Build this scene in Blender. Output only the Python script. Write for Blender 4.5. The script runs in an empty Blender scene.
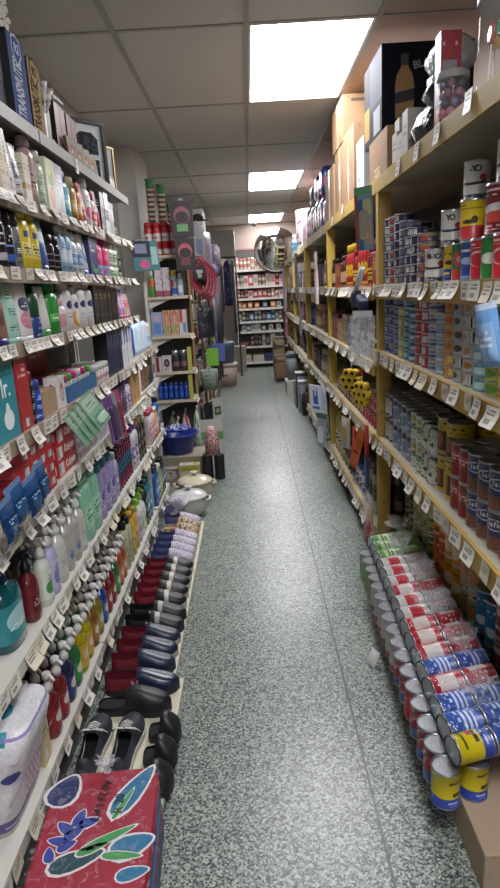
import bpy, bmesh, math, random
from mathutils import Vector, Matrix
SC = bpy.context.scene
COL = SC.collection
RN = random.Random(11)
PI = math.pi

# ------------------------------------------------------------ materials
def lin(h):
    if not isinstance(h, str):
        return h
    h = h.lstrip('#')
    if len(h) == 3: h = ''.join(c*2 for c in h)
    o = []
    for i in (0, 2, 4):
        c = int(h[i:i+2], 16) / 255
        o.append(c / 12.92 if c <= .04045 else ((c + .055) / 1.055) ** 2.4)
    return (*o, 1.0)

MATS = {}
def plain(h, rough=.45, metal=0.0, name=None, coat=0.0):
    k = ('p', h, rough, metal, coat)
    if k in MATS:
        return MATS[k]
    m = bpy.data.materials.new(name or 'paint_' + str(h).strip('#'))
    m.use_nodes = True
    b = m.node_tree.nodes['Principled BSDF']
    b.inputs['Base Color'].default_value = lin(h)
    b.inputs['Roughness'].default_value = rough
    b.inputs['Metallic'].default_value = metal
    b.inputs['Coat Weight'].default_value = coat
    MATS[k] = m
    return m

class G:
    """small node-graph helper"""
    def __init__(s, name):
        s.m = bpy.data.materials.new(name)
        s.m.use_nodes = True
        s.nt = s.m.node_tree
        s.b = s.nt.nodes['Principled BSDF']
        s.out = s.nt.nodes['Material Output']
    def n(s, t, **k):
        n = s.nt.nodes.new(t)
        for a, v in k.items():
            setattr(n, a, v)
        return n
    def ln(s, a, b):
        s.nt.links.new(a, b)
    def inp(s, n, i, v):
        if v is None:
            return
        if hasattr(v, 'is_linked') or hasattr(v, 'links'):
            s.ln(v, n.inputs[i])
        else:
            n.inputs[i].default_value = v
    def math(s, op, a, b=None, c=None):
        n = s.n('ShaderNodeMath', operation=op)
        s.inp(n, 0, a); s.inp(n, 1, b); s.inp(n, 2, c)
        return n.outputs[0]
    def mix(s, f, a, b):
        n = s.n('ShaderNodeMix', data_type='RGBA')
        s.inp(n, 0, f); s.inp(n, 6, lin(a)); s.inp(n, 7, lin(b))
        return n.outputs[2]
    def uv(s):
        n = s.n('ShaderNodeUVMap')
        x = s.n('ShaderNodeSeparateXYZ')
        s.ln(n.outputs[0], x.inputs[0])
        return x.outputs[0], x.outputs[1]
    def obj(s):
        return s.n('ShaderNodeTexCoord').outputs['Object']
    def noise(s, vec, scale, detail=3.0, rough=.5):
        n = s.n('ShaderNodeTexNoise')
        s.inp(n, 'Vector', vec); s.inp(n, 'Scale', scale); s.inp(n, 'Detail', detail); s.inp(n, 'Roughness', rough)
        return n.outputs[0]
    def bump(s, h, strength=.3, dist=.01):
        n = s.n('ShaderNodeBump')
        s.inp(n, 'Strength', strength); s.inp(n, 'Distance', dist); s.inp(n, 'Height', h)
        s.ln(n.outputs[0], s.b.inputs['Normal'])
        return n.outputs[0]

def label(name, base, ops=(), rough=.35, rep=2, metal=0.0):
    """printed packaging: rectangles, ovals, bands, rows of print on UV"""
    if name in MATS:
        return MATS[name]
    g = G('print_' + name)
    u, v = g.uv()
    if rep != 1:
        u = g.math('FRACT', g.math('MULTIPLY', u, float(rep)))
    col = lin(base)
    for op in ops:
        k = op[0]
        if k == 'band':
            f = g.math('COMPARE', v, (op[1]+op[2])/2, abs(op[2]-op[1])/2); c = op[3]
        elif k == 'rect':
            f = g.math('MULTIPLY', g.math('COMPARE', u, (op[1]+op[2])/2, abs(op[2]-op[1])/2),
                       g.math('COMPARE', v, (op[3]+op[4])/2, abs(op[4]-op[3])/2)); c = op[5]
        elif k == 'oval':
            a = g.math('DIVIDE', g.math('SUBTRACT', u, op[1]), op[3])
            b = g.math('DIVIDE', g.math('SUBTRACT', v, op[2]), op[4])
            f = g.math('LESS_THAN', g.math('ADD', g.math('MULTIPLY', a, a), g.math('MULTIPLY', b, b)), 1.0); c = op[5]
        elif k == 'text':
            _, u0, u1, v0, v1, c, nr, nc = op
            r = g.math('MULTIPLY', v, nr / max(v1 - v0, .01))
            ink = g.math('COMPARE', g.math('FRACT', r), .5, .27)
            x = g.n('ShaderNodeCombineXYZ')
            g.ln(g.math('FLOOR', g.math('MULTIPLY', u, nc / max(u1 - u0, .01))), x.inputs[0])
            g.ln(g.math('FLOOR', r), x.inputs[1])
            w = g.n('ShaderNodeTexWhiteNoise', noise_dimensions='2D')
            g.ln(x.outputs[0], w.inputs['Vector'])
            f = g.math('MULTIPLY', ink, g.math('GREATER_THAN', w.outputs['Value'], .38))
            f = g.math('MULTIPLY', f, g.math('MULTIPLY', g.math('COMPARE', u, (u0+u1)/2, (u1-u0)/2), g.math('COMPARE', v, (v0+v1)/2, (v1-v0)/2)))
        elif k == 'spots':
            n = g.n('ShaderNodeTexVoronoi')
            x = g.n('ShaderNodeCombineXYZ'); g.ln(u, x.inputs[0]); g.ln(v, x.inputs[1])
            g.ln(x.outputs[0], n.inputs['Vector']); n.inputs['Scale'].default_value = op[1]
            f = g.math('LESS_THAN', n.outputs['Distance'], op[2]); c = op[3]
        elif k == 'blot':
            x = g.n('ShaderNodeCombineXYZ'); g.ln(u, x.inputs[0]); g.ln(v, x.inputs[1])
            f = g.math('GREATER_THAN', g.noise(x.outputs[0], op[1], 2.0), op[2]); c = op[3]
        elif k == 'barcode':
            _, u0, u1, v0, v1 = op
            w = g.n('ShaderNodeTexWhiteNoise', noise_dimensions='1D')
            g.ln(g.math('FLOOR', g.math('MULTIPLY', u, 22 / (u1 - u0))), w.inputs['W'])
            box = g.math('MULTIPLY', g.math('COMPARE', u, (u0+u1)/2, (u1-u0)/2), g.math('COMPARE', v, (v0+v1)/2, (v1-v0)/2))
            col = g.mix(box, col, '#e8e8e6')
            f = g.math('MULTIPLY', box, g.math('GREATER_THAN', w.outputs['Value'], .5)); c = '#22242a'
        col = g.mix(f, col, c)
    if isinstance(col, tuple):
        g.b.inputs['Base Color'].default_value = col
    else:
        g.ln(col, g.b.inputs['Base Color'])
    g.b.inputs['Roughness'].default_value = rough
    g.b.inputs['Metallic'].default_value = metal
    MATS[name] = g.m
    return g.m

def film(name, tint='#ffffff', clear=.82, crumple=60.0, strength=.8, rough=.12, crease=.3):
    """clear plastic film with creases: mostly transparent, sharp glints"""
    if name in MATS:
        return MATS[name]
    g = G(name)
    n = g.noise(g.obj(), crumple, 4.0, .55)
    bmp = g.n('ShaderNodeBump'); bmp.inputs['Strength'].default_value = strength; bmp.inputs['Distance'].default_value = .01
    g.ln(n, bmp.inputs['Height'])
    g.ln(bmp.outputs[0], g.b.inputs['Normal'])
    g.b.inputs['Base Color'].default_value = lin(tint)
    g.b.inputs['Roughness'].default_value = rough
    g.b.inputs['Specular IOR Level'].default_value = .9
    tr = g.n('ShaderNodeBsdfTransparent')
    mx = g.n('ShaderNodeMixShader')
    fac = g.math('ADD', max(0, 1 - clear - .08), g.math('MULTIPLY', g.math('ADD', g.math('COMPARE', n, .5, .012), g.math('GREATER_THAN', n, .66)), crease))
    g.ln(fac, mx.inputs[0]); g.ln(tr.outputs[0], mx.inputs[1]); g.ln(g.b.outputs[0], mx.inputs[2])
    g.ln(mx.outputs[0], g.out.inputs[0])
    MATS[name] = g.m
    return g.m

# ------------------------------------------------------------ mesh tools
class MB:
    def __init__(s):
        s.v, s.f, s.u, s.mi, s.sm = [], [], [], [], []
    def vert(s, p):
        s.v.append(tuple(p)); return len(s.v) - 1
    def face(s, idx, uvs=None, mi=0, smooth=False):
        s.f.append(tuple(idx)); s.u.append(uvs or [(0, 0)] * len(idx)); s.mi.append(mi); s.sm.append(smooth)
    def quad(s, a, b, c, d, mi=0, smooth=False):
        i = [s.vert(p) for p in (a, b, c, d)]
        s.face(i, [(0, 0), (1, 0), (1, 1), (0, 1)], mi, smooth)
    def box(s, x0, x1, y0, y1, z0, z1, mi=0, sides=None, top=None):
        """box with per-face 0..1 UV; mi on +-X faces, sides on +-Y, top on +-Z"""
        a = mi if sides is None else sides
        t = mi if top is None else top
        p = lambda x, y, z: (x, y, z)
        s.quad(p(x1,y0,z0), p(x1,y1,z0), p(x1,y1,z1), p(x1,y0,z1), mi)
        s.quad(p(x0,y1,z0), p(x0,y0,z0), p(x0,y0,z1), p(x0,y1,z1), mi)
        s.quad(p(x0,y0,z0), p(x1,y0,z0), p(x1,y0,z1), p(x0,y0,z1), a)
        s.quad(p(x1,y1,z0), p(x0,y1,z0), p(x0,y1,z1), p(x1,y1,z1), a)
        s.quad(p(x0,y0,z1), p(x1,y0,z1), p(x1,y1,z1), p(x0,y1,z1), t)
        s.quad(p(x0,y1,z0), p(x1,y1,z0), p(x1,y0,z0), p(x0,y0,z0), t)
    def loft(s, secs, seg=16, smooth=True, z0=None, z1=None, capb=True, capt=True):
        """secs: (z, rx, ry, power, cx, cy, mi); superellipse rings"""
        S = []
        for q in secs:
            q = list(q) + [2, 0, 0, 0][len(q) - 3:] if len(q) < 7 else list(q)
            S.append(q)
        za = S[0][0] if z0 is None else z0
        zb = max(x[0] for x in S) if z1 is None else z1
        rings = []
        for z, rx, ry, p, cx, cy, mi in S:
            r = []
            for j in range(seg):
                t = 2 * PI * j / seg
                sx, cy_ = math.sin(t), -math.cos(t)
                ex = 2.0 / p
                x = math.copysign(abs(sx) ** ex, sx) * rx + cx
                y = math.copysign(abs(cy_) ** ex, cy_) * ry + cy
                r.append(s.vert((x, y, z)))
            rings.append(r)
        h = max(zb - za, 1e-6)
        for i in range(len(S) - 1):
            va, vb = (S[i][0] - za) / h, (S[i+1][0] - za) / h
            for j in range(seg):
                k = (j + 1) % seg
                s.face((rings[i][j], rings[i][k], rings[i+1][k], rings[i+1][j]),
                       [(j/seg, va), ((j+1)/seg, va), ((j+1)/seg, vb), (j/seg, vb)], S[i+1][6], smooth)
        if capb:
            s.face(list(reversed(rings[0])), None, S[0][6])
        if capt:
            s.face(rings[-1], [(.5, 1)] * seg, S[-1][6])
        return rings
    def tube(s, pts, r, seg=6, mi=0, closed=False):
        P = [Vector(p) for p in pts]
        rings = []
        n = len(P)
        rr = r if isinstance(r, (list, tuple)) else [r] * n
        up = Vector((0, 0, 1))
        for i in range(n):
            a = P[(i - 1) % n] if closed or i > 0 else P[i]
            b = P[(i + 1) % n] if closed or i < n - 1 else P[i]
            t = (b - a).normalized()
            x = t.cross(up)
            if x.length < 1e-3:
                x = t.cross(Vector((1, 0, 0)))
            x.normalize(); y = x.cross(t)
            rings.append([s.vert(P[i] + (x * math.cos(2*PI*j/seg) + y * math.sin(2*PI*j/seg)) * rr[i]) for j in range(seg)])
        for i in range(n if closed else n - 1):
            A, B = rings[i], rings[(i + 1) % n]
            for j in range(seg):
                k = (j + 1) % seg
                s.face((A[j], A[k], B[k], B[j]), None, mi, True)
        if not closed:
            s.face(list(reversed(rings[0])), None, mi); s.face(rings[-1], None, mi)
    def prism(s, outline, z0, z1, mi=0, mtop=None):
        """outline: ccw (x,y); extruded along z"""
        a = [s.vert((x, y, z0)) for x, y in outline]; b = [s.vert((x, y, z1)) for x, y in outline]
        n = len(outline)
        for i in range(n):
            k = (i + 1) % n
            s.face((a[i], a[k], b[k], b[i]), [(i/n, 0), ((i+1)/n, 0), ((i+1)/n, 1), (i/n, 1)], mi)
        xs = [p[0] for p in outline]; ys = [p[1] for p in outline]
        w = max(max(xs) - min(xs), 1e-6); h = max(max(ys) - min(ys), 1e-6)
        uv = [((x - min(xs)) / w, (y - min(ys)) / h) for x, y in outline]
        s.face(b, uv, mi if mtop is None else mtop)
        s.face(list(reversed(a)), list(reversed(uv)), mi)
    def pillow(s, w, d, h, nx=8, ny=8, mi=0, wob=0.0, seed=1, p=.45):
        """soft pouch standing on its edge: width along Y, height along Z, thickness along X"""
        r = random.Random(seed)
        for side in (1, -1):
            g = []
            for i in range(ny + 1):
                row = []
                for j in range(nx + 1):
                    a, b = j / nx * 2 - 1, i / ny * 2 - 1
                    t = max(0, (1 - a*a) * (1 - b*b)) ** p
                    o = t * d / 2 * (1 + (r.random() - .5) * wob) + (r.random() - .5) * wob * .008
                    row.append(s.vert((side * o, a * w / 2 * (1 - .04 * (1 - abs(b))), h * (i / ny))))
                g.append(row)
            for i in range(ny):
                for j in range(nx):
                    q = [g[i][j], g[i][j+1], g[i+1][j+1], g[i+1][j]]
                    uv = [(j/nx, i/ny), ((j+1)/nx, i/ny), ((j+1)/nx, (i+1)/ny), (j/nx, (i+1)/ny)]
                    if side < 0:
                        q.reverse(); uv.reverse()
                    s.face(q, uv, mi, True)
    def xf(s, M):
        s.v = [tuple(M @ Vector(p)) for p in s.v]
        return s
    def build(s, name, nm=None, bevel=0.0, merge=False):
        me = bpy.data.meshes.new(name)
        me.from_pydata(s.v, [], s.f)
        uv = me.uv_layers.new(name='UVMap')
        flat = []
        for u in s.u:
            for a in u:
                flat += [a[0], a[1]]
        uv.data.foreach_set('uv', flat)
        me.polygons.foreach_set('material_index', s.mi)
        me.polygons.foreach_set('use_smooth', s.sm)
        if merge or bevel:
            bm = bmesh.new(); bm.from_mesh(me)
            bmesh.ops.remove_doubles(bm, verts=bm.verts, dist=1e-5)
            if bevel:
                bmesh.ops.bevel(bm, geom=list(bm.edges), offset=bevel, segments=2, affect='EDGES', profile=.5)
            bm.to_mesh(me); bm.free()
        for _ in range(nm or (max(s.mi) + 1 if s.mi else 1)):
            me.materials.append(None)
        me.update()
        return me

MESH = {}
def cached(key, fn):
    if key not in MESH:
        MESH[key] = fn()
    return MESH[key]

# ------------------------------------------------------------ objects
def mobj(name, me, mats, parent=None, M=None):
    o = bpy.data.objects.new(name, me)
    COL.objects.link(o)
    if not isinstance(mats, (list, tuple)):
        mats = [mats]
    for i, sl in enumerate(o.material_slots):
        sl.link = 'OBJECT'
        sl.material = mats[min(i, len(mats) - 1)]
    if parent is not None:
        o.parent = parent
    if M is not None:
        o.matrix_local = M
    return o

def empty(name, loc=(0, 0, 0), rz=0.0):
    o = bpy.data.objects.new(name, None)
    COL.objects.link(o)
    o.location = loc; o.rotation_euler = (0, 0, rz)
    o.empty_display_size = .05
    return o

def tag(o, lab, cat, group=None, kind=None):
    o['label'] = lab; o['category'] = cat
    if group: o['group'] = group
    if kind: o['kind'] = kind
    return o

REG = []
def T(x=0, y=0, z=0, rx=0, ry=0, rz=0):
    return Matrix.Translation((x, y, z)) @ Matrix.Rotation(rz, 4, 'Z') @ Matrix.Rotation(ry, 4, 'Y') @ Matrix.Rotation(rx, 4, 'X')

class Proto:
    """a kind of product: parts = [(part name, mesh, materials, matrix, [sub-parts])]"""
    def __init__(s, name, cat, desc, parts, w, d, h):
        s.name, s.cat, s.desc, s.parts, s.w, s.d, s.h = name, cat, desc, parts, w, d, h

def put(p, x, y, z, rz=0.0, place=None, lev=0, row=0, col=None, desc=None, lab=None, group=None, tilt=None):
    if len(p.parts) == 1 and not p.parts[0][4]:
        a = p.parts[0]
        o = mobj(p.name, a[1], a[2])
        o.location = (x, y, z); o.rotation_euler = (0, 0, rz)
        if a[3] is not None:
            o.matrix_world = T(x, y, z, rz=rz) @ a[3]
    else:
        o = empty(p.name, (x, y, z), rz)
        for nm, me, mats, M, subs in p.parts:
            q = mobj(nm, me, mats, o, M)
            for nm2, me2, mats2, M2 in subs:
                mobj(nm2, me2, mats2, q, M2)
    if tilt:
        o.rotation_euler = (tilt[0], tilt[1], rz)
    if lab:
        tag(o, lab, p.cat, group)
    else:
        REG.append(dict(o=o, desc=desc or p.desc, place=place, lev=lev, row=row, col=y if col is None else col, cat=p.cat, group=group))
    return o

ORD = 'first second third fourth fifth sixth seventh eighth ninth tenth eleventh twelfth thirteenth fourteenth fifteenth sixteenth seventeenth eighteenth nineteenth twentieth'.split()
ORD += ['twenty-' + w for w in ORD[:9]] + ['thirtieth'] + ['thirty-' + w for w in ORD[:9]] + ['fortieth']
PLUR = {'box': 'boxes', 'toothbrush': 'toothbrushes', 'pouch': 'pouches'}
def finish_labels():
    by = {}
    for r in REG:
        by.setdefault((r['desc'], r['place']), []).append(r)
    for (desc, place), L in by.items():
        rows = sorted({r['row'] for r in L})
        cols = sorted({round(r['col'], 3) for r in L})
        maxlev = {}
        for r in L:
            k = (r['row'], round(r['col'], 3))
            maxlev.setdefault(k, []).append(r['lev'])
        for r in L:
            bits = []
            k = (r['row'], round(r['col'], 3))
            n = len(maxlev[k])
            if len(L) > 1:
                if n > 1:
                    lv = sorted(maxlev[k]).index(r['lev'])
                    bits.append('top' if lv == n - 1 else 'bottom' if lv == 0 else ORD[lv] + ' up')
                if len(cols) > 1:
                    c = cols.index(round(r['col'], 3))
                    bits.append(('nearest' if c == 0 else 'farthest' if c == len(cols) - 1 else ORD[c] + '-nearest') + (' stack' if n > 1 else ''))
                if len(rows) > 1 and r['row'] > rows[0]:
                    bits.append('rear row' if r['row'] == 1 else 'deepest row')
            lab = desc + (', ' + ', '.join(bits) + ', ' if bits else ' on ') + place
            o = r['o']
            o['label'] = lab; o['category'] = r['cat']
            if len(L) > 1:
                o['group'] = r['group'] or (PLUR.get(r['cat'], r['cat'] + 's') + ' on ' + place)

FONTS = {}
def text(body, size, mat, parent=None, M=None, name='lettering', ext=.0004, bold=0.0, shear=0.0, sx=1.0, align='CENTER'):
    c = bpy.data.curves.new(name, 'FONT')
    c.body = body; c.size = size; c.align_x = align; c.align_y = 'CENTER'
    c.extrude = ext; c.offset = bold; c.shear = shear
    c.resolution_u = 3
    c.materials.append(mat)
    t = bpy.data.objects.new(name, c)
    me = bpy.data.meshes.new_from_object(t)
    bpy.data.objects.remove(t); bpy.data.curves.remove(c)
    me.name = name
    if not me.materials: me.materials.append(mat)
    o = bpy.data.objects.new(name, me)
    COL.objects.link(o)
    if parent is not None:
        o.parent = parent
    if M is not None:
        o.matrix_local = M @ Matrix.Diagonal((sx, 1, 1, 1))
    return o
# text matrices: facing +X / -X / -Y / +Z, upright
def fX(x, y, z, r=0): return Matrix.Translation((x, y, z)) @ Matrix(((0,0,1,0),(1,0,0,0),(0,1,0,0),(0,0,0,1))) @ Matrix.Rotation(r, 4, 'Z')
def fmX(x, y, z, r=0): return Matrix.Translation((x, y, z)) @ Matrix(((0,0,-1,0),(-1,0,0,0),(0,1,0,0),(0,0,0,1))) @ Matrix.Rotation(r, 4, 'Z')
def fmY(x, y, z, r=0): return Matrix.Translation((x, y, z)) @ Matrix(((1,0,0,0),(0,0,-1,0),(0,1,0,0),(0,0,0,1))) @ Matrix.Rotation(r, 4, 'Z')
# ------------------------------------------------------------ product kinds
METAL = plain('#b9bcc0', .28, .9)
DKMETAL = plain('#5b5d60', .4, .8)
WHITE = plain('#cfcfcb', .4)
OFFW = plain('#c9c7c0', .5)
BLACK = plain('#141416', .35)
DGREY = plain('#2c2d31', .45)
def S(z, r, mi=0, p=2, ry=None, cx=0, cy=0):
    return (z, r, r if ry is None else ry, p, cx, cy, mi)

def can_mesh(r, h, seg=20):
    def f():
        b = MB()
        if h < .06:
            b.loft([S(0, r*.96), S(.0015, r, 1), S(.0025, r, 1), S(.003, r*.99, 0), S(h-.003, r*.99, 0), S(h-.0025, r, 1), S(h-.0015, r, 1)], seg, z0=.003, z1=h-.003)
            return b.build('can_body', 2)
        b.loft([S(0, r*.95), S(.0025, r, 1), S(.005, r, 1), S(.0055, r*.985, 0), S(h-.0055, r*.985, 0), S(h-.005, r, 1), S(h-.003, r, 1)], seg, z0=.005, z1=h-.005)
        return b.build('can_body', 2)
    return cached(('can', r, h, seg), f)
def lid_mesh(r, h, seg=20):
    def f():
        b = MB()
        b.loft([S(h-.003, r*.999), S(h, r), S(h, r*.93), S(h-.004, r*.92), S(h-.004, r*.6), S(h-.0035, r*.55), S(h-.0035, r*.1)], seg, capb=False)
        return b.build('lid')
    return cached(('lid', r, h, seg), f)
def can(name, desc, r, h, lab, lid=None, cat='can', seg=20):
    return Proto(name, cat, desc, [('can_body', can_mesh(r, h, seg), [lab, METAL], None, []),
                                   ('lid', lid_mesh(r, h, seg), [lid or METAL], None, [])], 2*r, 2*r, h)

def carton(name, desc, w, d, h, front, side=None, top=None, cat='box', bevel=.0015, extra=()):
    def f():
        b = MB(); b.box(-d/2, d/2, -w/2, w/2, 0, h, 0, 1, 2)
        return b.build(name, 3)
    me = cached(('box', w, d, h), f)
    return Proto(name, cat, desc, [(name, me, [front, side or front, top or side or front], None, [])] if not extra else
                 [('carton_body', me, [front, side or front, top or side or front], None, [])] + list(extra), w, d, h)

def bottle(name, desc, w, d, h, body, cap, neck=.3, caph=.2, p=2.6, capw=.55, cat='bottle', shoulder=.12, waist=1.0, seg=16):
    """flat or round bottle with a screw or flip cap"""
    def f():
        b = MB(); a, c = d/2, w/2; H = h*(1-caph)
        b.loft([(0, a*.9, c*.9, p, 0, 0, 0), (h*.012, a, c, p, 0, 0, 0), (H*.35, a*waist, c*waist, p, 0, 0, 0), (H*(1-shoulder*1.6), a, c, p, 0, 0, 0),
                (H*(1-shoulder*.6), a*.9, c*.86, p, 0, 0, 0), (H*(1-shoulder*.15), a*.6, c*(neck+.25), 2.2, 0, 0, 0), (H, min(a*.55, c*capw*.9), c*capw*.9, 2, 0, 0, 0)], seg)
        return b.build('bottle_body')
    def fc():
        b = MB(); a, c = min(d/2*.75, w/2*capw*1.15), w/2*capw; H = h*(1-caph)
        b.loft([(H, a, c, 2.2, 0, 0, 0), (h*.965, a*.96, c*.96, 2.2, 0, 0, 0), (h*.993, a*.86, c*.86, 2.2, 0, 0, 0), (h, a*.7, c*.7, 2.2, 0, 0, 0)], seg)
        return b.build('cap')
    k = (w, d, h, neck, caph, p, capw, shoulder, waist)
    return Proto(name, cat, desc, [('bottle_body', cached(('btl',)+k, f), [body], None, []), ('cap', cached(('cap',)+k, fc), [cap], None, [])], w, d, h)

def tube(name, desc, w, d, h, body, cap, caph=.14, cat='tube'):
    """squeeze tube standing on its cap"""
    def f():
        b = MB(); z = h*caph
        b.loft([(z, d/2*.92, w/2*.8, 2, 0, 0, 0), (z+h*.03, d/2*.97, w/2*.86, 2, 0, 0, 0), (h*.5, d/2*.7, w/2*.95, 2.2, 0, 0, 0), (h*.93, d/2*.16, w/2, 3, 0, 0, 0), (h, .0018, w/2, 4, 0, 0, 0)], 16)
        return b.build('tube_body')
    def fc():
        b = MB(); b.loft([(0, d/2*.9, w/2*.78, 2.3, 0, 0, 0), (h*caph, d/2*.93, w/2*.81, 2.3, 0, 0, 0)], 16)
        return b.build('cap')
    return Proto(name, cat, desc, [('tube_body', cached(('tub', w, d, h, caph), f), [body], None, []), ('cap', cached(('tbc', w, d, h, caph), fc), [cap], None, [])], w, d, h)

def spray(name, desc, r, h, body, cap, caph=.22, cat='can', capr=.9, seg=16):
    def f():
        b = MB(); H = h*(1-caph)
        b.loft([S(0, r*.93), S(.003, r), S(H-.016, r), S(H-.006, r*.93), S(H, r*.8)], seg)
        return b.build('spray_body')
    def fc():
        b = MB(); H = h*(1-caph)
        b.loft([S(H-.004, r*capr), S(h*.97, r*capr), S(h, r*capr*.75)], seg)
        return b.build('cap')
    return Proto(name, cat, desc, [('spray_body', cached(('spr', r, h, caph), f), [body], None, []), ('cap', cached(('spc', r, h, caph, capr), fc), [cap], None, [])], 2*r, 2*r, h)

def liquid_mat(h, name):
    m = plain(h, .08, 0, name, .5)
    m.node_tree.nodes['Principled BSDF'].inputs['Transmission Weight'].default_value = .4
    m.node_tree.nodes['Principled BSDF'].inputs['IOR'].default_value = 1.36
    return m
def pump(name, desc, w, d, h, liquid, lab=None, head=None, cat='bottle', p=2.4, noz=1):
    """liquid soap bottle with a press pump"""
    H = h*.72
    def f():
        b = MB(); a, c = d/2, w/2
        b.loft([(0, a*.9, c*.9, p, 0, 0, 0), (.004, a, c, p, 0, 0, 0), (H*.45, a*.97, c*.95, p, 0, 0, 0), (H*.76, a, c, p, 0, 0, 0), (H*.88, a*.85, c*.8, p, 0, 0, 0), (H*.96, a*.5, c*.45, 2, 0, 0, 0), (H, .013, .013, 2, 0, 0, 0)], 16)
        return b.build('bottle_body')
    def fh():
        b = MB()
        b.loft([S(H-.002, .0145), S(H+.016, .0145), S(H+.02, .011), S(h*.86, .0085), S(h*.875, .006), S(h*.9, .006), S(h*.905, .013), S(h*.985, .014), S(h, .011)], 12)
        b.tube([(0, 0, h*.955), (.022, 0, h*.96), (.036, 0, h*.935)], [.007, .006, .0045], 6)
        return b.build('pump_head')
    parts = [('bottle_body', cached(('pmp', w, d, h, p), f), [liquid], None, []), ('pump_head', cached(('pmh', h), fh), [head or WHITE], T(rz=-.6*noz), [])]
    if lab:
        def fl():
            b = MB(); a, c = d/2+.0006, w/2+.0006
            b.loft([(H*.14, a*.985, c*.98, p, 0, 0, 0), (H*.45, a*.972, c*.952, p, 0, 0, 0), (H*.72, a*.993, c*.99, p, 0, 0, 0)], 16, capb=False, capt=False)
            return b.build('paper_label')
        parts.append(('paper_label', cached(('pml', w, d, h, p), fl), [lab], None, []))
    return Proto(name, cat, desc, parts, w, d, h)

def jar(name, desc, r, h, body, cap, caph=.3, cat='jar'):
    def f():
        b = MB(); b.loft([S(0, r*.93), S(.004, r), S(h*(1-caph)-.004, r), S(h*(1-caph), r*.9)], 16); return b.build('jar_body')
    def fc():
        b = MB(); b.loft([S(h*(1-caph), r*.97), S(h-.003, r*.97), S(h, r*.92)], 16); return b.build('lid')
    return Proto(name, cat, desc, [('jar_body', cached(('jar', r, h, caph), f), [body], None, []), ('lid', cached(('jrl', r, h, caph), fc), [cap], None, [])], 2*r, 2*r, h)

def pouch(name, desc, w, d, h, mat, cat='packet', wob=.35, seed=3, header=None, hh=.03):
    def f():
        b = MB(); b.pillow(w, d, h, 8, 8, 0, wob, seed); return b.build(name, merge=True)
    parts = [(name if header is None else 'pouch_body', cached(('pou', w, d, h, wob, seed), f), [mat], None, [])]
    if header is not None:
        def fh():
            b = MB(); b.box(-.0015, .0015, -w/2, w/2, h, h+hh); return b.build('header_card')
        parts.append(('header_card', cached(('phc', w, h, hh), fh), [header], None, []))
    return Proto(name, cat, desc, parts, w, d, h + (hh if header is not None else 0))

def softpack(name, desc, w, d, h, front, side=None, cat='packet', r=.18, seed=5):
    """plump wrapped block (tissue, nappies, pasta) with rounded edges"""
    def f():
        b = MB(); rr = random.Random(seed)
        n = 7
        secs = []
        for i in range(n + 1):
            t = i / n
            k = 1 - .16 * abs(2*t-1) ** 6
            secs.append((h*t, d/2*k*(1+(rr.random()-.5)*.03), w/2*k*(1+(rr.random()-.5)*.02), 7, (rr.random()-.5)*.004, 0, 0))
        b.loft(secs, 24)
        return b.build(name)
    return Proto(name, cat, desc, [(name, cached(('sft', w, d, h, seed), f), [front], None, [])], w, d, h)

# ---- layout of a shelf: a run of products from the near end to the far end
def fill(run, y0, xf, z, place, face=1, gap=.004, rowgap=.004, limit=None, rng=None, turn=.25, maxh=9):
    """run: (proto, count, rows deep, levels high[, x shift]); face=+1 fronts look to +X"""
    y = y0
    for it in run:
        if not isinstance(it, tuple):
            y += it; continue
        p, n, rows, levs = it[:4]
        sh = it[4] if len(it) > 4 else 0
        for i in range(n):
            if limit and y + p.w > limit:
                return y
            yc = y + p.w / 2
            for rw in range(rows):
                for lv in range(levs if isinstance(levs, int) else levs[i % len(levs)]):
                    x = xf - face * (p.d / 2 + rw * (p.d + rowgap) + sh)
                    j = (RN.random() - .5) * .004
                    round_ = abs(p.w - p.d) < 1e-6 and p.cat in ('can', 'jar', 'tin')
                    rz = (0 if face > 0 else PI) + ((RN.random() - .5) * 2 * turn if round_ else 0)
                    o = put(p, x - face * abs(j), yc, z + .0006 + lv * (p.h + .0006), rz, place, lv, rw, yc)
                    if p.h > maxh: o.scale.z = maxh / p.h
            y += p.w + gap
    return y

def tuft(r, h, seed, n=22):
    """gathered end of a plastic bag: a tight neck that flares into a ragged crumpled fan"""
    q = random.Random(seed); b = MB(); rings = []
    for i, (t, k) in enumerate(((0, .5), (.22, .2), (.42, .3), (.7, .75), (1, 1.05))):
        ring = []
        for j in range(n):
            a = 2*PI*j/n
            w = 1 + (.45 if i > 1 else .2) * math.sin(j * 2.9 + seed) * (.4 + q.random())
            ring.append(b.vert((r*k*w*math.cos(a), r*k*w*math.sin(a), h*(t + (q.random()-.5)*.28*t))))
        rings.append(ring)
    for i in range(4):
        for j in range(n):
            m = (j + 1) % n
            b.face((rings[i][j], rings[i][m], rings[i+1][m], rings[i+1][j]), None, 0, i < 2)
    return b
# ------------------------------------------------------------ shelving helpers
TAGM = label('price_tag', '#d9d6cd', [('text', .12, .8, .5, .85, '#77746e', 2, 8), ('rect', .15, .6, .15, .38, '#8f8c86')], .45, 1)
TAGY = label('price_tag_old', '#cfc8b4', [('text', .12, .85, .3, .8, '#827c6e', 3, 7)], .5, 1)
def tag_mesh(w, h, bend):
    def f():
        b = MB()
        n = 3; t = .0012
        for a in (0, 1):
            pts = [(t*a + bend*(1-i/n)**2, h*(i/n)) for i in range(n+1)]
            for i in range(n):
                (xa, za), (xb, zb) = pts[i], pts[i+1]
                q = [(xa, -w/2, za), (xa, w/2, za), (xb, w/2, zb), (xb, -w/2, zb)]
                uv = [(0, i/n), (1, i/n), (1, (i+1)/n), (0, (i+1)/n)]
                if not a: q.reverse(); uv.reverse()
                b.face([b.vert(p) for p in q], uv, 0, True)
        return b.build('price_tag')
    return cached(('tag', w, h, bend), f)
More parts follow.
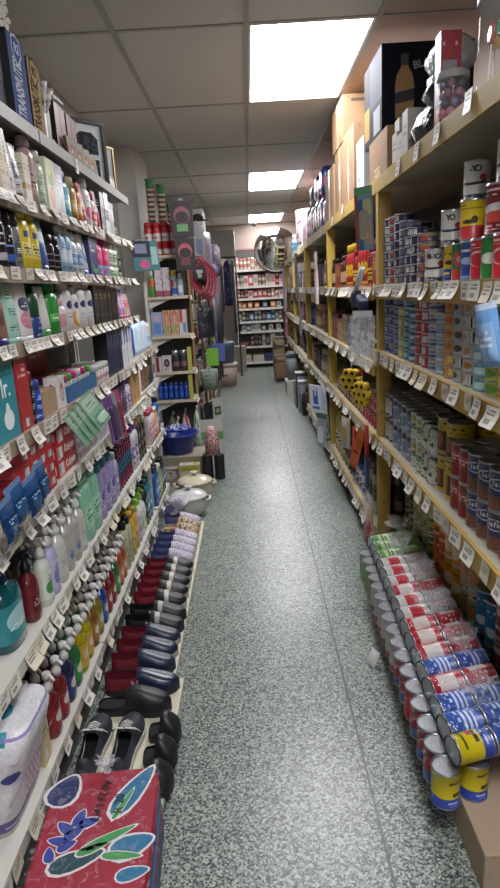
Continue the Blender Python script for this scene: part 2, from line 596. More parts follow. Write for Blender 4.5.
def tags(parent, y0, y1, x, z, face=1, w=.05, h=.04, gap=(.01, .05), maxn=40, bendmax=.02, mat=None):
    """row of price tags in a shelf lip; their tops at z, fronts facing +-X"""
    y = y0 + RN.uniform(.01, .04); n = 0
    while y + w < y1 and n < maxn:
        bend = RN.choice((0.0, 0.0, .006, .012, bendmax))
        o = mobj('price_tag', tag_mesh(w, h, bend), mat or (TAGM if RN.random() < .75 else TAGY), parent)
        o.location = (x, y + w/2, z - h); o.rotation_euler = (0, 0, (0 if face > 0 else PI) + RN.uniform(-.08, .08))
        y += w + RN.uniform(*gap); n += 1
# ------------------------------------------------------------ the room
XL, XR, YN, YF, ZC = -1.03, 1.24, -4.2, 11.66, 2.56
def struct(name, b, mats, bevel=0):
    o = mobj(name, b.build(name, bevel=bevel), mats); o['kind'] = 'structure'; return o

def floor_mat():
    g = G('terrazzo_floor')
    c = g.obj()
    vo = g.n('ShaderNodeTexVoronoi'); g.ln(c, vo.inputs['Vector']); vo.inputs['Scale'].default_value = 195
    n = g.noise(c, 140, 3.0, .7)
    sx = g.n('ShaderNodeSeparateXYZ'); g.ln(vo.outputs['Color'], sx.inputs[0])
    pick = g.math('ADD', g.math('MULTIPLY', sx.outputs[0], .75), g.math('MULTIPLY', n, .5))
    r = g.n('ShaderNodeValToRGB')
    cr = r.color_ramp; cr.interpolation = 'CONSTANT'
    cr.elements[0].color = lin('#262c2b'); cr.elements[0].position = 0
    cr.elements[1].color = lin('#3a4340'); cr.elements[1].position = .37
    for p, h in ((.49, '#67716b'), (.63, '#7f8983'), (.80, '#979f97'), (.9, '#aab0a6')):
        e = cr.elements.new(p); e.color = lin(h)
    g.ln(pick, r.inputs[0])
    s = g.n('ShaderNodeSeparateXYZ'); g.ln(c, s.inputs[0])
    seam = g.math('COMPARE', s.outputs[0], .275, .0035)
    cross = g.math('COMPARE', g.math('FRACT', g.math('DIVIDE', g.math('ADD', s.outputs[1], .25), 1.2)), .5, .0016)
    wear = g.noise(c, 1.3, 2.0)
    col = g.mix(g.math('MULTIPLY', seam, .85), r.outputs[0], '#20282a')
    col = g.mix(g.math('MULTIPLY', cross, .3), col, '#39423f')
    col = g.mix(g.math('MULTIPLY', g.math('SUBTRACT', wear, .35), .35), col, '#8a8f85')
    spot = g.n('ShaderNodeTexVoronoi'); g.ln(c, spot.inputs['Vector']); spot.inputs['Scale'].default_value = 1.7
    col = g.mix(g.math('MULTIPLY', g.math('LESS_THAN', spot.outputs['Distance'], .022), .8), col, '#262a29')
    g.ln(col, g.b.inputs['Base Color'])
    rg = g.math('ADD', .22, g.math('MULTIPLY', wear, .22))
    g.ln(rg, g.b.inputs['Roughness'])
    g.bump(n, .05, .002)
    return g.m

def ceil_mat():
    g = G('ceiling_board')
    n = g.noise(g.obj(), 240, 2.0)
    w = g.noise(g.obj(), 1.1, 2.0)
    g.ln(g.mix(w, '#d0cecb', '#c4c2be'), g.b.inputs['Base Color'])
    g.b.inputs['Roughness'].default_value = .9
    g.bump(n, .15, .002)
    return g.m

def wall_mat(a, c):
    g = G('wall_paint')
    n = g.noise(g.obj(), 2.2, 3.0)
    g.ln(g.mix(n, a, c), g.b.inputs['Base Color'])
    g.b.inputs['Roughness'].default_value = .75
    g.bump(g.noise(g.obj(), 60, 2.0), .08, .003)
    return g.m
WALLG = wall_mat('#a8a7a3', '#9a9995')
WALLP = wall_mat('#93857b', '#897b71')

b = MB(); b.box(XL, XR, YN, YF, -.08, 0); struct('floor', b, floor_mat())
b = MB(); b.box(XL - .1, XL, YN, YF, 0, ZC); struct('wall_left', b, WALLG)
b = MB(); b.box(XR, XR + .1, YN, YF, 0, ZC); struct('wall_right', b, WALLP)
b = MB(); b.box(XL - .1, XR + .1, YF, YF + .1, 0, ZC); struct('wall_back', b, WALLP)
b = MB(); b.box(XL - .1, XR + .1, YN - .1, YN, 0, ZC); struct('wall_front', b, WALLG)
b = MB(); b.box(XL + .0005, -.86, 5.31, 5.96, 0, ZC - .001); struct('wall_pillar', b, wall_mat('#c9c7c1', '#bdbbb5'))

BX = [.054 - .6 * 2, .054 - .6, .054, .654]
LROW = 3.113
lights_y = [LROW + 1.2 * k for k in (-6, -3, 0, 3, 6)]
# ceiling boards round the light openings
b = MB()
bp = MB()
ys = sorted({YN, YF} | set(lights_y) | {y + 1.2 for y in lights_y})
for i in range(len(ys) - 1):
    ya, yb = ys[i], ys[i+1]
    lit = any(abs(ya - l) < 1e-6 for l in lights_y)
    if lit:
        b.box(XL - .1, .054, ya, yb, ZC, ZC + .05)
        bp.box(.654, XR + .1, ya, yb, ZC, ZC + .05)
    else:
        b.box(XL - .1, .654, ya, yb, ZC, ZC + .05)
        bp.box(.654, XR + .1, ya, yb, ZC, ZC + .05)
struct('ceiling', b, ceil_mat())
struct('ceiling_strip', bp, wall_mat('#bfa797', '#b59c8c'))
# suspension bars
BAR = plain('#a3a19e', .5)
n = 1
for x in BX[1:]:
    b = MB(); b.box(x - .012, x + .012, YN, YF, ZC - .006, ZC - .0005); struct('trim_%d' % n, b, BAR); n += 1
k = -6
while LROW + 1.2 * k < YF:
    y = LROW + 1.2 * k
    b = MB()
    for xa, xb in ((XL, BX[1] - .0125), (BX[1] + .0125, BX[2] - .0125), (BX[2] + .0125, BX[3] - .0125), (BX[3] + .0125, XR)):
        b.box(xa, xb, y - .011, y + .011, ZC - .005, ZC - .0005)
    struct('trim_%d' % n, b, BAR); n += 1; k += 1
# recessed light panels
em = bpy.data.materials.new('lit_diffuser'); em.use_nodes = True
eb = em.node_tree.nodes['Principled BSDF']
eb.inputs['Base Color'].default_value = (.9, .9, .9, 1)
eb.inputs['Emission Color'].default_value = lin('#faf9fd')
eb.inputs['Emission Strength'].default_value = 28.0
FR = plain('#d8d8d6', .4)
wh = ['overhead behind the camera', 'over the near shelves', 'largest in view, above the front of the aisle', 'second along, above the middle of the aisle', 'smallest, by the back wall']
for i, y in enumerate(lights_y):
    e = empty('ceiling_light', (.354, y + .6, ZC))
    tag(e, 'white glowing recessed ceiling panel, ' + wh[i], 'ceiling light', 'recessed ceiling lights')
    b = MB(); x0, x1, a, c = -.288, .288, -.588, .588
    t = .012
    b.box(x0, x0 + t, a, c, -.004, .045); b.box(x1 - t, x1, a, c, -.004, .045)
    b.box(x0 + t, x1 - t, a, a + t, -.004, .045); b.box(x0 + t, x1 - t, c - t, c, -.004, .045)
    mobj('light_frame', b.build('light_frame'), FR, e)
    b = MB(); b.box(x0 + t + .0005, x1 - t - .0005, a + t + .0005, c - t - .0005, .004, .03)
    mobj('diffuser', b.build('diffuser'), em, e)

def wood(a, c, nm):
    g = G(nm)
    mp = g.n('ShaderNodeMapping'); g.ln(g.obj(), mp.inputs[0]); mp.inputs['Scale'].default_value = (9, .7, 9)
    n = g.noise(mp.outputs[0], 5, 4.0)
    d = g.noise(g.obj(), 3.5, 3.0)
    col = g.mix(n, a, c)
    col = g.mix(g.math('MULTIPLY', g.math('GREATER_THAN', d, .66), .45), col, '#6f6147')
    g.ln(col, g.b.inputs['Base Color']); g.b.inputs['Roughness'].default_value = .55
    return g.m
# ------------------------------------------------------------ left shelving
SHM = plain('#83817c', .5, .1); SHD = plain('#6f6e6b', .5, .2); SHW = plain('#c3c0b8', .45)
BACKP = plain('#55534e', .7)
LIP = wood('#a08f7a', '#8d7c68', 'worn_shelf_lip')
LZ = [1.895, 1.672, 1.485, 1.295, 1.065, .855, .548, .168]
XA = -.60
XB = -1.0
def left_unit(y0, y1, lab, levels, xf=XA, tagskip=(0,)):
    u = empty('shelving_unit', (xf, y0, 0))
    tag(u, lab, 'shelving', 'metal shelving along the left wall')
    inv = Matrix.Translation((-xf, -y0, 0))
    def part(nm, b, m, par=u):
        b.xf(inv); return mobj(nm, b.build(nm), m, par)
    b = MB(); b.box(XB - .015, XB - .003, y0 + .002, y1 - .002, .06, 1.93); part('back_panel', b, BACKP)
    b = MB(); b.box(XB - .003, xf - .03, y0 + .003, y1 - .003, .003, .1); part('plinth', b, plain('#4d4c4a', .5))
    for yy in (y0 + .002, y1 - .022):
        b = MB(); b.box(XB - .0025, XB + .03, yy, yy + .02, .1, 2.0); part('upright', b, SHW)
    for i, z in levels:
        b = MB()
        d = xf
        b.box(XB + .031, d - .012, y0 + .003, y1 - .003, z - .018, z, 0)
        b.box(d - .0115, d, y0 + .003, y1 - .003, z - .034, z + (.004 if i else .002), 1)
        s = part('shelf', b, [SHM if i < 4 else SHW, (LIP if i < 5 else SHW) if i else plain('#777571', .5)])
        if i in tagskip:
            b = MB(); b.box(d + .001, d + .0022, y0 + .385, y0 + .42, z - .05, z); part('price_tag', b, TAGM, s)
            continue
        yy = Matrix.Translation((-xf, -y0, 0))
        y = y0 + .02
        big = i >= 4
        while y < y1 - .05:
            w = RN.choice((.05, .05, .06, .07)) if not big else RN.choice((.055, .06, .06))
            h = .032 if not big else .042
            bend = RN.choice((0, .004, .01, .018, .022))
            o = mobj('price_tag', tag_mesh(w, h, bend), TAGM if RN.random() < .8 else TAGY, s)
            o.location = (d + .002 - xf, y + w/2 - y0, z + .006 - h); o.rotation_euler = (0, 0, RN.uniform(-.1, .1))
            y += w + RN.choice((.004, .006, .02, .035, .05))
    return u
lv = list(enumerate(LZ))
left_unit(1.0, 1.995, 'grey metal shelving unit nearest the camera, full of toiletries', lv)
left_unit(2.0, 3.40, 'grey metal shelving unit with photo frames and sprays, before the recess', lv)
XR2 = -.70
b_levels = [(4, 1.035), (5, .80), (6, .45)]
left_unit(3.43, 4.56, 'narrower set-back metal shelving with white packs, before the pillar', b_levels, XR2, ())
# low deep ledge in front of the recessed unit
for nm, z, lab in (('shelf_ledge', .548, 'upper grey ledge with tall shampoo bottles in front of the recess'), ('shelf_ledge', .168, 'lower grey ledge with tall bottles beside the casserole pots')):
    e = empty(nm, (-.6, 3.43, 0)); tag(e, lab, 'shelf')
    b = MB(); b.box(-.068, 0, .001, .5, z - .03, z)
    s = mobj('shelf_board', b.build('shelf_board'), SHW, e)
    for yy in (.01, .48):
        b = MB(); b.box(-.066, -.03, yy, yy + .012, (.001 if z < .3 else .17) , z - .031); mobj('bracket', b.build('bracket'), SHW, e)
    tags(s, .02, .5, .002, z + .006, 1, .05, .04, (.004, .03), 8)

# ------------------------------------------------------------ pillar-end shelving (faces the camera)
u = empty('end_shelving', (-.63, 5.0, 0)); tag(u, 'white end shelving against the pillar with aerosols and blue bottles', 'shelving')
CZ = [1.70, 1.385, 1.075, .785, .55]
CX0, CX1, CY0, CY1 = -.80, -.48, 4.98, 5.29
def cpart(nm, b, m, par=u):
    b.xf(Matrix.Translation((.63, -5.0, 0))); return mobj(nm, b.build(nm), m, par)
b = MB(); b.box(CX0 - .02, CX0 + .003, CY0 - .03, CY0, 0, 1.5); cpart('upright', b, SHW)
b = MB(); b.box(CX0 - .018, CX1, CY1, CY1 + .012, 0.002, 1.75); cpart('back_panel', b, plain('#3a3836', .6))
b = MB(); b.box(CX1 - .02, CX1, CY1 - .03, CY1 - .001, 0.002, 1.75); cpart('upright', b, plain('#8a6f45', .6))
for z in CZ:
    b = MB(); b.box(CX0, CX1, CY0, CY1 - .031, z - .022, z)
    s = cpart('shelf', b, [plain('#b9ae98', .5)])
    b = MB()
    b.prism([(0, 0), (.17, 0), (0, -.07)], 0, .008)
    b.xf(Matrix(((1,0,0,CX0+.004),(0,0,1,CY0+.02),(0,1,0,z-.0225),(0,0,0,1))))
    cpart('bracket', b, SHW)
    for q in range(4):
        o = mobj('price_tag', tag_mesh(.035, .035, .012), TAGM, s)
        o.location = (CX1 + .003 + .63, CY0 + .03 + q * .055 - 5.0, z - .034); o.rotation_euler = (0, 0, RN.uniform(-.6, .3))

# ------------------------------------------------------------ right wooden racks
YEL = wood('#b99a4c', '#a48540', 'yellow_painted_wood')
YEB = wood('#c4a544', '#a98a36', 'bright_yellow_post')
PALE = wood('#bdb7a4', '#a49d88', 'pale_shelf_board')
RX0, RX1 = .60, 1.10
RZ = {1: [1.85, 1.39, 1.09, .67], 2: [1.85, 1.38, 1.02, .66, .17], 3: [1.84, 1.39, 1.02, .64, .15], 4: [1.82, 1.39, 1.02, .64], 5: [1.80, 1.39, 1.02, .64, .15]}
RY = {1: (1.0, 2.96), 2: (2.96, 4.79), 3: (4.79, 6.63), 4: (6.63, 8.45), 5: (8.45, 10.0)}
rlab = {1: 'yellow wooden rack nearest the camera, stacked with cans and tins', 2: 'yellow wooden rack with sauces and hanging sponges, second along',
        3: 'yellow wooden rack behind the hanging white pads, third along', 4: 'yellow wooden rack with floral drum on top, fourth along', 5: 'yellow wooden rack farthest away, behind the grey bin'}
RACK = {}
for k in RZ:
    y0, y1 = RY[k]
    u = empty('wooden_rack', (RX0, y0, 0)); tag(u, rlab[k], 'rack', 'yellow wooden racks along the right wall'); RACK[k] = u
    inv = Matrix.Translation((-RX0, -y0, 0))
    def part(nm, b, m, par=u):
        b.xf(inv); return mobj(nm, b.build(nm), m, par)
    pw = .055
    b = MB(); b.box(RX0 + .002, RX0 + .06, y1 - pw, y1 - .003, 0, RZ[k][0] - .06); part('post', b, YEL if k == 1 else YEB)
    b = MB(); b.box(RX1 - .05, RX1, y1 - pw, y1 - .003, 0, RZ[k][0] - .06); part('post', b, YEL)
    if k == 1:
        for xx in (RX0 + .002, RX1 - .05):
            b = MB(); b.box(xx, xx + .05, y0, y0 + pw, 0, RZ[k][0] - .06); part('post', b, YEL)
    b = MB(); b.box(RX1 + .002, RX1 + .012, y0 + .002, y1 - .002, .02, RZ[k][0] - .03); part('back_panel', b, plain('#4a453c', .7))
    for i, z in enumerate(RZ[k]):
        b = MB()
        if i == 0:
            b.box(RX0 + .016, RX1, y0 + .002, y1 - .002, z - .03, z, 0)
            b.box(RX0, RX0 + .015, y0 + .002, y1 - .002, z - .058, z + .004, 1)
        else:
            b.box(RX0 + .062, RX1 - .052, y0 + .003, y1 - pw - .001, z - .025, z, 0)
            b.box(RX0 + .0, RX0 + .0615, y0 + (pw + .001 if k == 1 else .003), y1 - pw - .001, z - .025, z, 0)
            b.box(RX0 - .014, RX0 - .0005, y0 + .003, y1 - .003, z - .06, z + .004, 1)
        s = part('shelf', b, [PALE, YEL if k < 3 else plain('#c0b48e', .5)])
        if i == 0:
            y = y0 + .25
            while y < y1 - .1:
                o = mobj('price_tag', tag_mesh(.055, .055, .006), TAGM, s); o.location = (-.003, y - y0, z - .03 - RN.uniform(.0, .03)); o.rotation_euler = (0, 0, PI)
                y += RN.uniform(.22, .5) if k < 2 else RN.uniform(.3, .9)
        else:
            y = y0 + .03
            while y < y1 - .08:
                w = RN.choice((.06, .065, .07, .075))
                if k == 1 and i > 1: step = w + RN.choice((.01, .025, .04, .05))
                else: step = w + RN.choice((.002, .004, .008, .02))
                o = mobj('price_tag', tag_mesh(w, .05, RN.choice((0, .006, .014, .022))), TAGM if RN.random() < .7 else TAGY, s)
                o.location = (-.0165, y + w/2 - y0, z + .002 - .05 + RN.uniform(-.004, .004)); o.rotation_euler = (0, 0, PI + RN.uniform(-.12, .12))
                y += step
# loose diagonal brace in the first rack
b = MB(); b.box(-.02, .02, -.012, .012, 0, .5)
o = mobj('brace', b.build('brace'), YEL, RACK[1]); o.matrix_local = T(.2, RY[1][1] - .073 - RY[1][0], .2, ry=.75)
# ------------------------------------------------------------ LEFT: toiletries
def lab2(name, base, ink='#3a3d48', accent=None, **k):
    ops = []
    if accent: ops.append(('rect', .18, .82, .3, .62, accent))
    ops += [('text', .25, .75, .66, .8, ink, 2, 7), ('text', .28, .72, .38, .52, '#f0efea' if accent else ink, 3, 8), ('text', .2, .8, .12, .22, ink, 2, 12)]
    return label(name, base, ops, **k)
fs = -.612
P = {}
# --- second shelf (index 1): lotions
run = [
 jar('cream_jar', 'clear jar with pale pink label', .04, .15, lab2('jarpink', '#c9c4c2', '#8c5560', '#cf9aa0'), plain('#c9c6c4', .25), .22),
 bottle('lotion_bottle', 'tall pale pink lotion bottle', .062, .045, .18, lab2('lotpink', '#c9a3a0', '#6d3a44', '#e3d8d4'), plain('#b8a2a0', .3)),
 carton('product_box', 'slim cream carton', .052, .045, .165, lab2('bxcream', '#cfc8b6', '#7c6a48', '#b79a62')),
 tube('lotion_tube', 'white hand cream tube with grey print', .056, .04, .165, lab2('tubw', '#d2d2d0', '#4b5060'), WHITE),
 tube('lotion_tube', 'white tube with black cap', .054, .04, .15, lab2('tubw2', '#cfd0ce', '#2a2c34', '#63666c'), DGREY),
 carton('product_box', 'ivory carton with gold band', .05, .05, .135, label('bxiv', '#cbc4b0', [('band', .3, .42, '#a8884c'), ('text', .2, .8, .55, .8, '#6d6a5e', 3, 7)])),
 bottle('lotion_bottle', 'translucent rose lotion bottle with silver cap', .078, .055, .225, label('rosebt', '#a98a8c', [('rect', .2, .8, .2, .6, '#b9a09f'), ('text', .25, .75, .3, .55, '#6b4a52', 4, 7)], .2), plain('#b7a6a8', .25), .3, .16),
 bottle('lotion_bottle', 'pale green lotion bottle', .062, .05, .175, lab2('lotgrn', '#b7c7b2', '#48684c', '#8fae88'), plain('#c6cabf', .35)),
 carton('product_box', 'white carton with green leaf and orange fruit', .088, .05, .165, label('fruit', '#c9cbb8', [('oval', .5, .3, .3, .2, '#c98a3c'), ('oval', .55, .62, .32, .18, '#7fa03e'), ('oval', .4, .78, .2, .1, '#dcd86a'), ('text', .2, .8, .42, .54, '#f0efe4', 2, 8)], rep=1)),
 carton('product_box', 'silver grey carton', .092, .05, .165, label('silv', '#9a9da0', [('rect', .3, .7, .1, .35, '#8a8478'), ('text', .2, .8, .55, .8, '#d4d6d6', 3, 8)], .3, 1), plain('#a3a6a6', .35)),
 bottle('lotion_bottle', 'turquoise bath bottle with violet cap', .1, .06, .165, label('turq', '#3f9fb4', [('oval', .5, .45, .3, .2, '#6fc2cc'), ('text', .25, .75, .4, .5, '#eaf4f4', 2, 7)], .25), plain('#5a58a8', .3)),
 bottle('lotion_bottle', 'amber oil bottle', .072, .05, .16, lab2('amber', '#a9793a', '#3a2a14', '#c9a258'), plain('#c9b68a', .3)),
 bottle('lotion_bottle', 'orange lotion bottle', .062, .045, .15, lab2('orange1', '#c07a3c', '#532a12', '#e0b070'), plain('#8a5a30', .3)),
 tube('lotion_tube', 'deep pink tube', .06, .045, .16, lab2('pinktub', '#b8506c', '#f0d8dc', '#d890a2'), plain('#c9a0aa', .3)),
 bottle('lotion_bottle', 'white bottle with rounded cap', .088, .06, .19, label('whbt', '#d3d3d1', [('oval', .5, .4, .28, .16, '#c0566a'), ('text', .28, .72, .6, .7, '#7f8790', 2, 7)]), WHITE),
 bottle('lotion_bottle', 'white bottle with red label', .07, .05, .15, lab2('whred', '#cfcdca', '#8a2434', '#b03a48'), plain('#b23a48', .3)),
 tube('lotion_tube', 'red and white tube', .062, .045, .165, label('rwtub', '#cbc8c6', [('band', 0, .42, '#a8384a'), ('text', .25, .75, .5, .7, '#8a2434', 2, 7)]), plain('#9b3040', .3)),
 carton('product_box', 'black carton with white print', .07, .05, .17, lab2('blk1', '#26262a', '#c9c9c9')),
 carton('product_box', 'pearl carton with dark stripe', .08, .05, .18, label('pearl', '#b5b3b0', [('band', .35, .6, '#35363c'), ('text', .2, .8, .42, .54, '#d8d6d2', 2, 7)])),
 carton('product_box', 'grey patterned carton', .1, .05, .15, label('greyp', '#86888a', [('spots', 9, .25, '#4f5257'), ('rect', .2, .8, .5, .8, '#c9c9c6')])),
 jar('cream_jar', 'small dark jar', .035, .08, lab2('darkjar', '#45434a', '#c9c3ba'), BLACK),
]
place = 'second left shelf'
fill([(p, 1, 1, 1) for p in run], 1.53, fs, LZ[1], place, maxh=.2)
# back rows: plain dark cartons seen between
# --- third shelf (index 2): deodorants
dk = lambda n, c, b: label(n, '#1d1d22', [('band', .18, .34, c), ('band', .5, .54, b), ('text', .25, .75, .58, .75, '#c9c9cc', 2, 7)], .25)
run = [
 (spray('deodorant_can', 'black deodorant can with green band', .026, .15, dk('deg', '#4c9a3c', '#7fc05c'), BLACK), 2, 2, 1),
 (spray('deodorant_can', 'black deodorant can with silver rings', .026, .155, dk('des', '#a9abb0', '#d0d0d2'), plain('#3a1a22', .3)), 1, 2, 1),
 (spray('deodorant_can', 'black deodorant can with blue band', .026, .15, dk('deb', '#3a5fae', '#6f8fd0'), BLACK), 1, 2, 1),
 (spray('deodorant_can', 'grey deodorant can', .025, .15, lab2('degr', '#76797a', '#22242a', '#4f5254'), DGREY), 1, 1, 1),
 (bottle('shampoo_bottle', 'bright yellow bottle with navy print', .072, .045, .165, label('yelb', '#c9b52c', [('rect', .2, .8, .25, .55, '#d9cf6c'), ('text', .25, .75, .3, .5, '#22306a', 3, 6), ('rect', .3, .7, .64, .76, '#22306a')], .3), plain('#cdbc3a', .35), caph=.12, capw=.75), 2, 1, 1),
 (tube('lotion_tube', 'blue and sea-green tube', .07, .045, .16, label('bgt', '#5f9aa4', [('band', 0, .45, '#3a5c9c'), ('oval', .5, .6, .25, .12, '#c9dcd8')]), plain('#35508c', .3)), 1, 1, 1),
 (spray('deodorant_can', 'black roll-on with silver ribs', .032, .12, label('rib', '#202127', [('band', .2, .25, '#777'), ('band', .4, .45, '#777777'), ('band', .6, .65, '#777777')], .2), BLACK), 2, 1, 1),
 (bottle('shampoo_bottle', 'pale blue bottle with white cap', .062, .045, .17, lab2('pblue', '#8fb0cc', '#2a4a80', '#c9d8e4'), WHITE), 2, 1, 1),
 (bottle('shampoo_bottle', 'white bottle with sky-blue label', .07, .045, .15, lab2('wsky', '#cdd3d6', '#2a4a80', '#5f94c4'), WHITE), 2, 1, 1),
 (tube('lotion_tube', 'white tube with blue swirl', .075, .045, .165, label('wsw', '#d3d6d8', [('oval', .5, .45, .2, .28, '#4f74b4'), ('oval', .55, .5, .12, .2, '#d3d6d8')]), plain('#3a5a9c', .3)), 1, 1, 1),
 (carton('product_box', 'navy carton with green swoosh', .125, .05, .155, label('navg', '#283566', [('oval', .6, .3, .4, .22, '#5aa67c'), ('oval', .66, .4, .36, .2, '#283566'), ('text', .2, .7, .6, .8, '#d8dce4', 2, 6)], rep=1), plain('#2a3768', .4)), 1, 1, 1),
 (bottle('shampoo_bottle', 'hot pink bottle with pale blue label', .12, .06, .17, label('hotp', '#c4306c', [('rect', .16, .84, .1, .36, '#86b4dc'), ('text', .22, .78, .16, .3, '#c02a60', 2, 6), ('oval', .5, .62, .2, .1, '#dc6c98')], .3), plain('#c4306c', .35), caph=.16, p=3, capw=.6), 2, 1, 1),
 (jar('cream_jar', 'green and white jar', .045, .075, label('gwj', '#c9d0c4', [('band', .25, .65, '#4c8c4c'), ('text', .2, .8, .35, .55, '#eef0ea', 2, 8)]), plain('#b9c4b4', .3)), 2, 1, 2),
 (jar('cream_jar', 'low dark green tin', .04, .05, lab2('dgj', '#2c4a34', '#c9d4c4'), plain('#26402c', .3)), 1, 1, 2),
]
fill(run, 1.50, fs, LZ[2], 'third left shelf', maxh=.164)
# --- fourth shelf (index 3)
run = [
 (tube('lotion_tube', 'pale green aloe tube with navy cap', .085, .05, .175, label('aloe', '#b4ccae', [('oval', .5, .42, .2, .1, '#6f9f4c'), ('oval', .42, .46, .1, .14, '#8fba5f'), ('text', .25, .75, .62, .78, '#3a6a44', 3, 7)]), plain('#26306a', .3), .12), 1, 2, 1),
 (tube('lotion_tube', 'cocoa brown tube with navy cap', .095, .05, .175, label('cocoa', '#8a6454', [('oval', .5, .36, .16, .16, '#5a3a30'), ('text', .25, .75, .6, .75, '#d8c4b4', 3, 7)]), plain('#2a3070', .3), .12), 1, 2, 1),
 (tube('lotion_tube', 'mint green tube', .08, .05, .17, lab2('mint', '#9cc4b4', '#2f6a5c'), plain('#8fb8aa', .3), .1), 1, 2, 1),
 (tube('lotion_tube', 'white tube with navy badge and pink flowers', .1, .05, .17, label('nav', '#d2d2d2', [('oval', .5, .56, .26, .13, '#20305e'), ('text', .34, .66, .52, .6, '#dfe3ec', 1, 5), ('spots', 9, .0, '#fff'), ('oval', .5, .28, .3, .16, '#c07c8c'), ('text', .25, .75, .2, .34, '#d9a8b2', 4, 9)]), plain('#c9cbd0', .3), .08), 1, 2, 1),
 (spray('deodorant_can', 'blue roll-on with dark green cap', .03, .13, lab2('blro', '#28407c', '#c9d2e4'), plain('#1f4a34', .3), .5), 1, 2, 1),
 (tube('lotion_tube', 'plain white tube with green base cap', .085, .05, .15, label('plw', '#cfd0cc', [('text', .3, .7, .7, .8, '#9a9c98', 1, 6)]), plain('#5a9a5c', .3), .14), 1, 2, 1),
 (bottle('shampoo_bottle', 'leaf green bottle with pointed cap', .09, .055, .19, label('leafg', '#2f8a3c', [('rect', .15, .85, .3, .5, '#56b05c'), ('text', .25, .75, .34, .46, '#e4f0e0', 2, 7)], .25), plain('#2a7f38', .3), .2, .2), 1, 2, 1),
 (bottle('shampoo_bottle', 'small white bottle with rose label', .062, .045, .11, label('wrose', '#d0cfce', [('band', .2, .7, '#cf9aa4')]), plain('#d3a9b0', .3)), 1, 1, 1),
 (bottle('shampoo_bottle', 'white lotion bottle with navy dot', .085, .055, .185, label('wnd', '#d3d3d3', [('oval', .5, .62, .22, .1, '#22336c'), ('text', .3, .7, .3, .45, '#8890a4', 2, 6)]), WHITE, caph=.14, capw=.7), 1, 2, 1),
 (bottle('shampoo_bottle', 'white lotion bottle with orange wave', .08, .055, .15, label('wow', '#d2d0cc', [('oval', .45, .3, .3, .22, '#d69a4c'), ('oval', .6, .36, .28, .22, '#e3d8c4'), ('oval', .5, .66, .2, .09, '#22336c')]), WHITE, caph=.14, capw=.7), 1, 1, 1),
 (bottle('shampoo_bottle', 'tall white body milk with blue oval', .1, .06, .2, label('wbm', '#d6d6d6', [('oval', .5, .6, .22, .09, '#22336c'), ('text', .3, .7, .25, .42, '#9aa2b4', 3, 6)]), WHITE, caph=.12, capw=.7), 2, 1, 1),
 (carton('product_box', 'black carton with gold letters', .075, .05, .17, label('bgl', '#1a1a1c', [('text', .25, .75, .6, .75, '#a08848', 2, 6), ('rect', .3, .7, .2, .24, '#7a6a40')], rep=1)), 4, 1, 1),
 (carton('product_box', 'black carton with bronze panel', .06, .05, .15, label('bbz', '#1c1a1a', [('rect', .2, .8, .2, .5, '#4c3a2c')], rep=1)), 2, 1, 1),
 (tube('lotion_tube', 'blue and lime kids tube', .06, .04, .13, label('kid1', '#3f6fc0', [('oval', .5, .6, .3, .2, '#8fbf4c'), ('oval', .5, .3, .3, .12, '#d84c70')]), plain('#3f62b0', .3)), 1, 1, 1),
 (tube('lotion_tube', 'lilac kids tube', .06, .04, .14, label('kid2', '#b48fc0', [('oval', .5, .5, .3, .25, '#d8c4dc'), ('text', .3, .7, .4, .6, '#6a3a80', 2, 5)]), plain('#c04c78', .3)), 2, 1, 1),
 (tube('lotion_tube', 'pale peach kids tube', .055, .04, .12, label('kid3', '#d0b0a8', [('oval', .5, .5, .3, .2, '#c86c78')]), plain('#b05060', .3)), 2, 1, 1),
]
fill(run, 1.42, fs, LZ[3], 'fourth left shelf', maxh=.166)
# --- fifth shelf (index 4)
drop = carton('medicine_box', 'teal carton with big white drop and short name', .13, .06, .2,
    label('teald', '#2f8a98', [('oval', .5, .26, .24, .13, '#e8f0f0'), ('oval', .5, .37, .1, .1, '#e8f0f0'), ('text', .1, .9, .8, .92, '#1d5f70', 2, 9)], rep=1), plain('#2f8a98', .4),
    extra=[('lettering', None, None, None, [])])
drop.parts = drop.parts[:1]
o = put(drop, -.645, 1.50, LZ[4] + .0006, 0, lab='teal carton with white drop and white letters, nearest on the fifth left shelf')
text('Mr.', .07, plain('#e6efef', .5), o, fX(.031, -.02, .13))
run = [
 (carton('product_box', 'tall red carton', .085, .06, .205, label('tred', '#a82c30', [('text', .2, .8, .7, .85, '#e0b4ac', 2, 6), ('barcode', .3, .7, .05, .16)], rep=1), plain('#8f2428', .45)), 1, 1, 1),
 (spray('deodorant_can', 'slim black can with red tip', .024, .15, lab2('slimb', '#1d1d22', '#b8b8bc'), plain('#7a2028', .3)), 1, 1, 1),
 (spray('deodorant_can', 'slim blue can', .022, .12, lab2('slimbl', '#2a469c', '#c9d4f0'), plain('#22387c', .3)), 1, 1, 1),
]
y = fill(run, 1.572, fs, LZ[4], 'fifth left shelf')
cb = carton('display_tray', 'torn brown cardboard display flap', .13, .05, .075, label('kraftflap', '#a58a68', [('blot', 6, .62, '#8f7655')], .8, 1))
put(cb, -.645, 1.832, LZ[4] + .0006, 0, lab='brown cardboard display tray holding small packets, fifth left shelf')
run = [
 (carton('product_box', 'small white carton with red triangle', .07, .045, .1, label('wtri', '#d4d2d0', [('oval', .5, .5, .22, .3, '#b83038'), ('oval', .5, .45, .12, .18, '#d4d2d0')], rep=1)), 1, 1, 1),
]
fill(run, 1.905, fs, LZ[4], 'fifth left shelf')
bag1 = pouch('snack_bag', 'crumpled clear bag with pale sachets', .09, .06, .14, label('clearsach', '#a9aaa6', [('blot', 5, .52, '#77806f'), ('spots', 7, .2, '#c9c4b4')], .25))
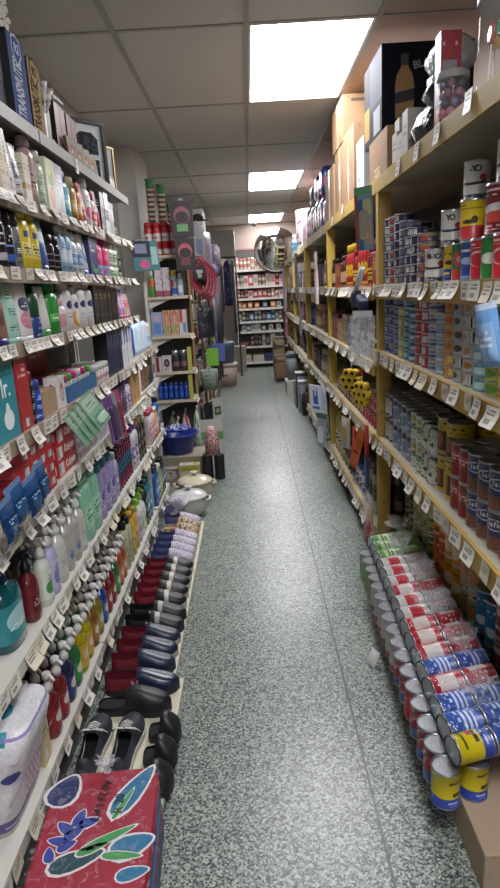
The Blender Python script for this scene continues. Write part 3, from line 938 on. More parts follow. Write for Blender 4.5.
for q, (yy, dd, ll) in enumerate(((1.70, -.73, 'olive'), (1.81, -.75, 'pale'), (1.90, -.74, 'pale'))):
    put(bag1, dd, yy, LZ[4] + .001, .2 * q, lab='crumpled clear bag of sachets, %s from near end, behind cardboard tray, fifth left shelf' % ORD[q])
# blue tray of wrapped packs with pink and green lids
tr = empty('display_tray', (-.70, 2.2, LZ[4] + .0006)); tag(tr, 'low blue display tray full of clear packs with pink lids, fifth left shelf', 'tray')
b = MB(); b.box(-.09, .085, -.19, .19, 0, .004); b.box(.081, .085, -.19, .19, .004, .055); b.box(-.09, -.086, -.19, .19, .004, .055); b.box(-.0859, .0809, -.19, -.186, .004, .055); b.box(-.0859, .0809, .186, .19, .004, .055)
mobj('tray_box', b.build('tray_box'), plain('#2f6494', .5), tr)
for q in range(6):
    c = ('#c8388c', '#5fae4c', '#c8388c', '#d8d6d4', '#c8388c', '#58a848')[q]
    pk = jar('glue_pot', 'clear pot with %s lid' % {'#c8388c': 'bright pink', '#5fae4c': 'lime', '#d8d6d4': 'white', '#58a848': 'lime'}[c], .026, .085, label('clrpot', '#b4b0ac', [('text', .2, .8, .3, .6, '#7a8088', 2, 7)], .2), plain(c, .3), .3)
    put(pk, -.655, 2.05 + q * .06, LZ[4] + .0052, 0, 'the blue tray, fifth left shelf', col=q)
    put(pk, -.715, 2.05 + q * .06, LZ[4] + .0052, 0, 'the blue tray, fifth left shelf', row=1, col=q)
# red big box + white pots beyond
run = [
 (carton('product_box', 'large red gift carton', .3, .09, .19, label('bred', '#a02830', [('rect', .1, .9, .65, .9, '#b8444a'), ('text', .15, .85, .7, .84, '#e8c8c4', 2, 9)], rep=1), plain('#98242c', .45)), 1, 1, 1, .19),
]
fill(run, 2.1, fs, LZ[4], 'fifth left shelf')
run = [
 (jar('cream_jar', 'small white pot with pale lid', .024, .075, label('wpot', '#d2d0d0', [('band', .3, .6, '#b88a98')]), WHITE), 4, 1, 1),
 (carton('product_box', 'tall black carton with blue edge', .055, .06, .2, label('tblk', '#17181c', [('rect', 0, .16, 0, 1, '#2c4a94'), ('text', .3, .8, .6, .85, '#8c8e96', 4, 5)], rep=1), plain('#1a1b20', .4)), 5, 1, 1),
 (carton('product_box', 'tall white carton with navy corner', .06, .06, .19, label('twn', '#cdd0d4', [('rect', 0, .4, .6, 1, '#27408c'), ('text', .45, .9, .3, .5, '#7a86a0', 3, 5)], rep=1)), 4, 1, 1),
]
fill(run, 2.42, fs, LZ[4], 'fifth left shelf')
# --- sixth shelf (index 5): toothpaste
TPB = label('tpred', '#ac2028', [('rect', .03, .3, .12, .88, '#c8c4c4'), ('oval', .74, .5, .18, .3, '#c04048'), ('rect', .34, .9, .1, .22, '#7c1418'), ('barcode', .05, .25, .2, .8)], .35, 1)
TPE = label('tpend', '#b4242c', [('barcode', .2, .8, .25, .75)], .35, 1)
TPS = label('tpsilver', '#b4b8bc', [('rect', .05, .5, .2, .8, '#b02a34'), ('rect', .6, .95, .2, .8, '#5a74a8')], .3, 1)
def lying(name, desc, l, w, h, front, side):      # a long flat carton lying with its end to the aisle
    b = MB(); b.box(-l/2, l/2, -w/2, w/2, 0, h, 1, 0, 0)
    return Proto(name, 'box', desc, [(name, cached(('ly', l, w, h), lambda: b.build(name, 2)), [front, side], None, [])], w, l, h)
tp1 = lying('toothpaste_box', 'red toothpaste carton', .17, .06, .042, TPB, TPE)
tp2 = lying('toothpaste_box', 'silver and red toothpaste carton', .17, .05, .036, TPS, TPS)
wl = plain('#e4dcd8', .4)
for q in range(4):
    for lv in range(4):
        o = put(tp1, -.70, 1.56 + q * .064, LZ[5] + .0006 + lv * .0428, RN.uniform(-.02, .02), 'sixth left shelf', lv, 0)
    if q < 4:
        pass
# a few turned side-on, name to the aisle
sd = carton('toothpaste_box', 'red toothpaste carton turned side-on with white lettering', .19, .045, .05, TPB, TPE)
for q, (yy, zz) in enumerate(((1.93, 0), (1.93, .0512), (1.95, .1024))):
    o = put(sd, -.645, yy, LZ[5] + .0007 + zz, 0, 'sixth left shelf', q, col=1)
    text('Colgate', .034, wl, o, fX(.0229, .035, .026), bold=.0006)
for q in range(5):
    for lv in range(5):
        put(tp2, -.70, 2.06 + q * .054, LZ[5] + .0006 + lv * .0366, RN.uniform(-.02, .02), 'sixth left shelf', lv, 0)
run = [
 (carton('product_box', 'tall purple and white carton', .05, .07, .17, label('purw', '#7c5a94', [('band', 0, .45, '#c4bcc8'), ('text', .2, .8, .55, .8, '#e0d4e4', 3, 5)], rep=1)), 3, 1, 1),
 (carton('product_box', 'small red and violet carton', .065, .07, .075, label('rvi', '#a83048', [('rect', .1, .9, .4, .8, '#4c3a78')], rep=1)), 2, 1, 2),
 (carton('product_box', 'dark violet carton', .06, .07, .15, label('dvi', '#3a2c4a', [('text', .2, .8, .5, .8, '#b8a8c4', 3, 5)], rep=1)), 4, 1, 1),
 (bottle('lotion_bottle', 'white bottle with purple cap', .07, .05, .16, lab2('wpc', '#cccad0', '#5c3c80', '#8a6cac'), plain('#8a3c8c', .3)), 2, 1, 1),
 (carton('product_box', 'tan carton', .075, .06, .18, label('tanc', '#b08a5c', [('text', .2, .8, .5, .8, '#6a4c2c', 3, 5)], rep=1), plain('#a8845a', .5)), 3, 1, 1),
]
fill(run, 2.34, fs, LZ[5], 'sixth left shelf')
# --- seventh shelf (index 6): pump bottles, body wash
teal = pump('mouthwash_bottle', 'large teal mouthwash bottle', .13, .075, .24, liquid_mat('#14666c', 'mouthwash_teal'), label('tll', '#2f8088', [('oval', .5, .55, .3, .3, '#9cc4c8'), ('text', .25, .75, .3, .45, '#d8e8e8', 2, 6)], .3), plain('#26305e', .3))
z7 = LZ[6] + .0006
put(teal, -.665, 1.41, z7, 0, lab='large teal mouthwash bottle with blue cap, nearest on the seventh left shelf')
tl2 = pump('mouthwash_bottle', 'teal', .12, .07, .235, plain('#124a4c', .12, 0, None, .5), None, plain('#cfd2d4', .3))
put(tl2, -.755, 1.385, z7, 0, lab='second teal bottle with white cap, deep behind the large teal mouthwash')
redp = pump('shampoo_bottle', 'dark red bottle with black pump', .06, .05, .2, plain('#5c1a20', .2, 0, None, .4), label('redpl', '#6a2026', [('rect', .2, .8, .15, .7, '#4a1218'), ('text', .25, .75, .3, .6, '#c89a90', 3, 6)]), BLACK)
put(redp, -.645, 1.525, z7, 0, lab='dark red bottle with black pump, beside the teal mouthwash, seventh left shelf')
put(redp, -.715, 1.54, z7, 0, lab='dark red bottle with black pump, hidden behind its red twin, seventh left shelf')
gw = pump('shampoo_bottle', 'white pump bottle with green leaf label', .058, .045, .2, plain('#c0c8bc', .25), label('gwl', '#c8d0c4', [('oval', .5, .4, .3, .25, '#4c8c4c'), ('text', .25, .75, .7, .85, '#3a5c3c', 2, 6)]), WHITE)
lv_ = pump('shampoo_bottle', 'lavender pump bottle', .058, .045, .21, plain('#a9a4c4', .25), label('lvl', '#b4b0cc', [('oval', .5, .4, .25, .3, '#7a74ac'), ('text', .25, .75, .7, .85, '#5a5690', 2, 6)]), WHITE)
cl = pump('shampoo_bottle', 'clear pump bottle of pale gel', .066, .05, .215, plain('#b6b6ae', .15, 0, None, .4), label('cll', '#bcbcb4', [('text', .25, .75, .3, .6, '#8c8c88', 4, 6)]), WHITE)
cl2 = pump('shampoo_bottle', 'frosted pump bottle of grey gel', .07, .055, .22, plain('#9f9d98', .2, 0, None, .3), label('cll2', '#a6a49e', [('text', .25, .75, .3, .6, '#82807c', 4, 6), ('oval', .5, .3, .2, .14, '#5c74a8')]), WHITE)
y = fill([(gw, 1, 2, 1), (lv_, 1, 2, 1)], 1.585, fs, LZ[6], 'seventh left shelf', gap=.008)
y = fill([(cl, 1, 2, 1), (cl2, 2, 3, 1), (cl, 1, 3, 1)], y + .01, fs, LZ[6], 'seventh left shelf', gap=.01)
run = [
 (bottle('shampoo_bottle', 'mint body wash bottle', .1, .06, .235, label('mintb', '#7fb89c', [('rect', .2, .8, .2, .62, '#9ccab0'), ('text', .25, .75, .3, .55, '#2c6a54', 4, 6)], .25), plain('#8fc4a8', .35), caph=.1, p=3.5, capw=.85, shoulder=.08), 2, 1, 1),
 (bottle('shampoo_bottle', 'violet body wash with teal cap', .085, .06, .225, label('violb', '#8f86b4', [('rect', .2, .8, .2, .6, '#b4aecc'), ('oval', .5, .5, .2, .12, '#5c5090'), ('text', .25, .75, .25, .38, '#4a4480', 2, 6)], .25), plain('#22707c', .35), caph=.16, p=3, capw=.8), 3, 1, 1),
 (bottle('shampoo_bottle', 'lilac and white bottle', .06, .05, .2, lab2('lilw', '#b7b0c8', '#4a4480', '#8f86b4'), plain('#c9c6d0', .3), caph=.14), 1, 1, 1),
]
y = fill(run, y + .01, fs, LZ[6], 'seventh left shelf', gap=.006)
RO = [label('roll%d' % i, '#1b1a20', [('oval', .5, .45, .3, .2, c), ('band', .8, .86, c2)], .3) for i, (c, c2) in enumerate((('#a82848', '#c8546c'), ('#2c5ca0', '#5c8cc8'), ('#6a2c50', '#b0406c'), ('#287888', '#58a8b4')))]
cc = ('crimson', 'blue', 'plum', 'teal')
y0 = y + .006
for q in range(7):
    for lv in range(3):
        k = (q * 2 + lv) % 4
        pr = spray('roll_on_deodorant', 'black roll-on with %s badge' % cc[k], .022, .066, RO[k], plain(('#6a1c30', '#254a84', '#45203a', '#20606c')[k], .3), .35)
        put(pr, -.64, y0 + .022 + q * .0475, LZ[6] + .0006 + lv * .0668, 0, 'seventh left shelf', lv, 0, col=q)
        put(pr, -.688, y0 + .022 + q * .0475, LZ[6] + .0006 + lv * .0668, 0, 'seventh left shelf', lv, 1, col=q)
y = y0 + 7 * .0475 + .01
run = [
 (bottle('shampoo_bottle', 'white shampoo with plum cap', .075, .055, .22, lab2('wplum', '#c9c7cc', '#5c3c80', '#7c6ca0'), plain('#7c3c84', .3), caph=.12, capw=.7), 2, 1, 1),
 (bottle('shampoo_bottle', 'black shampoo bottle with gold cap', .07, .055, .22, lab2('bgold', '#202024', '#b8a068'), plain('#a98a54', .3), caph=.14), 3, 1, 1),
]
fill(run, y, fs, LZ[6], 'seventh left shelf', limit=3.39)
# --- bottom shelf (index 7): hand soaps
def soap(nm, hexc, dsc, lab, head=None, h=.2):
    return pump('soap_bottle', dsc, .07, .046, h, liquid_mat(hexc, 'soap_' + nm), label('sp' + nm, hexc, [('rect', .2, .8, .1, .8, lab), ('oval', .5, .5, .2, .2, '#d8d4c8'), ('text', .28, .72, .68, .78, '#ece8e0', 1, 6)], .3), head or WHITE)
sR = soap('red', '#7c2428', 'red hand soap with white pump', '#8f3034')
sN = soap('navy', '#232a52', 'navy hand soap with white pump', '#34407c')
sG = soap('green', '#23703a', 'green hand soap with white pump', '#3f8f50')
sY = soap('yellow', '#b5a818', 'yellow hand soap with white pump', '#cf9a4c')
sA = soap('amber', '#8a5c20', 'amber hand soap with white pump', '#a87838')
sO = soap('orange', '#b0562c', 'orange hand soap with white pump', '#c87848')
sB = soap('blue', '#2a4a94', 'blue hand soap with white pump', '#4468b0')
sM = soap('olive', '#8a7c20', 'olive hand soap with white pump', '#a89a48')
z8 = LZ[7]; pl = 'bottom left shelf'
fill([(sR, 2, 1, 1), (sN, 1, 1, 1), (sG, 1, 1, 1), (sY, 1, 1, 1), (sY, 1, 1, 1), (sA, 1, 1, 1), (sM, 1, 1, 1), (sB, 1, 1, 1), (sR, 2, 1, 1), (sG, 1, 1, 1), (sO, 2, 1, 1)], 1.50, -.615, z8, pl, gap=.008)
fill([(sN, 2, 1, 1), (sR, 1, 1, 1), (sN, 1, 1, 1), (sG, 2, 1, 1), (sG, 1, 1, 1), (sA, 2, 1, 1), (sB, 1, 1, 1), (sR, 2, 1, 1), (sO, 1, 1, 1), (sR, 1, 1, 1)], 1.46, -.668, z8, pl + ', second row', gap=.012)
fill([(sB, 1, 1, 1), (sR, 2, 1, 1), (sN, 2, 1, 1), (sY, 2, 1, 1), (sM, 1, 1, 1), (sO, 1, 1, 1), (sG, 2, 1, 1), (sR, 1, 1, 1)], 1.49, -.722, z8, pl + ', third row', gap=.012)
y = 2.60
run = [
 (bottle('shampoo_bottle', 'pale gel bottle with black cap', .07, .05, .23, label('pgel', '#a8a888', [('text', .25, .75, .3, .6, '#6c6c4c', 4, 6)], .15), BLACK, caph=.16), 2, 2, 1),
 (bottle('shampoo_bottle', 'golden yellow shampoo bottle', .075, .055, .22, label('goldsh', '#c09a38', [('rect', .2, .8, .2, .6, '#d4b45c'), ('text', .25, .75, .3, .5, '#6c4c14', 3, 6)], .25), plain('#a8842c', .3), caph=.12, capw=.8), 2, 2, 1),
 (pump('shampoo_bottle', 'lilac shampoo with lime pump', .07, .055, .23, plain('#b0a0c0', .25), label('llime', '#c0b4cc', [('oval', .5, .5, .2, .2, '#7c6c9c')]), plain('#7cb83c', .3)), 1, 2, 1),
 (pump('shampoo_bottle', 'white shampoo with lime pump', .075, .06, .24, plain('#c9cbc2', .25), label('wlime', '#d0d2c8', [('oval', .5, .4, .16, .3, '#7cac3c'), ('text', .3, .7, .72, .84, '#5a6c48', 2, 5)]), plain('#86c040', .3)), 2, 2, 1),
 (bottle('shampoo_bottle', 'tall black shampoo with silver print', .06, .055, .23, lab2('tbs', '#22242c', '#b8bcc4'), BLACK, caph=.12), 1, 2, 1),
 (bottle('shampoo_bottle', 'tall teal shampoo bottle', .06, .055, .24, lab2('ttl', '#1f6a78', '#c8e0e4', '#3a8f9c'), plain('#17505c', .3), caph=.14), 2, 2, 1),
 (bottle('shampoo_bottle', 'orange and violet bottle', .065, .05, .21, label('orv', '#c8742c', [('band', 0, .5, '#9c7cb0'), ('text', .25, .75, .2, .4, '#e8dcec', 2, 6)]), plain('#d8c8a8', .3), caph=.12), 1, 2, 1),
]
fill(run, y, -.615, z8, pl, gap=.006, limit=3.39)
# ledges past the unit
run = [
 (bottle('shampoo_bottle', 'royal blue shampoo bottle', .06, .05, .24, lab2('royb', '#22508f', '#c8d8ec', '#3a70b0'), plain('#141c30', .3), caph=.14), 2, 1, 1),
 (bottle('shampoo_bottle', 'olive green shampoo bottle', .06, .05, .21, lab2('olsh', '#7c8a4c', '#e0e4c8', '#98a468'), WHITE, caph=.14), 2, 1, 1),
 (bottle('shampoo_bottle', 'black and blue shampoo bottle', .06, .05, .22, lab2('bbsh', '#1c2436', '#a8b8d8', '#2c4c8c'), BLACK, caph=.14), 3, 1, 1),
]
fill(run, 3.46, -.605, z8, 'lower grey ledge', limit=3.90)
run = [
 (bottle('shampoo_bottle', 'pink and white shampoo bottle', .06, .05, .2, lab2('pwsh', '#c8bcbc', '#a04058', '#c07888'), plain('#b85068', .3), caph=.14), 3, 1, 1),
 (bottle('shampoo_bottle', 'orange shampoo bottle', .06, .05, .18, lab2('orsh', '#c8803c', '#f0e0c8', '#d89c60'), WHITE, caph=.14), 2, 1, 1),
 (bottle('shampoo_bottle', 'tall blue shampoo bottle with dark cap', .06, .05, .23, lab2('tbl', '#24609c', '#d0e0f0', '#3c80b8'), plain('#101828', .3), caph=.14), 2, 1, 1),
]
fill(run, 3.46, -.605, LZ[6], 'upper grey ledge', limit=3.90)
# --- recessed unit: white packs
fr = XR2 - .012
run = [
 (softpack('pad_packet', 'white pad packet with royal blue swoosh', .17, .09, .19, label('padb', '#d6d9dc', [('oval', .2, .5, .34, .6, '#2a48a8'), ('text', .5, .9, .6, .75, '#5c6c98', 2, 6)], .3, 1)), 2, 1, 1),
 (softpack('pad_packet', 'sky blue pad packet', .16, .09, .2, label('pads', '#8fbfe0', [('rect', .1, .35, 0, 1, '#c9dff0'), ('text', .45, .9, .5, .7, '#eef4fa', 2, 6)], .3, 1)), 3, 1, 1),
 (softpack('pad_packet', 'white and pale blue pad packet', .16, .09, .18, label('padw', '#d0d6da', [('band', .3, .5, '#8fb4d4')], .3, 1)), 3, 1, 1),
]
fill(run, 3.45, fr, 1.035, 'top set-back shelf', limit=4.53)
run = [
 (carton('product_box', 'tall white carton with faint grey print', .2, .09, .2, label('whc', '#d6d6d2', [('text', .35, .65, .3, .7, '#8f8c84', 5, 4)], rep=1), plain('#d0d0cc', .4)), 2, 1, 1),
 (carton('product_box', 'brown patterned carton', .14, .08, .17, label('brp', '#6c4c38', [('spots', 6, .25, '#c8b49c')], rep=1)), 2, 1, 1),
 (carton('product_box', 'slim dark carton', .1, .08, .18, label('sdk', '#2c2a2c', [('text', .2, .8, .4, .7, '#988c80', 3, 5)], rep=1)), 2, 1, 1),
 (carton('product_box', 'white carton with plum label', .12, .08, .17, label('wpl', '#ccc8c4', [('rect', .2, .8, .3, .7, '#7c3c54')], rep=1)), 3, 1, 1),
]
fill(run, 3.46, fr, .80, 'middle set-back shelf', limit=4.53)
run = [
 (carton('product_box', 'large white carton with rows of black cups', .28, .1, .27, label('cups', '#d2d2cc', [('text', .08, .92, .1, .36, '#2c2a28', 2, 7), ('text', .08, .92, .55, .8, '#2c2a28', 2, 7)], rep=1), plain('#cfcfc8', .4)), 3, 1, 1),
 (carton('product_box', 'white carton with grey cat shapes', .14, .08, .2, label('cats', '#ccccc6', [('spots', 5, .22, '#4c4a48')], rep=1)), 3, 1, 1),
]
fill(run, 3.46, fr, .45, 'bottom set-back shelf', limit=4.53)
# ------------------------------------------------------------ LEFT: top shelf
zt = LZ[0] + .0026
def toybox(y, w, h, mat, ink, lab, ang=0.0):
    e = empty('toy_box', (-.745, y, zt), ang); tag(e, lab, 'toy box', 'tall toy boxes on top of the left shelving')
    b = MB(); b.box(-.13, .13, -w/2, w/2, 0, h, 0, 1, 0)
    dark = label('toydark', '#15161c', [('rect', .1, .9, .08, .9, '#20232e'), ('oval', .5, .55, .3, .25, '#3c4658'), ('text', .1, .6, .1, .16, '#9a9ca4', 1, 8), ('oval', .5, .4, .12, .16, '#767c8a')], .7, 1)
    bd = mobj('box_carton', b.build('box_carton', 2), [mat, dark], e)
    text('TRANSMUTES', .088, ink, bd, fX(.1302, -.004, h*.405, PI/2), sx=.275 * h / .222, bold=.0022, shear=.08)
    # shield badge
    b = MB()
    o1 = [(-.036, .03), (-.042, -.012), (0, -.046), (.042, -.012), (.036, .03), (0, .038)]
    o1 = [(x*.9, y2) for x, y2 in o1]; o1.reverse() if False else None
    b.prism(o1, 0, .0006); 
    s = mobj('badge', b.build('badge'), ink, bd, fX(.1301, 0, h*.86))
    b = MB(); b.prism([(x*.82, y2*.82) for x, y2 in o1], .0007, .0011); mobj('badge_field', b.build('badge_field'), mat, s)
    text('R2', .034, ink, bd, fX(.1314, 0, h*.86), bold=.001)
    return e
blue = plain('#2a4a86', .85); gold = plain('#a88a4c', .85)
toybox(1.93, .135, .222, blue, plain('#c4ccd8', .9), 'tall blue toy box with silver lettering, on the top left shelf')
toybox(2.068, .105, .205, gold, plain('#1c1810', .9), 'tall gold toy box with black lettering, behind the blue one')
dk = carton('toy_box', 'dark toy box', .11, .24, .19, label('toyb2', '#17181e', [('rect', .1, .9, .1, .9, '#262a36'), ('text', .1, .5, .12, .2, '#c9c9cc', 1, 7), ('oval', .6, .6, .25, .2, '#4c5468')], .75, 1))
put(dk, -.75, 1.795, zt, 0, lab='dark navy toy box with white print, nearest on the top left shelf')
# orchid
e = empty('artificial_orchid', (-.68, 1.795, zt + .1906)); tag(e, 'artificial orchid with white flowers on the dark toy box', 'flower')
b = MB(); b.loft([S(0, .03), S(.05, .036), S(.05, .03), S(.045, .002)], 12); mobj('flower_pot', b.build('flower_pot'), plain('#45423e', .6), e)
st = [(0, 0, .045), (.01, .012, .11), (.03, .03, .15), (.05, .046, .13), (.06, .058, .05)]
b = MB(); b.tube(st, .0025); mobj('stem', b.build('stem'), plain('#4c4438', .7), e)
for q, (px, py, pz) in enumerate(((.058, .05, .12), (.064, .056, .08), (.064, .062, .045), (.045, .042, .15), (.062, .056, .155))):
    b = MB()
    for k in range(5):
        a = 2*PI*k/5 + .3*q
        c0, s0 = math.cos(a), math.sin(a)
        w = .009
        b.quad((0.002, 0, 0), (.006, c0*.016 - s0*w, s0*.016 + c0*w), (.004, c0*.028, s0*.028), (.006, c0*.016 + s0*w, s0*.016 - c0*w), 0, True)
    b.loft([(0, .004, .004, 2, 0, 0, 1), (.008, .003, .003, 2, 0, 0, 1)], 6)
    f = mobj('blossom', b.build('blossom', 2), [plain('#dcd8d4', .6), plain('#8a4a60', .6)], e, T(px, py, pz, rx=.4*q, rz=-.4))
# gifts
e = empty('gift_box', (-.70, 2.185, zt)); tag(e, 'navy gift box with white ribbon bow beside the gold toy box', 'gift box')
b = MB(); b.box(-.08, .07, -.045, .045, 0, .13); mobj('gift_box', b.build('gift_box'), plain('#252a3c', .4), e)
b = MB()
for k in range(4):
    a = k * PI/2 + .4
    pts = [(.072, 0, .13)] + [(.075 + .01*math.sin(t*PI), math.cos(a)*.05*math.sin(t*PI*.9), .13 + .03*math.sin(a)*1.2 * t + .035*math.sin(t*PI)) for t in (.25, .5, .75, 1)]
    b.tube(pts, [.004, .008, .01, .008, .003], 6)
mobj('ribbon_bow', b.build('ribbon_bow'), plain('#dcdad6', .4), e)
b = MB(); b.box(.0702, .071, -.008, .008, .001, .13); mobj('ribbon', b.build('ribbon'), plain('#d4d2ce', .4), e)
e = empty('wooden_plaque', (-.66, 2.30, zt)); tag(e, 'narrow carved wooden plaque on stand before the red gift boxes', 'plaque')
b = MB(); b.box(-.02, .02, -.04, .04, 0, .035, 0); b.box(-.014, .014, -.034, .034, .035, .045); mobj('stand', b.build('stand', bevel=.002), wood('#8c6c44', '#6c4c2c', 'brown_wood'), e)
b = MB(); b.box(-.006, .006, -.024, .024, .0455, .19); b.box(.0061, .009, -.016, .016, .06, .175); mobj('carved_panel', b.build('carved_panel', bevel=.001), wood('#b8987c', '#98785c', 'pale_wood'), e)
rg = label('giftred', '#5c2a2c', [('rect', .08, .92, .06, .94, '#7c3c40'), ('spots', 5, .22, '#a8686c'), ('rect', .38, .62, 0, 1, '#43201f')], .35, 1)
gb = carton('gift_box', 'dark red rose-patterned gift box', .13, .14, .185, rg, label('giftdk', '#1c1516', [('spots', 6, .12, '#5c3a3c')], .4, 1), plain('#2c1a1c', .4))
put(gb, -.72, 2.44, zt, 0, lab='dark red rose-patterned gift box, nearer of two, top left shelf')
put(gb, -.72, 2.59, zt, 0, lab='dark red rose-patterned gift box, farther of two, top left shelf')
b = MB(); b.tube([(-.02, -.05, .1855), (0, -.03, .21), (.01, 0, .19), (.0, .03, .205), (.02, .07, .19)], [.004, .009, .005, .009, .004], 6)
o = mobj('ribbon', b.build('ribbon'), plain('#e0dcd8', .4)); o.location = (-.66, 2.395, zt + .004); tag(o, 'curled white ribbon lying on the nearer red gift box', 'ribbon')
fc = carton('gift_card', 'floral card', .07, .012, .085, label('florc', '#7d7963', [('spots', 5, .28, '#4f5c38'), ('oval', .5, .5, .25, .2, '#8c4434'), ('oval', .45, .4, .1, .1, '#b5a986')], .7, 1), plain('#5c5848', .7))
for q, yy in enumerate((2.46, 2.56, 2.66, 2.76)):
    put(fc, -.622, yy, zt, -.25, 'the top left shelf lip', tilt=(0, -.12))
# picture frames
e = empty('picture_frame', (-.68, 2.94, zt), -.7); tag(e, 'black picture frame with white mount and two dark openings, top left shelf', 'picture frame')
w, h, t = .2, .265, .016
b = MB(); b.box(-.01, .01, -w/2, w/2, 0, t); b.box(-.01, .01, -w/2, w/2, h - t, h); b.box(-.01, .01, -w/2, -w/2 + t, t, h - t); b.box(-.01, .01, w/2 - t, w/2, t, h - t)
mobj('frame_moulding', b.build('frame_moulding'), BLACK, e)
b = MB(); b.box(-.006, .002, -w/2 + t + .0005, w/2 - t - .0005, t + .0005, h - t - .0005); mt = mobj('mount', b.build('mount'), plain('#c2c9cc', .5), e)
b = MB(); b.box(.0022, .0028, -.06, .06, .035, .105); mobj('photo', b.build('photo'), label('photo1', '#3c4248', [('rect', .1, .9, .1, .9, '#565e64'), ('blot', 4, .5, '#23282c')], .2, 1), mt)
b = MB(); b.prism([(-.06, .125), (.06, .125), (.06, .19), (.03, .215), (-.03, .215), (-.06, .19)], 0, .0006); mobj('photo', b.build('photo'), label('photo2', '#40464c', [('blot', 5, .5, '#262b30')], .2, 1), mt, fX(.0022, 0, 0))
b = MB(); b.box(-.001, 0, -.02, .02, 0, .22); mobj('strut', b.build('strut'), BLACK, e, T(-.011, 0, .006, ry=-.25))
e = empty('picture_frame', (-.68, 3.22, zt), -.6); tag(e, 'slim gilt picture frame at the far end of the top left shelf', 'picture frame')
w, h, t = .16, .22, .008
b = MB(); b.box(-.006, .006, -w/2, w/2, 0, t); b.box(-.006, .006, -w/2, w/2, h - t, h); b.box(-.006, .006, -w/2, -w/2 + t, t, h - t); b.box(-.006, .006, w/2 - t, w/2, t, h - t)
mobj('frame_moulding', b.build('frame_moulding'), plain('#a8986c', .35, .4), e)
b = MB(); b.box(-.004, .0, -w/2 + t + .0005, w/2 - t - .0005, t + .0005, h - t - .0005); mobj('print', b.build('print'), label('pr3', '#8f8f8a', [('rect', .2, .8, .2, .8, '#76766f')], .3, 1), e)
sm = jar('candle_jar', 'small white candle jar', .022, .05, plain('#c9c6bf', .4), plain('#b5b0a4', .4), .2)
for q in range(2): put(sm, -.63, 3.06 + q*.06, zt, 0, 'the top left shelf, beside the black frame')

# ------------------------------------------------------------ LEFT: hanging packets
GRB = label('greenblister', '#7c9f87', [('rect', .1, .9, .55, .92, '#a9bcab'), ('rect', .2, .8, .15, .4, '#5c8c6c'), ('text', .2, .8, .62, .85, '#5c8c6c', 2, 8)], .3, 1)
def blister(name, lab, x, y, z, w, h, mat, cat='packet', group=None, ang=(0, 0, 0), bump=None, hook=True, thick=.0015):
    """card hanging from a hook; local +X is the printed face, origin at the hook hole"""
    e = empty(name, (x, y, z)); e.rotation_euler = ang
    tag(e, lab, cat, group)
    b = MB(); b.box(-thick, thick, -w/2, w/2, -h, 0, 0); mobj('backing_card', b.build('backing_card'), mat, e)
    if bump:
        bw, bh, bz, bd, bm = bump
        b = MB(); b.loft([(0, bh/2, bw/2, 5, 0, 0, 0), (bd*.8, bh/2*.95, bw/2*.95, 5, 0, 0, 0), (bd, bh/2*.8, bw/2*.8, 5, 0, 0, 0)], 16)
        b.xf(Matrix(((0, 0, 1, thick + .0004), (0, 1, 0, 0), (-1, 0, 0, bz), (0, 0, 0, 1)))); mobj('blister', b.build('blister'), bm, e)
    return e
for q in range(4):
    blister('hanging_soap_packet', 'pale green blister card, %s, hanging from the fifth left shelf' % ('foremost of four', 'second of four from front', 'third of four from front', 'rearmost of four')[q],
            *(Vector((-.545, 1.93, 1.10)) - Vector((.86*.78, -.29, .42)) * .015*q + Vector((0, -.026, -.006))*q), .092, .115, GRB, group='green blister cards', ang=(.32, -.45, -.35), bump=(.06, .028, -.09, .012, plain('#a9c4b0', .25)) if q == 0 else None)
BLP = label('bluepouch', '#15325a', [('band', .72, 1, '#1f4674'), ('oval', .5, .4, .35, .25, '#23507c'), ('text', .2, .8, .5, .64, '#8fa8c4', 2, 7), ('band', 0, .06, '#5c80a4')], .2, 1)
for q, (yy, zz) in enumerate(((1.335, 1.0), (1.415, .99), (1.495, 1.0), (1.255, .985))):
    pw = pouch('hanging_refill_pouch', 'shiny blue refill pouch', .08, .022, .085, BLP, 'pouch', .5, 4, plain('#5c7ca4', .4), .012)
    put(pw, -.55 + .006*(q % 2), yy, zz - .092, -.1 + .06*q, lab='shiny blue hanging pouch, %s, below the fifth left shelf' % ('second from near end', 'third from near end', 'farthest of four', 'nearest of four')[q], group='blue pouches under the fifth left shelf', tilt=(.15 - .05*q, -.1))
for q in range(3):
    blister('hanging_toothbrush', '%s toothbrush card, %s hanging from fifth left shelf end' % (('violet', 'grey', 'pink')[q], ('nearest', 'second', 'farthest')[q]), -.57, 2.34 + .07*q, LZ[4] - .035, .05, .19,
            label('tbr%d' % q, ('#6c4c7c', '#8a8890', '#b0486c')[q], [('rect', .2, .8, .05, .5, ('#a890b4', '#b8b6bc', '#d8a0b0')[q]), ('text', .2, .8, .6, .8, '#e0dce4', 2, 5)], .3, 1), 'toothbrush', 'hanging toothbrush cards', ang=(0, -.12, -.4), bump=(.02, .14, -.11, .01, plain(('#4c3460', '#55535c', '#8c3450')[q], .3)))
blister('hanging_glove_packet', 'teal and grey packet hanging past the end of the third left shelf', -.545, 3.44, 1.685, .15, .155,
        label('tealp', '#4c7c80', [('rect', 0, .7, .45, 1, '#3a3f4c'), ('rect', .1, .55, .58, .9, '#7c7f98'), ('oval', .42, .22, .2, .16, '#b85c88'), ('rect', .7, .95, .2, .8, '#8fb8b4')], .25, 1), ang=(0, -.1, -1.0))
b = MB(); b.tube([(-.6, 3.37, 1.672), (-.57, 3.41, 1.69), (-.55, 3.435, 1.692)], .0018, 5)
o = mobj('hanging_hook', b.build('hanging_hook'), METAL); tag(o, 'thin wire hook holding the teal and grey packet', 'hook')

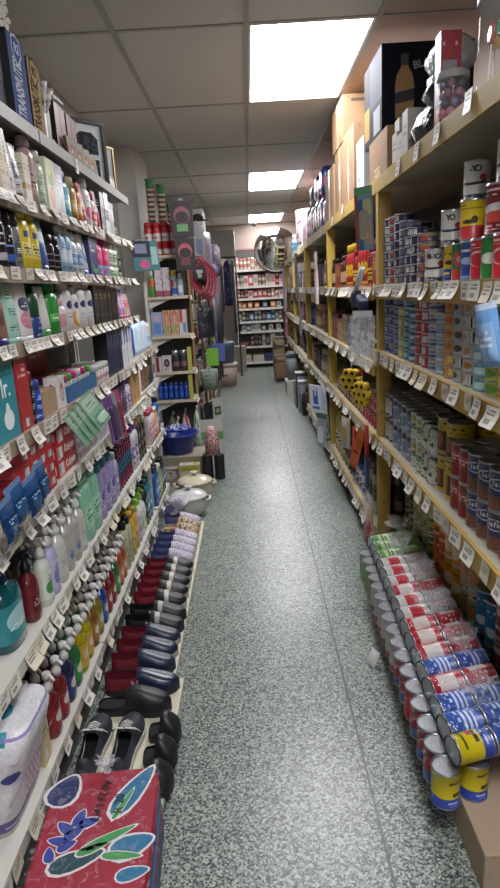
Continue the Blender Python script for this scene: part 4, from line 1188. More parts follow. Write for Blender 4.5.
# ------------------------------------------------------------ LEFT: near floor goods
# nappy pack
np_ = empty('nappy_pack', (-.755, 1.275, LZ[7] + .0012)); tag(np_, 'big white and purple nappy pack nearest the camera, bottom left shelf', 'nappy pack')
def napmat(n, ops): return label(n, '#cfcfd4', ops, .28, 1)
NF = napmat('napf', [('band', .05, .17, '#5c4688'), ('text', .1, .4, .09, .13, '#c9c0dc', 1, 5), ('blot', 30, 2, '#fff'), ('text', .3, .75, .62, .7, '#8c8a96', 1, 6), ('oval', .12, .6, .06, .05, '#34427c'), ('rect', .0, .05, .9, 1, '#2f8aa0'), ('band', .93, .955, '#8c78b4')])
nt_ = NF.node_tree; nz = nt_.nodes.new('ShaderNodeTexNoise'); nz.inputs['Scale'].default_value = 26; nz.inputs['Detail'].default_value = 4
tc_ = nt_.nodes.new('ShaderNodeTexCoord'); nt_.links.new(tc_.outputs['Object'], nz.inputs['Vector'])
bp2 = nt_.nodes.new('ShaderNodeBump'); bp2.inputs['Strength'].default_value = .8; bp2.inputs['Distance'].default_value = .02; nt_.links.new(nz.outputs[0], bp2.inputs['Height'])
nt_.links.new(bp2.outputs[0], nt_.nodes['Principled BSDF'].inputs['Normal'])
b = MB(); rr = random.Random(3)
secs = []
for i in range(9):
    t = i / 8
    k = 1 - .1*abs(2*t-1)**4 - (.12 if i == 8 else 0)
    secs.append((.285*t, .14*k*(1+.02*rr.random()), .115*k, 6, .075*t*t + .004*rr.random(), 0, 0))
b.loft(secs, 28)
body = mobj('wrapped_body', b.build('wrapped_body'), NF, np_)
# printed hexagon field on the aisle side, logo on the near side and top
b = MB()
for i in range(5):
    for j in range(6):
        yy = -.045 + j*.018 + (i % 2)*.009; zz = .07 + i*.0155
        b.prism([(yy + .0062*math.cos(a*PI/3), zz + .0062*math.sin(a*PI/3)) for a in range(6)], 0, .0006)
mobj('hexagon_print', b.build('hexagon_print'), plain('#b08ca0', .4), body, fX(.1418, 0, 0) @ Matrix.Rotation(.13, 4, 'X'))
b = MB(); b.prism([(.07*math.cos(a*PI/12), .045*math.sin(a*PI/12)) for a in range(24)], 0, .0008); mobj('logo_print', b.build('logo_print'), plain('#2f86a4', .4), body, T(.07, -.02, .2862))
b = MB(); b.prism([(.04*math.cos(a*PI/12), .02*math.sin(a*PI/12)) for a in range(24)], .0009, .0014); mobj('logo_print', b.build('logo_print'), plain('#6cac4c', .4), body, T(.08, -.02, .2862))
text('MEDICA', .03, plain('#8c8a98', .5), body, fX(.2, .0, .2) @ Matrix.Rotation(.35, 4, 'X'), bold=.0006)
b = tuft(.04, .06, 4); mobj('gathered_end', b.build('gathered_end', merge=True), film('cloudy_film', '#dcdce4', .5, 50), body, T(.02, .09, .275))
cc_ = carton('product_box', 'cream carton with grey print', .055, .12, .15, label('crmc', '#bdb184', [('text', .2, .8, .6, .8, '#6c6444', 2, 6), ('barcode', .2, .6, .1, .25)], .45, 1))
put(cc_, -.68, 1.425, LZ[7] + .0006, 0, lab='cream carton between the nappy pack and the red soaps')
cc2 = carton('product_box', 'cream carton lying', .1, .1, .06, label('crmc', '#c9bd8c'))
# fabric bundle
e = empty('fabric_bundle', (-.425, 1.175, 0.0), .06); tag(e, 'folded flower-print cloths in clear plastic, red one on top, on the floor', 'cloth pack')
FW, FL = .27, .36
cols = ['#3c5c44', '#2c4a78', '#6c2c3c', '#2c6480', '#2a3e74', '#902638']
z = .002
def slab(w, l, z0, z1, seed, wob=.006):
    r = random.Random(seed); b = MB(); n = 20
    secs = []
    for i in range(5):
        t = i/4; k = 1 - .05*abs(2*t-1)**3
        secs.append((z0 + (z1-z0)*t, w/2*k, l/2*k, 9, (r.random()-.5)*wob, (r.random()-.5)*wob, 0))
    b.loft(secs, 36); return b
for q, c in enumerate(cols):
    th = .03 if q < 5 else .036
    clo = mobj('folded_cloth', slab(FW, FL, z, z + th, q).build('folded_cloth'), label('cloth%d' % q, c, [('blot', 7, .6, ('#5c8c5c', '#3c6ca8', '#c8808c', '#4c94b4', '#7c94c8', '#9c2c3e')[q])], .7, 1), e)
    z += th + .0005
top = clo; zt_ = z + .0002
def petal(cx, cy, ang, l, w, m, dz=0.0, nm='flower_print', edge=True):
    pts = []
    n = 14
    for i in range(n):
        a = 2*PI*i/n
        x = l/2*math.cos(a); y = w/2*math.sin(a)*(1 - .35*math.cos(a))
        pts.append((x, y))
    if edge:
        b = MB(); b.prism([(p[0]*1.12 + .0, p[1]*1.25) for p in pts], 0, .0004)
        mobj(nm, b.build(nm), plain('#cfc9cc', .6), top, T(cx, cy, zt_ + dz, rz=ang))
    b = MB(); b.prism(pts, .0005, .0009); mobj(nm, b.build(nm), m, top, T(cx, cy, zt_ + dz, rz=ang))
bl, tl_, gr_, nv = plain('#34428c', .6), plain('#27688c', .6), plain('#3f8c4c', .6), plain('#26305c', .6)
# local: x to the aisle, y away from the camera
for cx, cy, a, l, w in ((-.045, .03, 1.3, .05, .026), (-.02, .015, .3, .05, .026), (-.075, .005, 2.4, .05, .024), (-.05, -.012, .7, .05, .026), (-.085, -.03, 2.9, .045, .022), (-.06, -.045, .5, .045, .022), (-.095, -.065, 1.8, .04, .022)):
    petal(cx, cy, a, l, w, bl)
petal(-.03, -.085, .3, .12, .045, plain('#24444c', .6))
petal(.075, .1, 1.05, .17, .05, tl_); petal(.055, .06, 1.15, .1, .014, gr_, .001, edge=True)
petal(.09, -.06, .35, .1, .055, tl_); petal(.035, -.035, .45, .13, .022, gr_, .001); petal(.07, -.085, -.1, .09, .02, gr_, .001); petal(0.0, -.06, .35, .07, .02, gr_, .001)
petal(-.1, .12, 1.2, .1, .07, nv); petal(.1, -.13, .2, .07, .03, tl_)
text('LAVFUN', .034, plain('#231c24', .5), top, T(.0, .075, zt_ + .0025, rz=1.45), name='handwriting', shear=.2)
text('R 20', .032, plain('#231c24', .5), top, T(.045, .06, zt_ + .0025, rz=1.6), name='handwriting', shear=.1)
b = slab(FW + .02, FL + .02, .001, zt_ + .012, 9, .01); mobj('plastic_wrap', b.build('plastic_wrap'), film('crinkled_film', '#ffffff', .93, 22, 1.0, .05, .12), e)
b = tuft(.022, .035, 7); b.xf(T(0, .165, zt_ + .008)); mobj('wrap_knot', b.build('wrap_knot'), film('cloudy_film'), e)

# ------------------------------------------------------------ shoes
BRD = plain('#c9c5ae', .45)
def board(lab, x0, x1, y0, y1, z=.03):
    e = empty('shoe_board', ((x0+x1)/2, y0, 0)); tag(e, lab, 'board')
    b = MB(); b.box(x0 - (x0+x1)/2, x1 - (x0+x1)/2, 0, y1 - y0, z - .018, z); mobj('plank', b.build('plank', bevel=.002), BRD, e)
    for yy in (.04, y1 - y0 - .07):
        b = MB(); b.box(x0 - (x0+x1)/2 + .01, x1 - (x0+x1)/2 - .01, yy, yy + .03, 0, z - .0185); mobj('batten', b.build('batten'), BRD, e)
board('cream plank on the floor under the nearest black and navy shoes', -.585, -.312, 1.40, 1.965)
board('cream plank on the floor under the far shoes, up to the white pots', -.592, -.345, 1.975, 3.545)
OUT = [(0, .002), (.015, .018), (.06, .028), (.14, .031), (.30, .029), (.45, .031), (.6, .038), (.72, .042), (.82, .041), (.9, .035), (.96, .022), (1, .002)]
def hw(t):
    for (a, wa), (b_, wb) in zip(OUT, OUT[1:]):
        if a <= t <= b_:
            return wa + (wb - wa) * (t - a) / (b_ - a)
    return .002
def lerp(tab, t):
    for (a, wa), (b_, wb) in zip(tab, tab[1:]):
        if a <= t <= b_:
            return wa + (wb - wa) * (t - a) / (b_ - a)
    return tab[-1][1]
def outline(L, k=1.0):
    up = [(L*t, w*k) for t, w in OUT]
    return [(x, -w) for x, w in up] + [(x, w) for x, w in reversed(up)]
HT = {'low': [(0, .055), (.06, .062), (.2, .05), (.36, .052), (.46, .066), (.6, .056), (.8, .038), (.95, .026), (1, .018)],
      'clog': [(0, .03), (.2, .03), (.36, .05), (.46, .07), (.6, .068), (.8, .05), (.95, .034), (1, .02)]}
def shoe_parts(L, style='low', split=.45, zs=.022, band=None):
    """meshes: sole, upper (heel slot 0, toe slot 1), lining"""
    key = ('shoe', L, style, split, zs, band)
    def f():
        so = MB(); so.prism([(x, y) for x, y in outline(L, 1.07)], 0, zs)
        up = MB(); ht = HT[style]
        ts = [0, .02, .05, .1, .17, .25, .33, .40, .44, .47, .52, .6, .68, .76, .84, .9, .95, .985, 1]
        N = 13; rings = []
        for t in ts:
            w, h = hw(t), lerp(ht, t)
            r = []
            for j in range(N):
                a = PI * j / (N - 1)
                cy = math.copysign(abs(math.cos(a)) ** .75, math.cos(a)) * w
                r.append(up.vert((L*t, cy, zs + h * math.sin(a) ** .8)))
            rings.append(r)
        for i in range(len(ts) - 1):
            tm = (ts[i] + ts[i+1]) / 2
            mi = 0 if tm < split else 1
            if band and band[0] < tm < band[1]: mi = 2
            for j in range(N - 1):
                opening = (style == 'low' and .04 < tm < .44 and 3 <= j <= 8) or (style == 'clog' and tm < .40 and j not in (0, 11))
                if not opening:
                    up.face((rings[i][j], rings[i+1][j], rings[i+1][j+1], rings[i][j+1]), None, mi, True)
        li = MB(); li.prism([(x*.96 + L*.02, y) for x, y in outline(L, .84)], zs + .001, zs + .006)
        return so.build('sole', merge=True), up.build('upper', 3, merge=True), li.build('insole', merge=True)
    return cached(key, f)
def shoe(lab, x, y, rz=0.0, z=.0306, L=.265, heel='#1b1b1f', toe='#1b1b1f', sole='#c8c6be', lin_='#141416', style='low', split=.45, band=None, bandc='#c9c6bf', logo=None, laces=None, group=None, rough=.45, tilt=None, zs=.022, cat='shoe', name='shoe', hm=None, tm=None):
    e = empty(name, (x, y, z), rz)
    if tilt: e.rotation_euler = (tilt[0], tilt[1], rz)
    tag(e, lab, cat, group)
    so, up, li = shoe_parts(L, style, split, zs, band)
    mobj('sole', so, plain(sole, .5), e)
    u = mobj('upper', up, [hm or plain(heel, rough), tm or plain(toe, rough), plain(bandc, .5)], e)
    mobj('insole', li, plain(lin_, .8), e)
    if logo:
        text('N', .036, plain(logo, .5), u, Matrix.Translation((L*.42, -.0345, zs + .022)) @ Matrix(((1,0,0,0),(0,0,-1,0),(0,1,0,0),(0,0,0,1))) @ Matrix.Rotation(-.28, 4, 'X'), bold=.0012, ext=.0008)
    if laces:
        b = MB()
        for q in range(4):
            t = .47 + q*.05
            h = zs + lerp(HT['low'], t) + .003
            b.tube([(L*t, -.018, h - .004), (L*t + .006, 0, h + .002), (L*(t+.02), .018, h - .004)], .0024, 5)
        for s_ in (1, -1):
            b.tube([(L*.45, 0, zs + .07), (L*.42, s_*.02, zs + .078), (L*.44, s_*.035, zs + .066), (L*.48, s_*.02, zs + .066), (L*.45, 0, zs + .07)], .0024, 5)
            b.tube([(L*.45, 0, zs + .07), (L*.5, s_*.03, zs + .06), (L*.53, s_*.045, zs + .04)], .0022, 5)
        mobj('laces', b.build('laces'), plain(laces, .7), u)
    return e
X0 = -.592
# nearest: boat shoes facing away, resting on clogs
gg = 'grey boat shoes with white laces'
shoe('grey lace-up boat shoe with white sole, inner one of the pair', -.55, 1.475, PI/2 + .02, heel='#3a3d48', toe='#2c2e38', sole='#bcbab2', laces='#cfcdc6', rough=.6, split=.44, group=gg, z=.0306)
shoe('grey lace-up boat shoe with white sole, outer one by the black clog', -.455, 1.475, PI/2 - .03, heel='#3a3d48', toe='#2c2e38', sole='#bcbab2', laces='#cfcdc6', rough=.6, split=.44, group=gg, z=.0306)
shoe('black clog nearest the aisle, toe to the aisle beside the cloth pack', -.392, 1.46, .0, L=.105, style='clog', sole='#17171a', z=.0306, zs=.018)
shoe('black clog beside the outer grey boat shoe', -.392, 1.56, .0, L=.105, style='clog', sole='#17171a', z=.0306, zs=.018)
shoe('black clog with black sole, next after the grey boat shoes, half hidden', -.585, 1.80, -.02, L=.25, style='clog', sole='#1a1a1c')
g2 = 'burgundy and navy slip-on shoes'
bur, nav2 = '#6c2430', '#1f2740'
shoe('burgundy and navy shoe with pink letter on its side', -.585, 1.905, .02, heel=bur, toe=nav2, sole='#1c1c20', logo='#b08078', rough=.3, lin_='#1a1418')
shoe('black mule between the clog and the burgundy shoe', -.392, 1.665, .0, L=.105, style='clog', sole='#19191b', zs=.018)
for q, yy in enumerate((2.025, 2.117, 2.209)):
    shoe('burgundy and navy slip-on, %s on the far plank' % ('nearest', 'second', 'third')[q], X0 + .004, yy, .012 - .008*q, L=.24, heel=bur, toe=nav2, sole='#a8a29a' if q else '#24242a', rough=.35, lin_='#1a1418', group=g2)
for q, yy in enumerate((2.301, 2.393)):
    shoe('black sneaker with white letter and stripe, %s of the pair' % ('nearer', 'farther')[q], X0 + .004, yy, .0, L=.245, heel='#1b1b1e', toe='#222226', sole='#26262a', logo='#c9c9c6', band=(.5, .6), bandc='#a8a8a6', group='black lettered sneakers')
for q in range(5):
    shoe('red and black slip-on with cream sole, %s in its row' % ('nearest', 'second', 'third', 'fourth', 'farthest')[q], X0 + .006, 2.485 + q*.09, .01 - .005*q, L=.235, heel='#7c2230', toe='#1d1d21', sole='#b4b0a2', band=(.62, .68), bandc='#bdb9ac', group='red and black slip-ons', zs=.03)
lav = label('lavknit', '#b4b0bc', [('spots', 30, .3, '#8a86a4'), ('blot', 12, .6, '#d0ccd4')], .7, 1)
LAV = G('knit_lavender'); vv = LAV.n('ShaderNodeTexVoronoi'); LAV.ln(LAV.obj(), vv.inputs['Vector']); vv.inputs['Scale'].default_value = 120
LAV.ln(LAV.mix(LAV.math('LESS_THAN', vv.outputs['Distance'], .42), '#c6c2ca', '#8580a0'), LAV.b.inputs['Base Color']); LAV.b.inputs['Roughness'].default_value = .7
for q in range(4):
    shoe('lavender knit trainer with navy collar, %s of the near four' % ('nearest', 'second', 'third', 'farthest')[q], X0 + .012, 2.937 + q*.09, .0, L=.225, toe='#c6c2ca', heel='#48507c', hm=plain('#48507c', .6), tm=LAV.m, sole='#c4c0c4', lin_='#2c3258', group='lavender knit trainers', zs=.026)
BRN = G('straw_brown'); vv = BRN.n('ShaderNodeTexVoronoi'); BRN.ln(BRN.obj(), vv.inputs['Vector']); vv.inputs['Scale'].default_value = 60
BRN.ln(BRN.mix(BRN.math('LESS_THAN', vv.outputs['Distance'], .45), '#b8a488', '#6c5440'), BRN.b.inputs['Base Color'])
for q in range(2):
    shoe('brown patterned sandal, %s of two behind the lavender trainers' % ('nearer', 'farther')[q], X0 + .014, 3.298 + q*.09, .0, L=.22, hm=BRN.m, tm=BRN.m, sole='#b8a888', lin_='#a08c6c', style='clog', group='brown patterned sandals', zs=.02)
for q in range(1):
    shoe('lavender knit trainer beside the brown sandals, next to the pots', X0 + .012, 3.478, .0, L=.22, hm=plain('#48507c', .6), tm=LAV.m, sole='#c4c0c4', lin_='#2c3258', zs=.026)
shoe('lavender knit trainer propped up against the white pot', -.55, 3.575, -.05, L=.16, z=.052, hm=plain('#6c6890', .6), tm=LAV.m, sole='#c4c0c4', lin_='#2c3258', tilt=(0, -.75), zs=.026)

# ------------------------------------------------------------ casserole pots
def pot(lab, x, y, r, body, lidc, rz):
    e = empty('casserole_pot', (x, y, 0), rz); tag(e, lab, 'pot', 'white casserole pots')
    b = MB(); b.loft([S(0.001, r*.6), S(.008, r*.72), S(.05, r*.95), S(.085, r*1.0), S(.12, r*.93), S(.13, r*.97), S(.13, r*.9), S(.125, r*.88)], 28); mobj('pot_body', b.build('pot_body'), body, e)
    b = MB(); b.loft([S(.131, r*1.02), S(.137, r*1.03), S(.15, r*.86), S(.166, r*.5), S(.172, r*.12)], 28); l = mobj('lid', b.build('lid'), lidc, e)
    b = MB(); b.loft([S(.1715, .012), S(.184, .011), S(.19, .026), S(.199, .027), S(.203, .018)], 14); mobj('knob', b.build('knob'), lidc, l)
    for s_ in (1, -1):
        b = MB(); b.tube([(s_*r*.93, -.045, .108), (s_*(r*1.16), -.032, .112), (s_*(r*1.16), .032, .112), (s_*r*.93, .045, .108)], .01, 8); mobj('handle', b.build('handle'), body, e)
pot('white lidded casserole pot, the nearer one, after the last shoe', -.455, 3.745, .118, plain('#b9b8b4', .25), plain('#c2c2c2', .2), 0)
pot('cream lidded casserole pot, the farther one, before the blue basin', -.445, 4.06, .122, plain('#b4ac98', .3), plain('#c4bba2', .25), .2)
# ------------------------------------------------------------ RIGHT: tins and cans
fr = .618
def canlab(n, base, ops, **k): return label('c_' + n, base, ops, k.get('rough', .35), k.get('rep', 2))
r_, h_ = .0375, .112
def C(n, desc, base, ops, lid=None, r=r_, h=h_, name='food_can', rep=2):
    return can(name, desc, r, h, canlab(n, base, ops, rep=rep), lid)
# small flat tins, first shelf
SA = [('a', 'purple and white sardine tin', '#37345c', [('rect', .1, .45, .2, .8, '#c4c2c8'), ('barcode', .6, .9, .15, .85)]),
      ('b', 'gold and violet sardine tin', '#4c3f5c', [('band', .7, .95, '#a8925c'), ('rect', .15, .5, .15, .6, '#bdb8bc'), ('oval', .75, .45, .14, .3, '#b04c4c')]),
      ('c', 'navy and cream sardine tin', '#2a3050', [('rect', .2, .6, .15, .85, '#b8b4ac'), ('oval', .4, .5, .1, .25, '#5c6c9c')]),
      ('d', 'grey-lilac sardine tin', '#6c6880', [('band', .1, .3, '#38365c'), ('rect', .2, .5, .4, .85, '#d0ccc8')])]
SP = [can('sardine_tin', d, .043, .034, canlab('sa' + n, b_, o), None, 'tin', 18) for n, d, b_, o in SA]
plc = 'fish tin shelf'
y = 2.845
for q, (p, n) in enumerate(((0, 8), (1, 8), (2, 8), (3, 7), (0, 6), (2, 5), (1, 5))):
    yc = 2.85 - q * .09
    for rw in range(2):
        for lv in range(n - (1 if rw else 0)):
            put(SP[p], fr + .045 + rw*.09, yc, RZ[1][1] + .0006 + lv*.0347, PI + RN.uniform(-.5, .5), plc, lv, rw)
BIYO = C('biyo', 'white fish can with red dot', '#c9c8c4', [('oval', .5, .46, .36, .09, '#2a2c34'), ('oval', .5, .53, .34, .08, '#c9c8c4'), ('oval', .76, .56, .1, .09, '#b03440'), ('rect', .1, .9, 0, .13, '#2a3048'), ('text', .15, .85, .03, .1, '#c9c8c4', 1, 9)], None, name='fish_can')
YB = C('yb', 'yellow and blue fish can', '#c4a820', [('band', 0, .34, '#2c4a94'), ('text', .2, .8, .1, .24, '#d8c860', 1, 7), ('oval', .5, .52, .26, .07, '#2c2a24'), ('text', .2, .8, .74, .88, '#5c4c14', 1, 6)], None, name='fish_can')
GR = C('gr', 'green fish can with red oval', '#2c7040', [('band', 0, .3, '#b83c2c'), ('oval', .5, .58, .24, .22, '#b0484c'), ('oval', .5, .58, .12, .1, '#d0a080')], None, name='fish_can')
BL = C('bl', 'royal blue fish can', '#2c4890', [('oval', .5, .5, .3, .1, '#9cacd0'), ('text', .2, .8, .72, .84, '#c9d0e0', 1, 6), ('band', .02, .1, '#8094c4')], None, name='fish_can')
RW = C('rw', 'red fish can with pale arc', '#b02430', [('oval', .5, .52, .36, .2, '#d0b8b0'), ('oval', .54, .5, .32, .18, '#a82430'), ('text', .2, .8, .8, .92, '#e0ccc4', 1, 6)], None, name='fish_can')
YR = C('yr', 'yellow fish can with red base', '#cbb024', [('band', 0, .34, '#b83438'), ('oval', .5, .45, .2, .06, '#38301c'), ('oval', .62, .5, .08, .1, '#38301c'), ('text', .2, .8, .78, .9, '#7c6414', 1, 6)], None, name='fish_can')
MA = can('fish_can', 'large maroon can with grey fish', .05, .125, canlab('ma', '#6c1c24', [('oval', .5, .5, .36, .12, '#b8b4b4'), ('oval', .5, .34, .34, .12, '#b04038'), ('text', .15, .85, .78, .92, '#d0c0b8', 1, 8), ('text', .2, .8, .06, .16, '#c8a8a0', 1, 8)]), None)
z = RZ[1][1] + .0006
ink = plain('#23262e', .5)
def band_text(o, body, r, z0, size=.026, ang=0.0):
    M = Matrix.Rotation(ang + .15, 4, 'Z') @ fX(r + .0003, 0, z0)
    t = text(body, size, ink, o, M, bold=.0008)
    return t
bot = [(BIYO, 2.215), (YB, 2.005), (GR, 1.925), (BL, 1.845), (RW, 1.765), (C('grn', 'green can with white flash', '#2c7434', [('oval', .5, .5, .3, .14, '#c9d0c0')], None, name='fish_can'), 1.685), (RW, 1.605), (YB, 1.525), (BL, 1.445), (RW, 1.365)]
for p, yc in bot:
    o = put(p, fr + .042, yc, z, PI + .9 + RN.uniform(-.1, .1), plc, 0, 0)
    put(p, fr + .122, yc, z, PI, plc, 0, 1)
    if p is BIYO:
        for ch, a in (('B', -.52), ('I', -.3), ('-', -.12), ('Y', .1), ('O', .38)):
            band_text(o, ch, r_*.985, .086, .024, a)
mid = [(BIYO, 2.105, .02), (YB, 1.945, .03), (YR, 1.86, .0), (YR, 1.775, .05)]
for p, yc, dx in mid:
    o = put(p, fr + .042 + dx, yc, z + .1127, PI + .9 + RN.uniform(-.1, .1), plc, 1, 0)
    if p is BIYO:
        for ch, a in (('Y', -.2), ('O', .15)): band_text(o, ch, r_*.985, .086, .024, a)
for q, yc in enumerate((1.665, 1.56, 1.455)):
    put(MA, fr + .055, yc, z + .1127, PI + .9 + .1*q, plc, 1, 0)
    put(MA, fr + .16, yc, z + .1127, PI, plc, 1, 1)
o = put(BIYO, fr + .07, 1.92, z + .2254, PI + .9, plc, 2, 0)
for ch, a in (('-', -.3), ('Y', -.05), ('O', .25)): band_text(o, ch, r_*.985, .086, .024, a)
put(BIYO, fr + .08, 1.70, z + .238, PI, plc, 2, 0); put(RW, fr + .06, 1.55, z + .2385, PI, plc, 2, 0); put(RW, fr + .06, 1.46, z + .2385, PI, plc, 2, 0)

# flat tuna tins, second shelf: stacks of one colour
TU = [('t1', 'indigo tuna tin', '#34386c', [('rect', .1, .5, .2, .8, '#8c90b8'), ('text', .55, .9, .3, .7, '#c9c9d8', 1, 5)], 6), ('t2', 'maroon and blue tuna tin', '#4c3050', [('band', .1, .4, '#34508c'), ('text', .2, .8, .5, .8, '#c4b8c4', 1, 6)], 6),
      ('t3', 'navy tuna tin', '#26386c', [('oval', .5, .5, .3, .3, '#6c84b8')], 6), ('t4', 'yellow tuna tin with barcode', '#b8a040', [('rect', .1, .5, .2, .8, '#d0c48c'), ('text', .55, .9, .2, .8, '#4c4420', 2, 6)], 5),
      ('t5', 'teal tuna tin', '#2a6c7c', [('oval', .4, .5, .3, .3, '#7cb0b8'), ('text', .6, .95, .3, .7, '#d0e0e0', 1, 4)], 6), ('t6', 'sea-blue tuna tin', '#3c7c9c', [('band', .6, .9, '#245080'), ('oval', .5, .35, .24, .2, '#a8c8d0')], 6),
      ('t7', 'red tuna tin', '#9c2434', [('barcode', .55, .9, .15, .85), ('text', .1, .5, .3, .7, '#d8b8b8', 1, 5)], 6), ('t8', 'crimson tuna tin with white print', '#a42c38', [('rect', .1, .5, .15, .85, '#c8c0c0'), ('text', .55, .9, .3, .7, '#e0c8c8', 1, 5)], 6),
      ('t9', 'white and blue tuna tin', '#b8bcc0', [('band', .1, .4, '#345c9c'), ('text', .2, .8, .55, .8, '#44547c', 1, 7)], 7), ('t10', 'white tuna tin with sky-blue stripe', '#bcc0c4', [('band', .3, .5, '#5c94c4'), ('text', .2, .8, .6, .85, '#34506c', 1, 7)], 7),
      ('t11', 'orange and yellow tuna tin', '#c0903c', [('oval', .3, .5, .15, .3, '#b45c38'), ('rect', .55, .9, .2, .8, '#d8c078')], 7), ('t12', 'grey tuna tin with dark plate picture', '#a8a8a8', [('oval', .3, .5, .14, .3, '#383c44'), ('barcode', .56, .94, .1, .9)], 7),
      ('t13', 'pale grey tuna tin with amber plate', '#b4b4b2', [('oval', .3, .5, .14, .3, '#a8804c'), ('barcode', .56, .94, .1, .9)], 7), ('t14', 'light blue tuna tin', '#7cb0c4', [('oval', .5, .4, .3, .28, '#bcd8dc'), ('text', .2, .8, .7, .9, '#2c6484', 1, 6)], 6),
      ('t15', 'green and yellow tuna tin', '#9ca03c', [('oval', .45, .5, .26, .36, '#4c8440'), ('text', .6, .95, .3, .7, '#c83c34', 1, 4)], 6), ('t16', 'yellow and red tuna tin', '#c4b030', [('rect', .5, 1, 0, 1, '#a82c3c'), ('text', .05, .45, .25, .75, '#b83038', 1, 4)], 6), ('t17', 'yellow tuna tin with red letters', '#c8b434', [('text', .05, .5, .2, .8, '#b83038', 1, 4), ('barcode', .6, .95, .1, .9)], 6)]
yc = 2.855
for q, (n, d, bcol, ops, lev) in enumerate(TU):
    p = can('tuna_tin', d, .0425, .0405, canlab(n, bcol, ops), None, 'tin', 18)
    if n in ('t14', 't15'): pass
    for rw in range(2):
        for lv in range(min(lev, 6) - (1 if q % 4 == 1 else 0) - (rw * (1 if q % 3 else 0))):
            put(p, fr + .044 + rw*.0865 + RN.uniform(0, .002), yc + RN.uniform(-.0005, .0005), RZ[1][2] + .0006 + lv*.0411, PI + .6 + RN.uniform(-.45, .45), 'tuna tin shelf', lv, rw, col=yc)
    yc -= .0885

# tall cans, third shelf
K1 = C('k1', 'black and white milk can', '#38393c', [('rect', .1, .5, .1, .8, '#a8a8a4'), ('text', .6, .9, .3, .7, '#c0c0bc', 2, 5)])
K2 = C('k2', 'white can with navy top band', '#b4b4b0', [('band', .72, .95, '#2c3a60'), ('oval', .4, .4, .2, .2, '#6c88a8'), ('text', .2, .8, .1, .25, '#5c606c', 2, 7)])
K3 = C('k3', 'blue-grey can with white flowers', '#6c7c94', [('spots', 5, .3, '#c4c8cc'), ('band', .8, .95, '#34445c')])
K4 = C('k4', 'white can with green middle band', '#c0c2b4', [('band', .38, .6, '#2f6c44'), ('text', .2, .8, .43, .55, '#d0d8c8', 1, 6), ('oval', .5, .82, .2, .1, '#a8a848'), ('text', .25, .75, .1, .3, '#3f7c50', 2, 7)])
K5 = C('k5', 'white can with black and green blotches', '#bcbcb4', [('blot', 5, .55, '#2c4438'), ('blot', 9, .64, '#5c8450')])
K6 = can('cocoa_tin', 'yellow cocoa tin with brown picture', .046, .135, canlab('k6', '#b8a028', [('rect', .12, .5, .1, .65, '#4c3420'), ('oval', .3, .4, .1, .2, '#8c5c34'), ('text', .2, .8, .74, .9, '#5c3c1c', 1, 6)]), plain('#3c2a1c', .4))
K7 = C('k7', 'dark red kidney bean can', '#7c2c2c', [('rect', .1, .6, .4, .8, '#a84c44'), ('text', .15, .55, .5, .7, '#d8c0b8', 2, 5), ('blot', 12, .6, '#4c1c1c')])
K8 = C('k8', 'navy bean can with white oval', '#2c3c6c', [('oval', .5, .68, .34, .16, '#c4c4c8'), ('oval', .5, .68, .3, .12, '#34446c'), ('band', 0, .36, '#6c4838'), ('spots', 14, .3, '#8c6450')], r=.04, h=.115)
plc = 'tall can shelf'
seq = [(K1, 2), (K1, 2), (K2, 2), (K3, 2), (K2, 2), (K3, 2), (K4, 2), (K4, 2), (K5, 2), (K5, 2), (K6, 2), (K6, 2), (K7, 2), (K7, 2), (K8, 2), (K8, 2), (K8, 2), (K7, 2)]
y = 2.895
wt = plain('#d4d4d8', .5)
for q, (p, n) in enumerate(seq):
    y -= p.w / 2
    for rw in range(2):
        for lv in range(n):
            o = put(p, fr + .045 + rw*(p.d + .004) + (.02 if p is K6 else 0), y, RZ[1][3] + .0006 + lv*(p.h + .0006), PI + .8 + RN.uniform(-.25, .15), plc, lv, rw)
            if p is K8 and rw == 0:
                for ch, a in zip('lafid', (-.5, -.25, 0, .2, .38)):
                    text(ch, .02, wt, o, Matrix.Rotation(a + .05, 4, 'Z') @ fX(p.w/2*.985 + .0004, 0, p.h*.68), bold=.0006)
    y -= p.w / 2 + .003

# rack floor level: a low slatted plinth with cans
e = empty('plinth', (.86, 1.18, 0)); tag(e, 'dark low plinth under the lowest cans of the near rack', 'plinth')
b = MB(); b.box(-.17, .18, 0, 1.70, .0, .09); mobj('plinth_box', b.build('plinth_box'), plain('#3c3833', .7), e)
zf = .0906
F1 = C('f1', 'black can with olive label', '#2c2c24', [('band', .15, .7, '#86803c'), ('text', .2, .8, .3, .6, '#2c2c1c', 2, 6)])
F2 = C('f2', 'yellow can with white label', '#b0a034', [('rect', .1, .5, .1, .9, '#a8a894'), ('text', .15, .45, .3, .7, '#4c4c3c', 3, 5)])
F3 = C('f3', 'green and yellow can', '#356c3c', [('band', .6, .85, '#b8b048'), ('text', .2, .8, .2, .5, '#c8d0b0', 2, 6)])
F4 = C('f4', 'tall orange can', '#b8541c', [('text', .2, .8, .6, .75, '#e0b890', 1, 6), ('oval', .4, .3, .2, .16, '#d87838')], h=.15, r=.038)
F5 = C('f5', 'tall amber-yellow can', '#c08a1c', [('oval', .35, .35, .25, .2, '#d8c8a0'), ('text', .2, .8, .7, .82, '#6c4410', 1, 6)], h=.135, r=.042)
F6 = C('f6', 'tan and green ham can', '#98946c', [('band', .7, .95, '#c0bc9c'), ('text', .15, .85, .75, .9, '#4c3c20', 1, 6), ('oval', .5, .3, .26, .18, '#b07c4c'), ('band', .5, .56, '#4c7040')], h=.13, r=.038)
F7 = C('f7', 'bright blue can', '#20709c', [('oval', .35, .3, .2, .12, '#c0d0d4'), ('text', .2, .8, .7, .85, '#b8d4e0', 1, 6)], h=.15, r=.04)
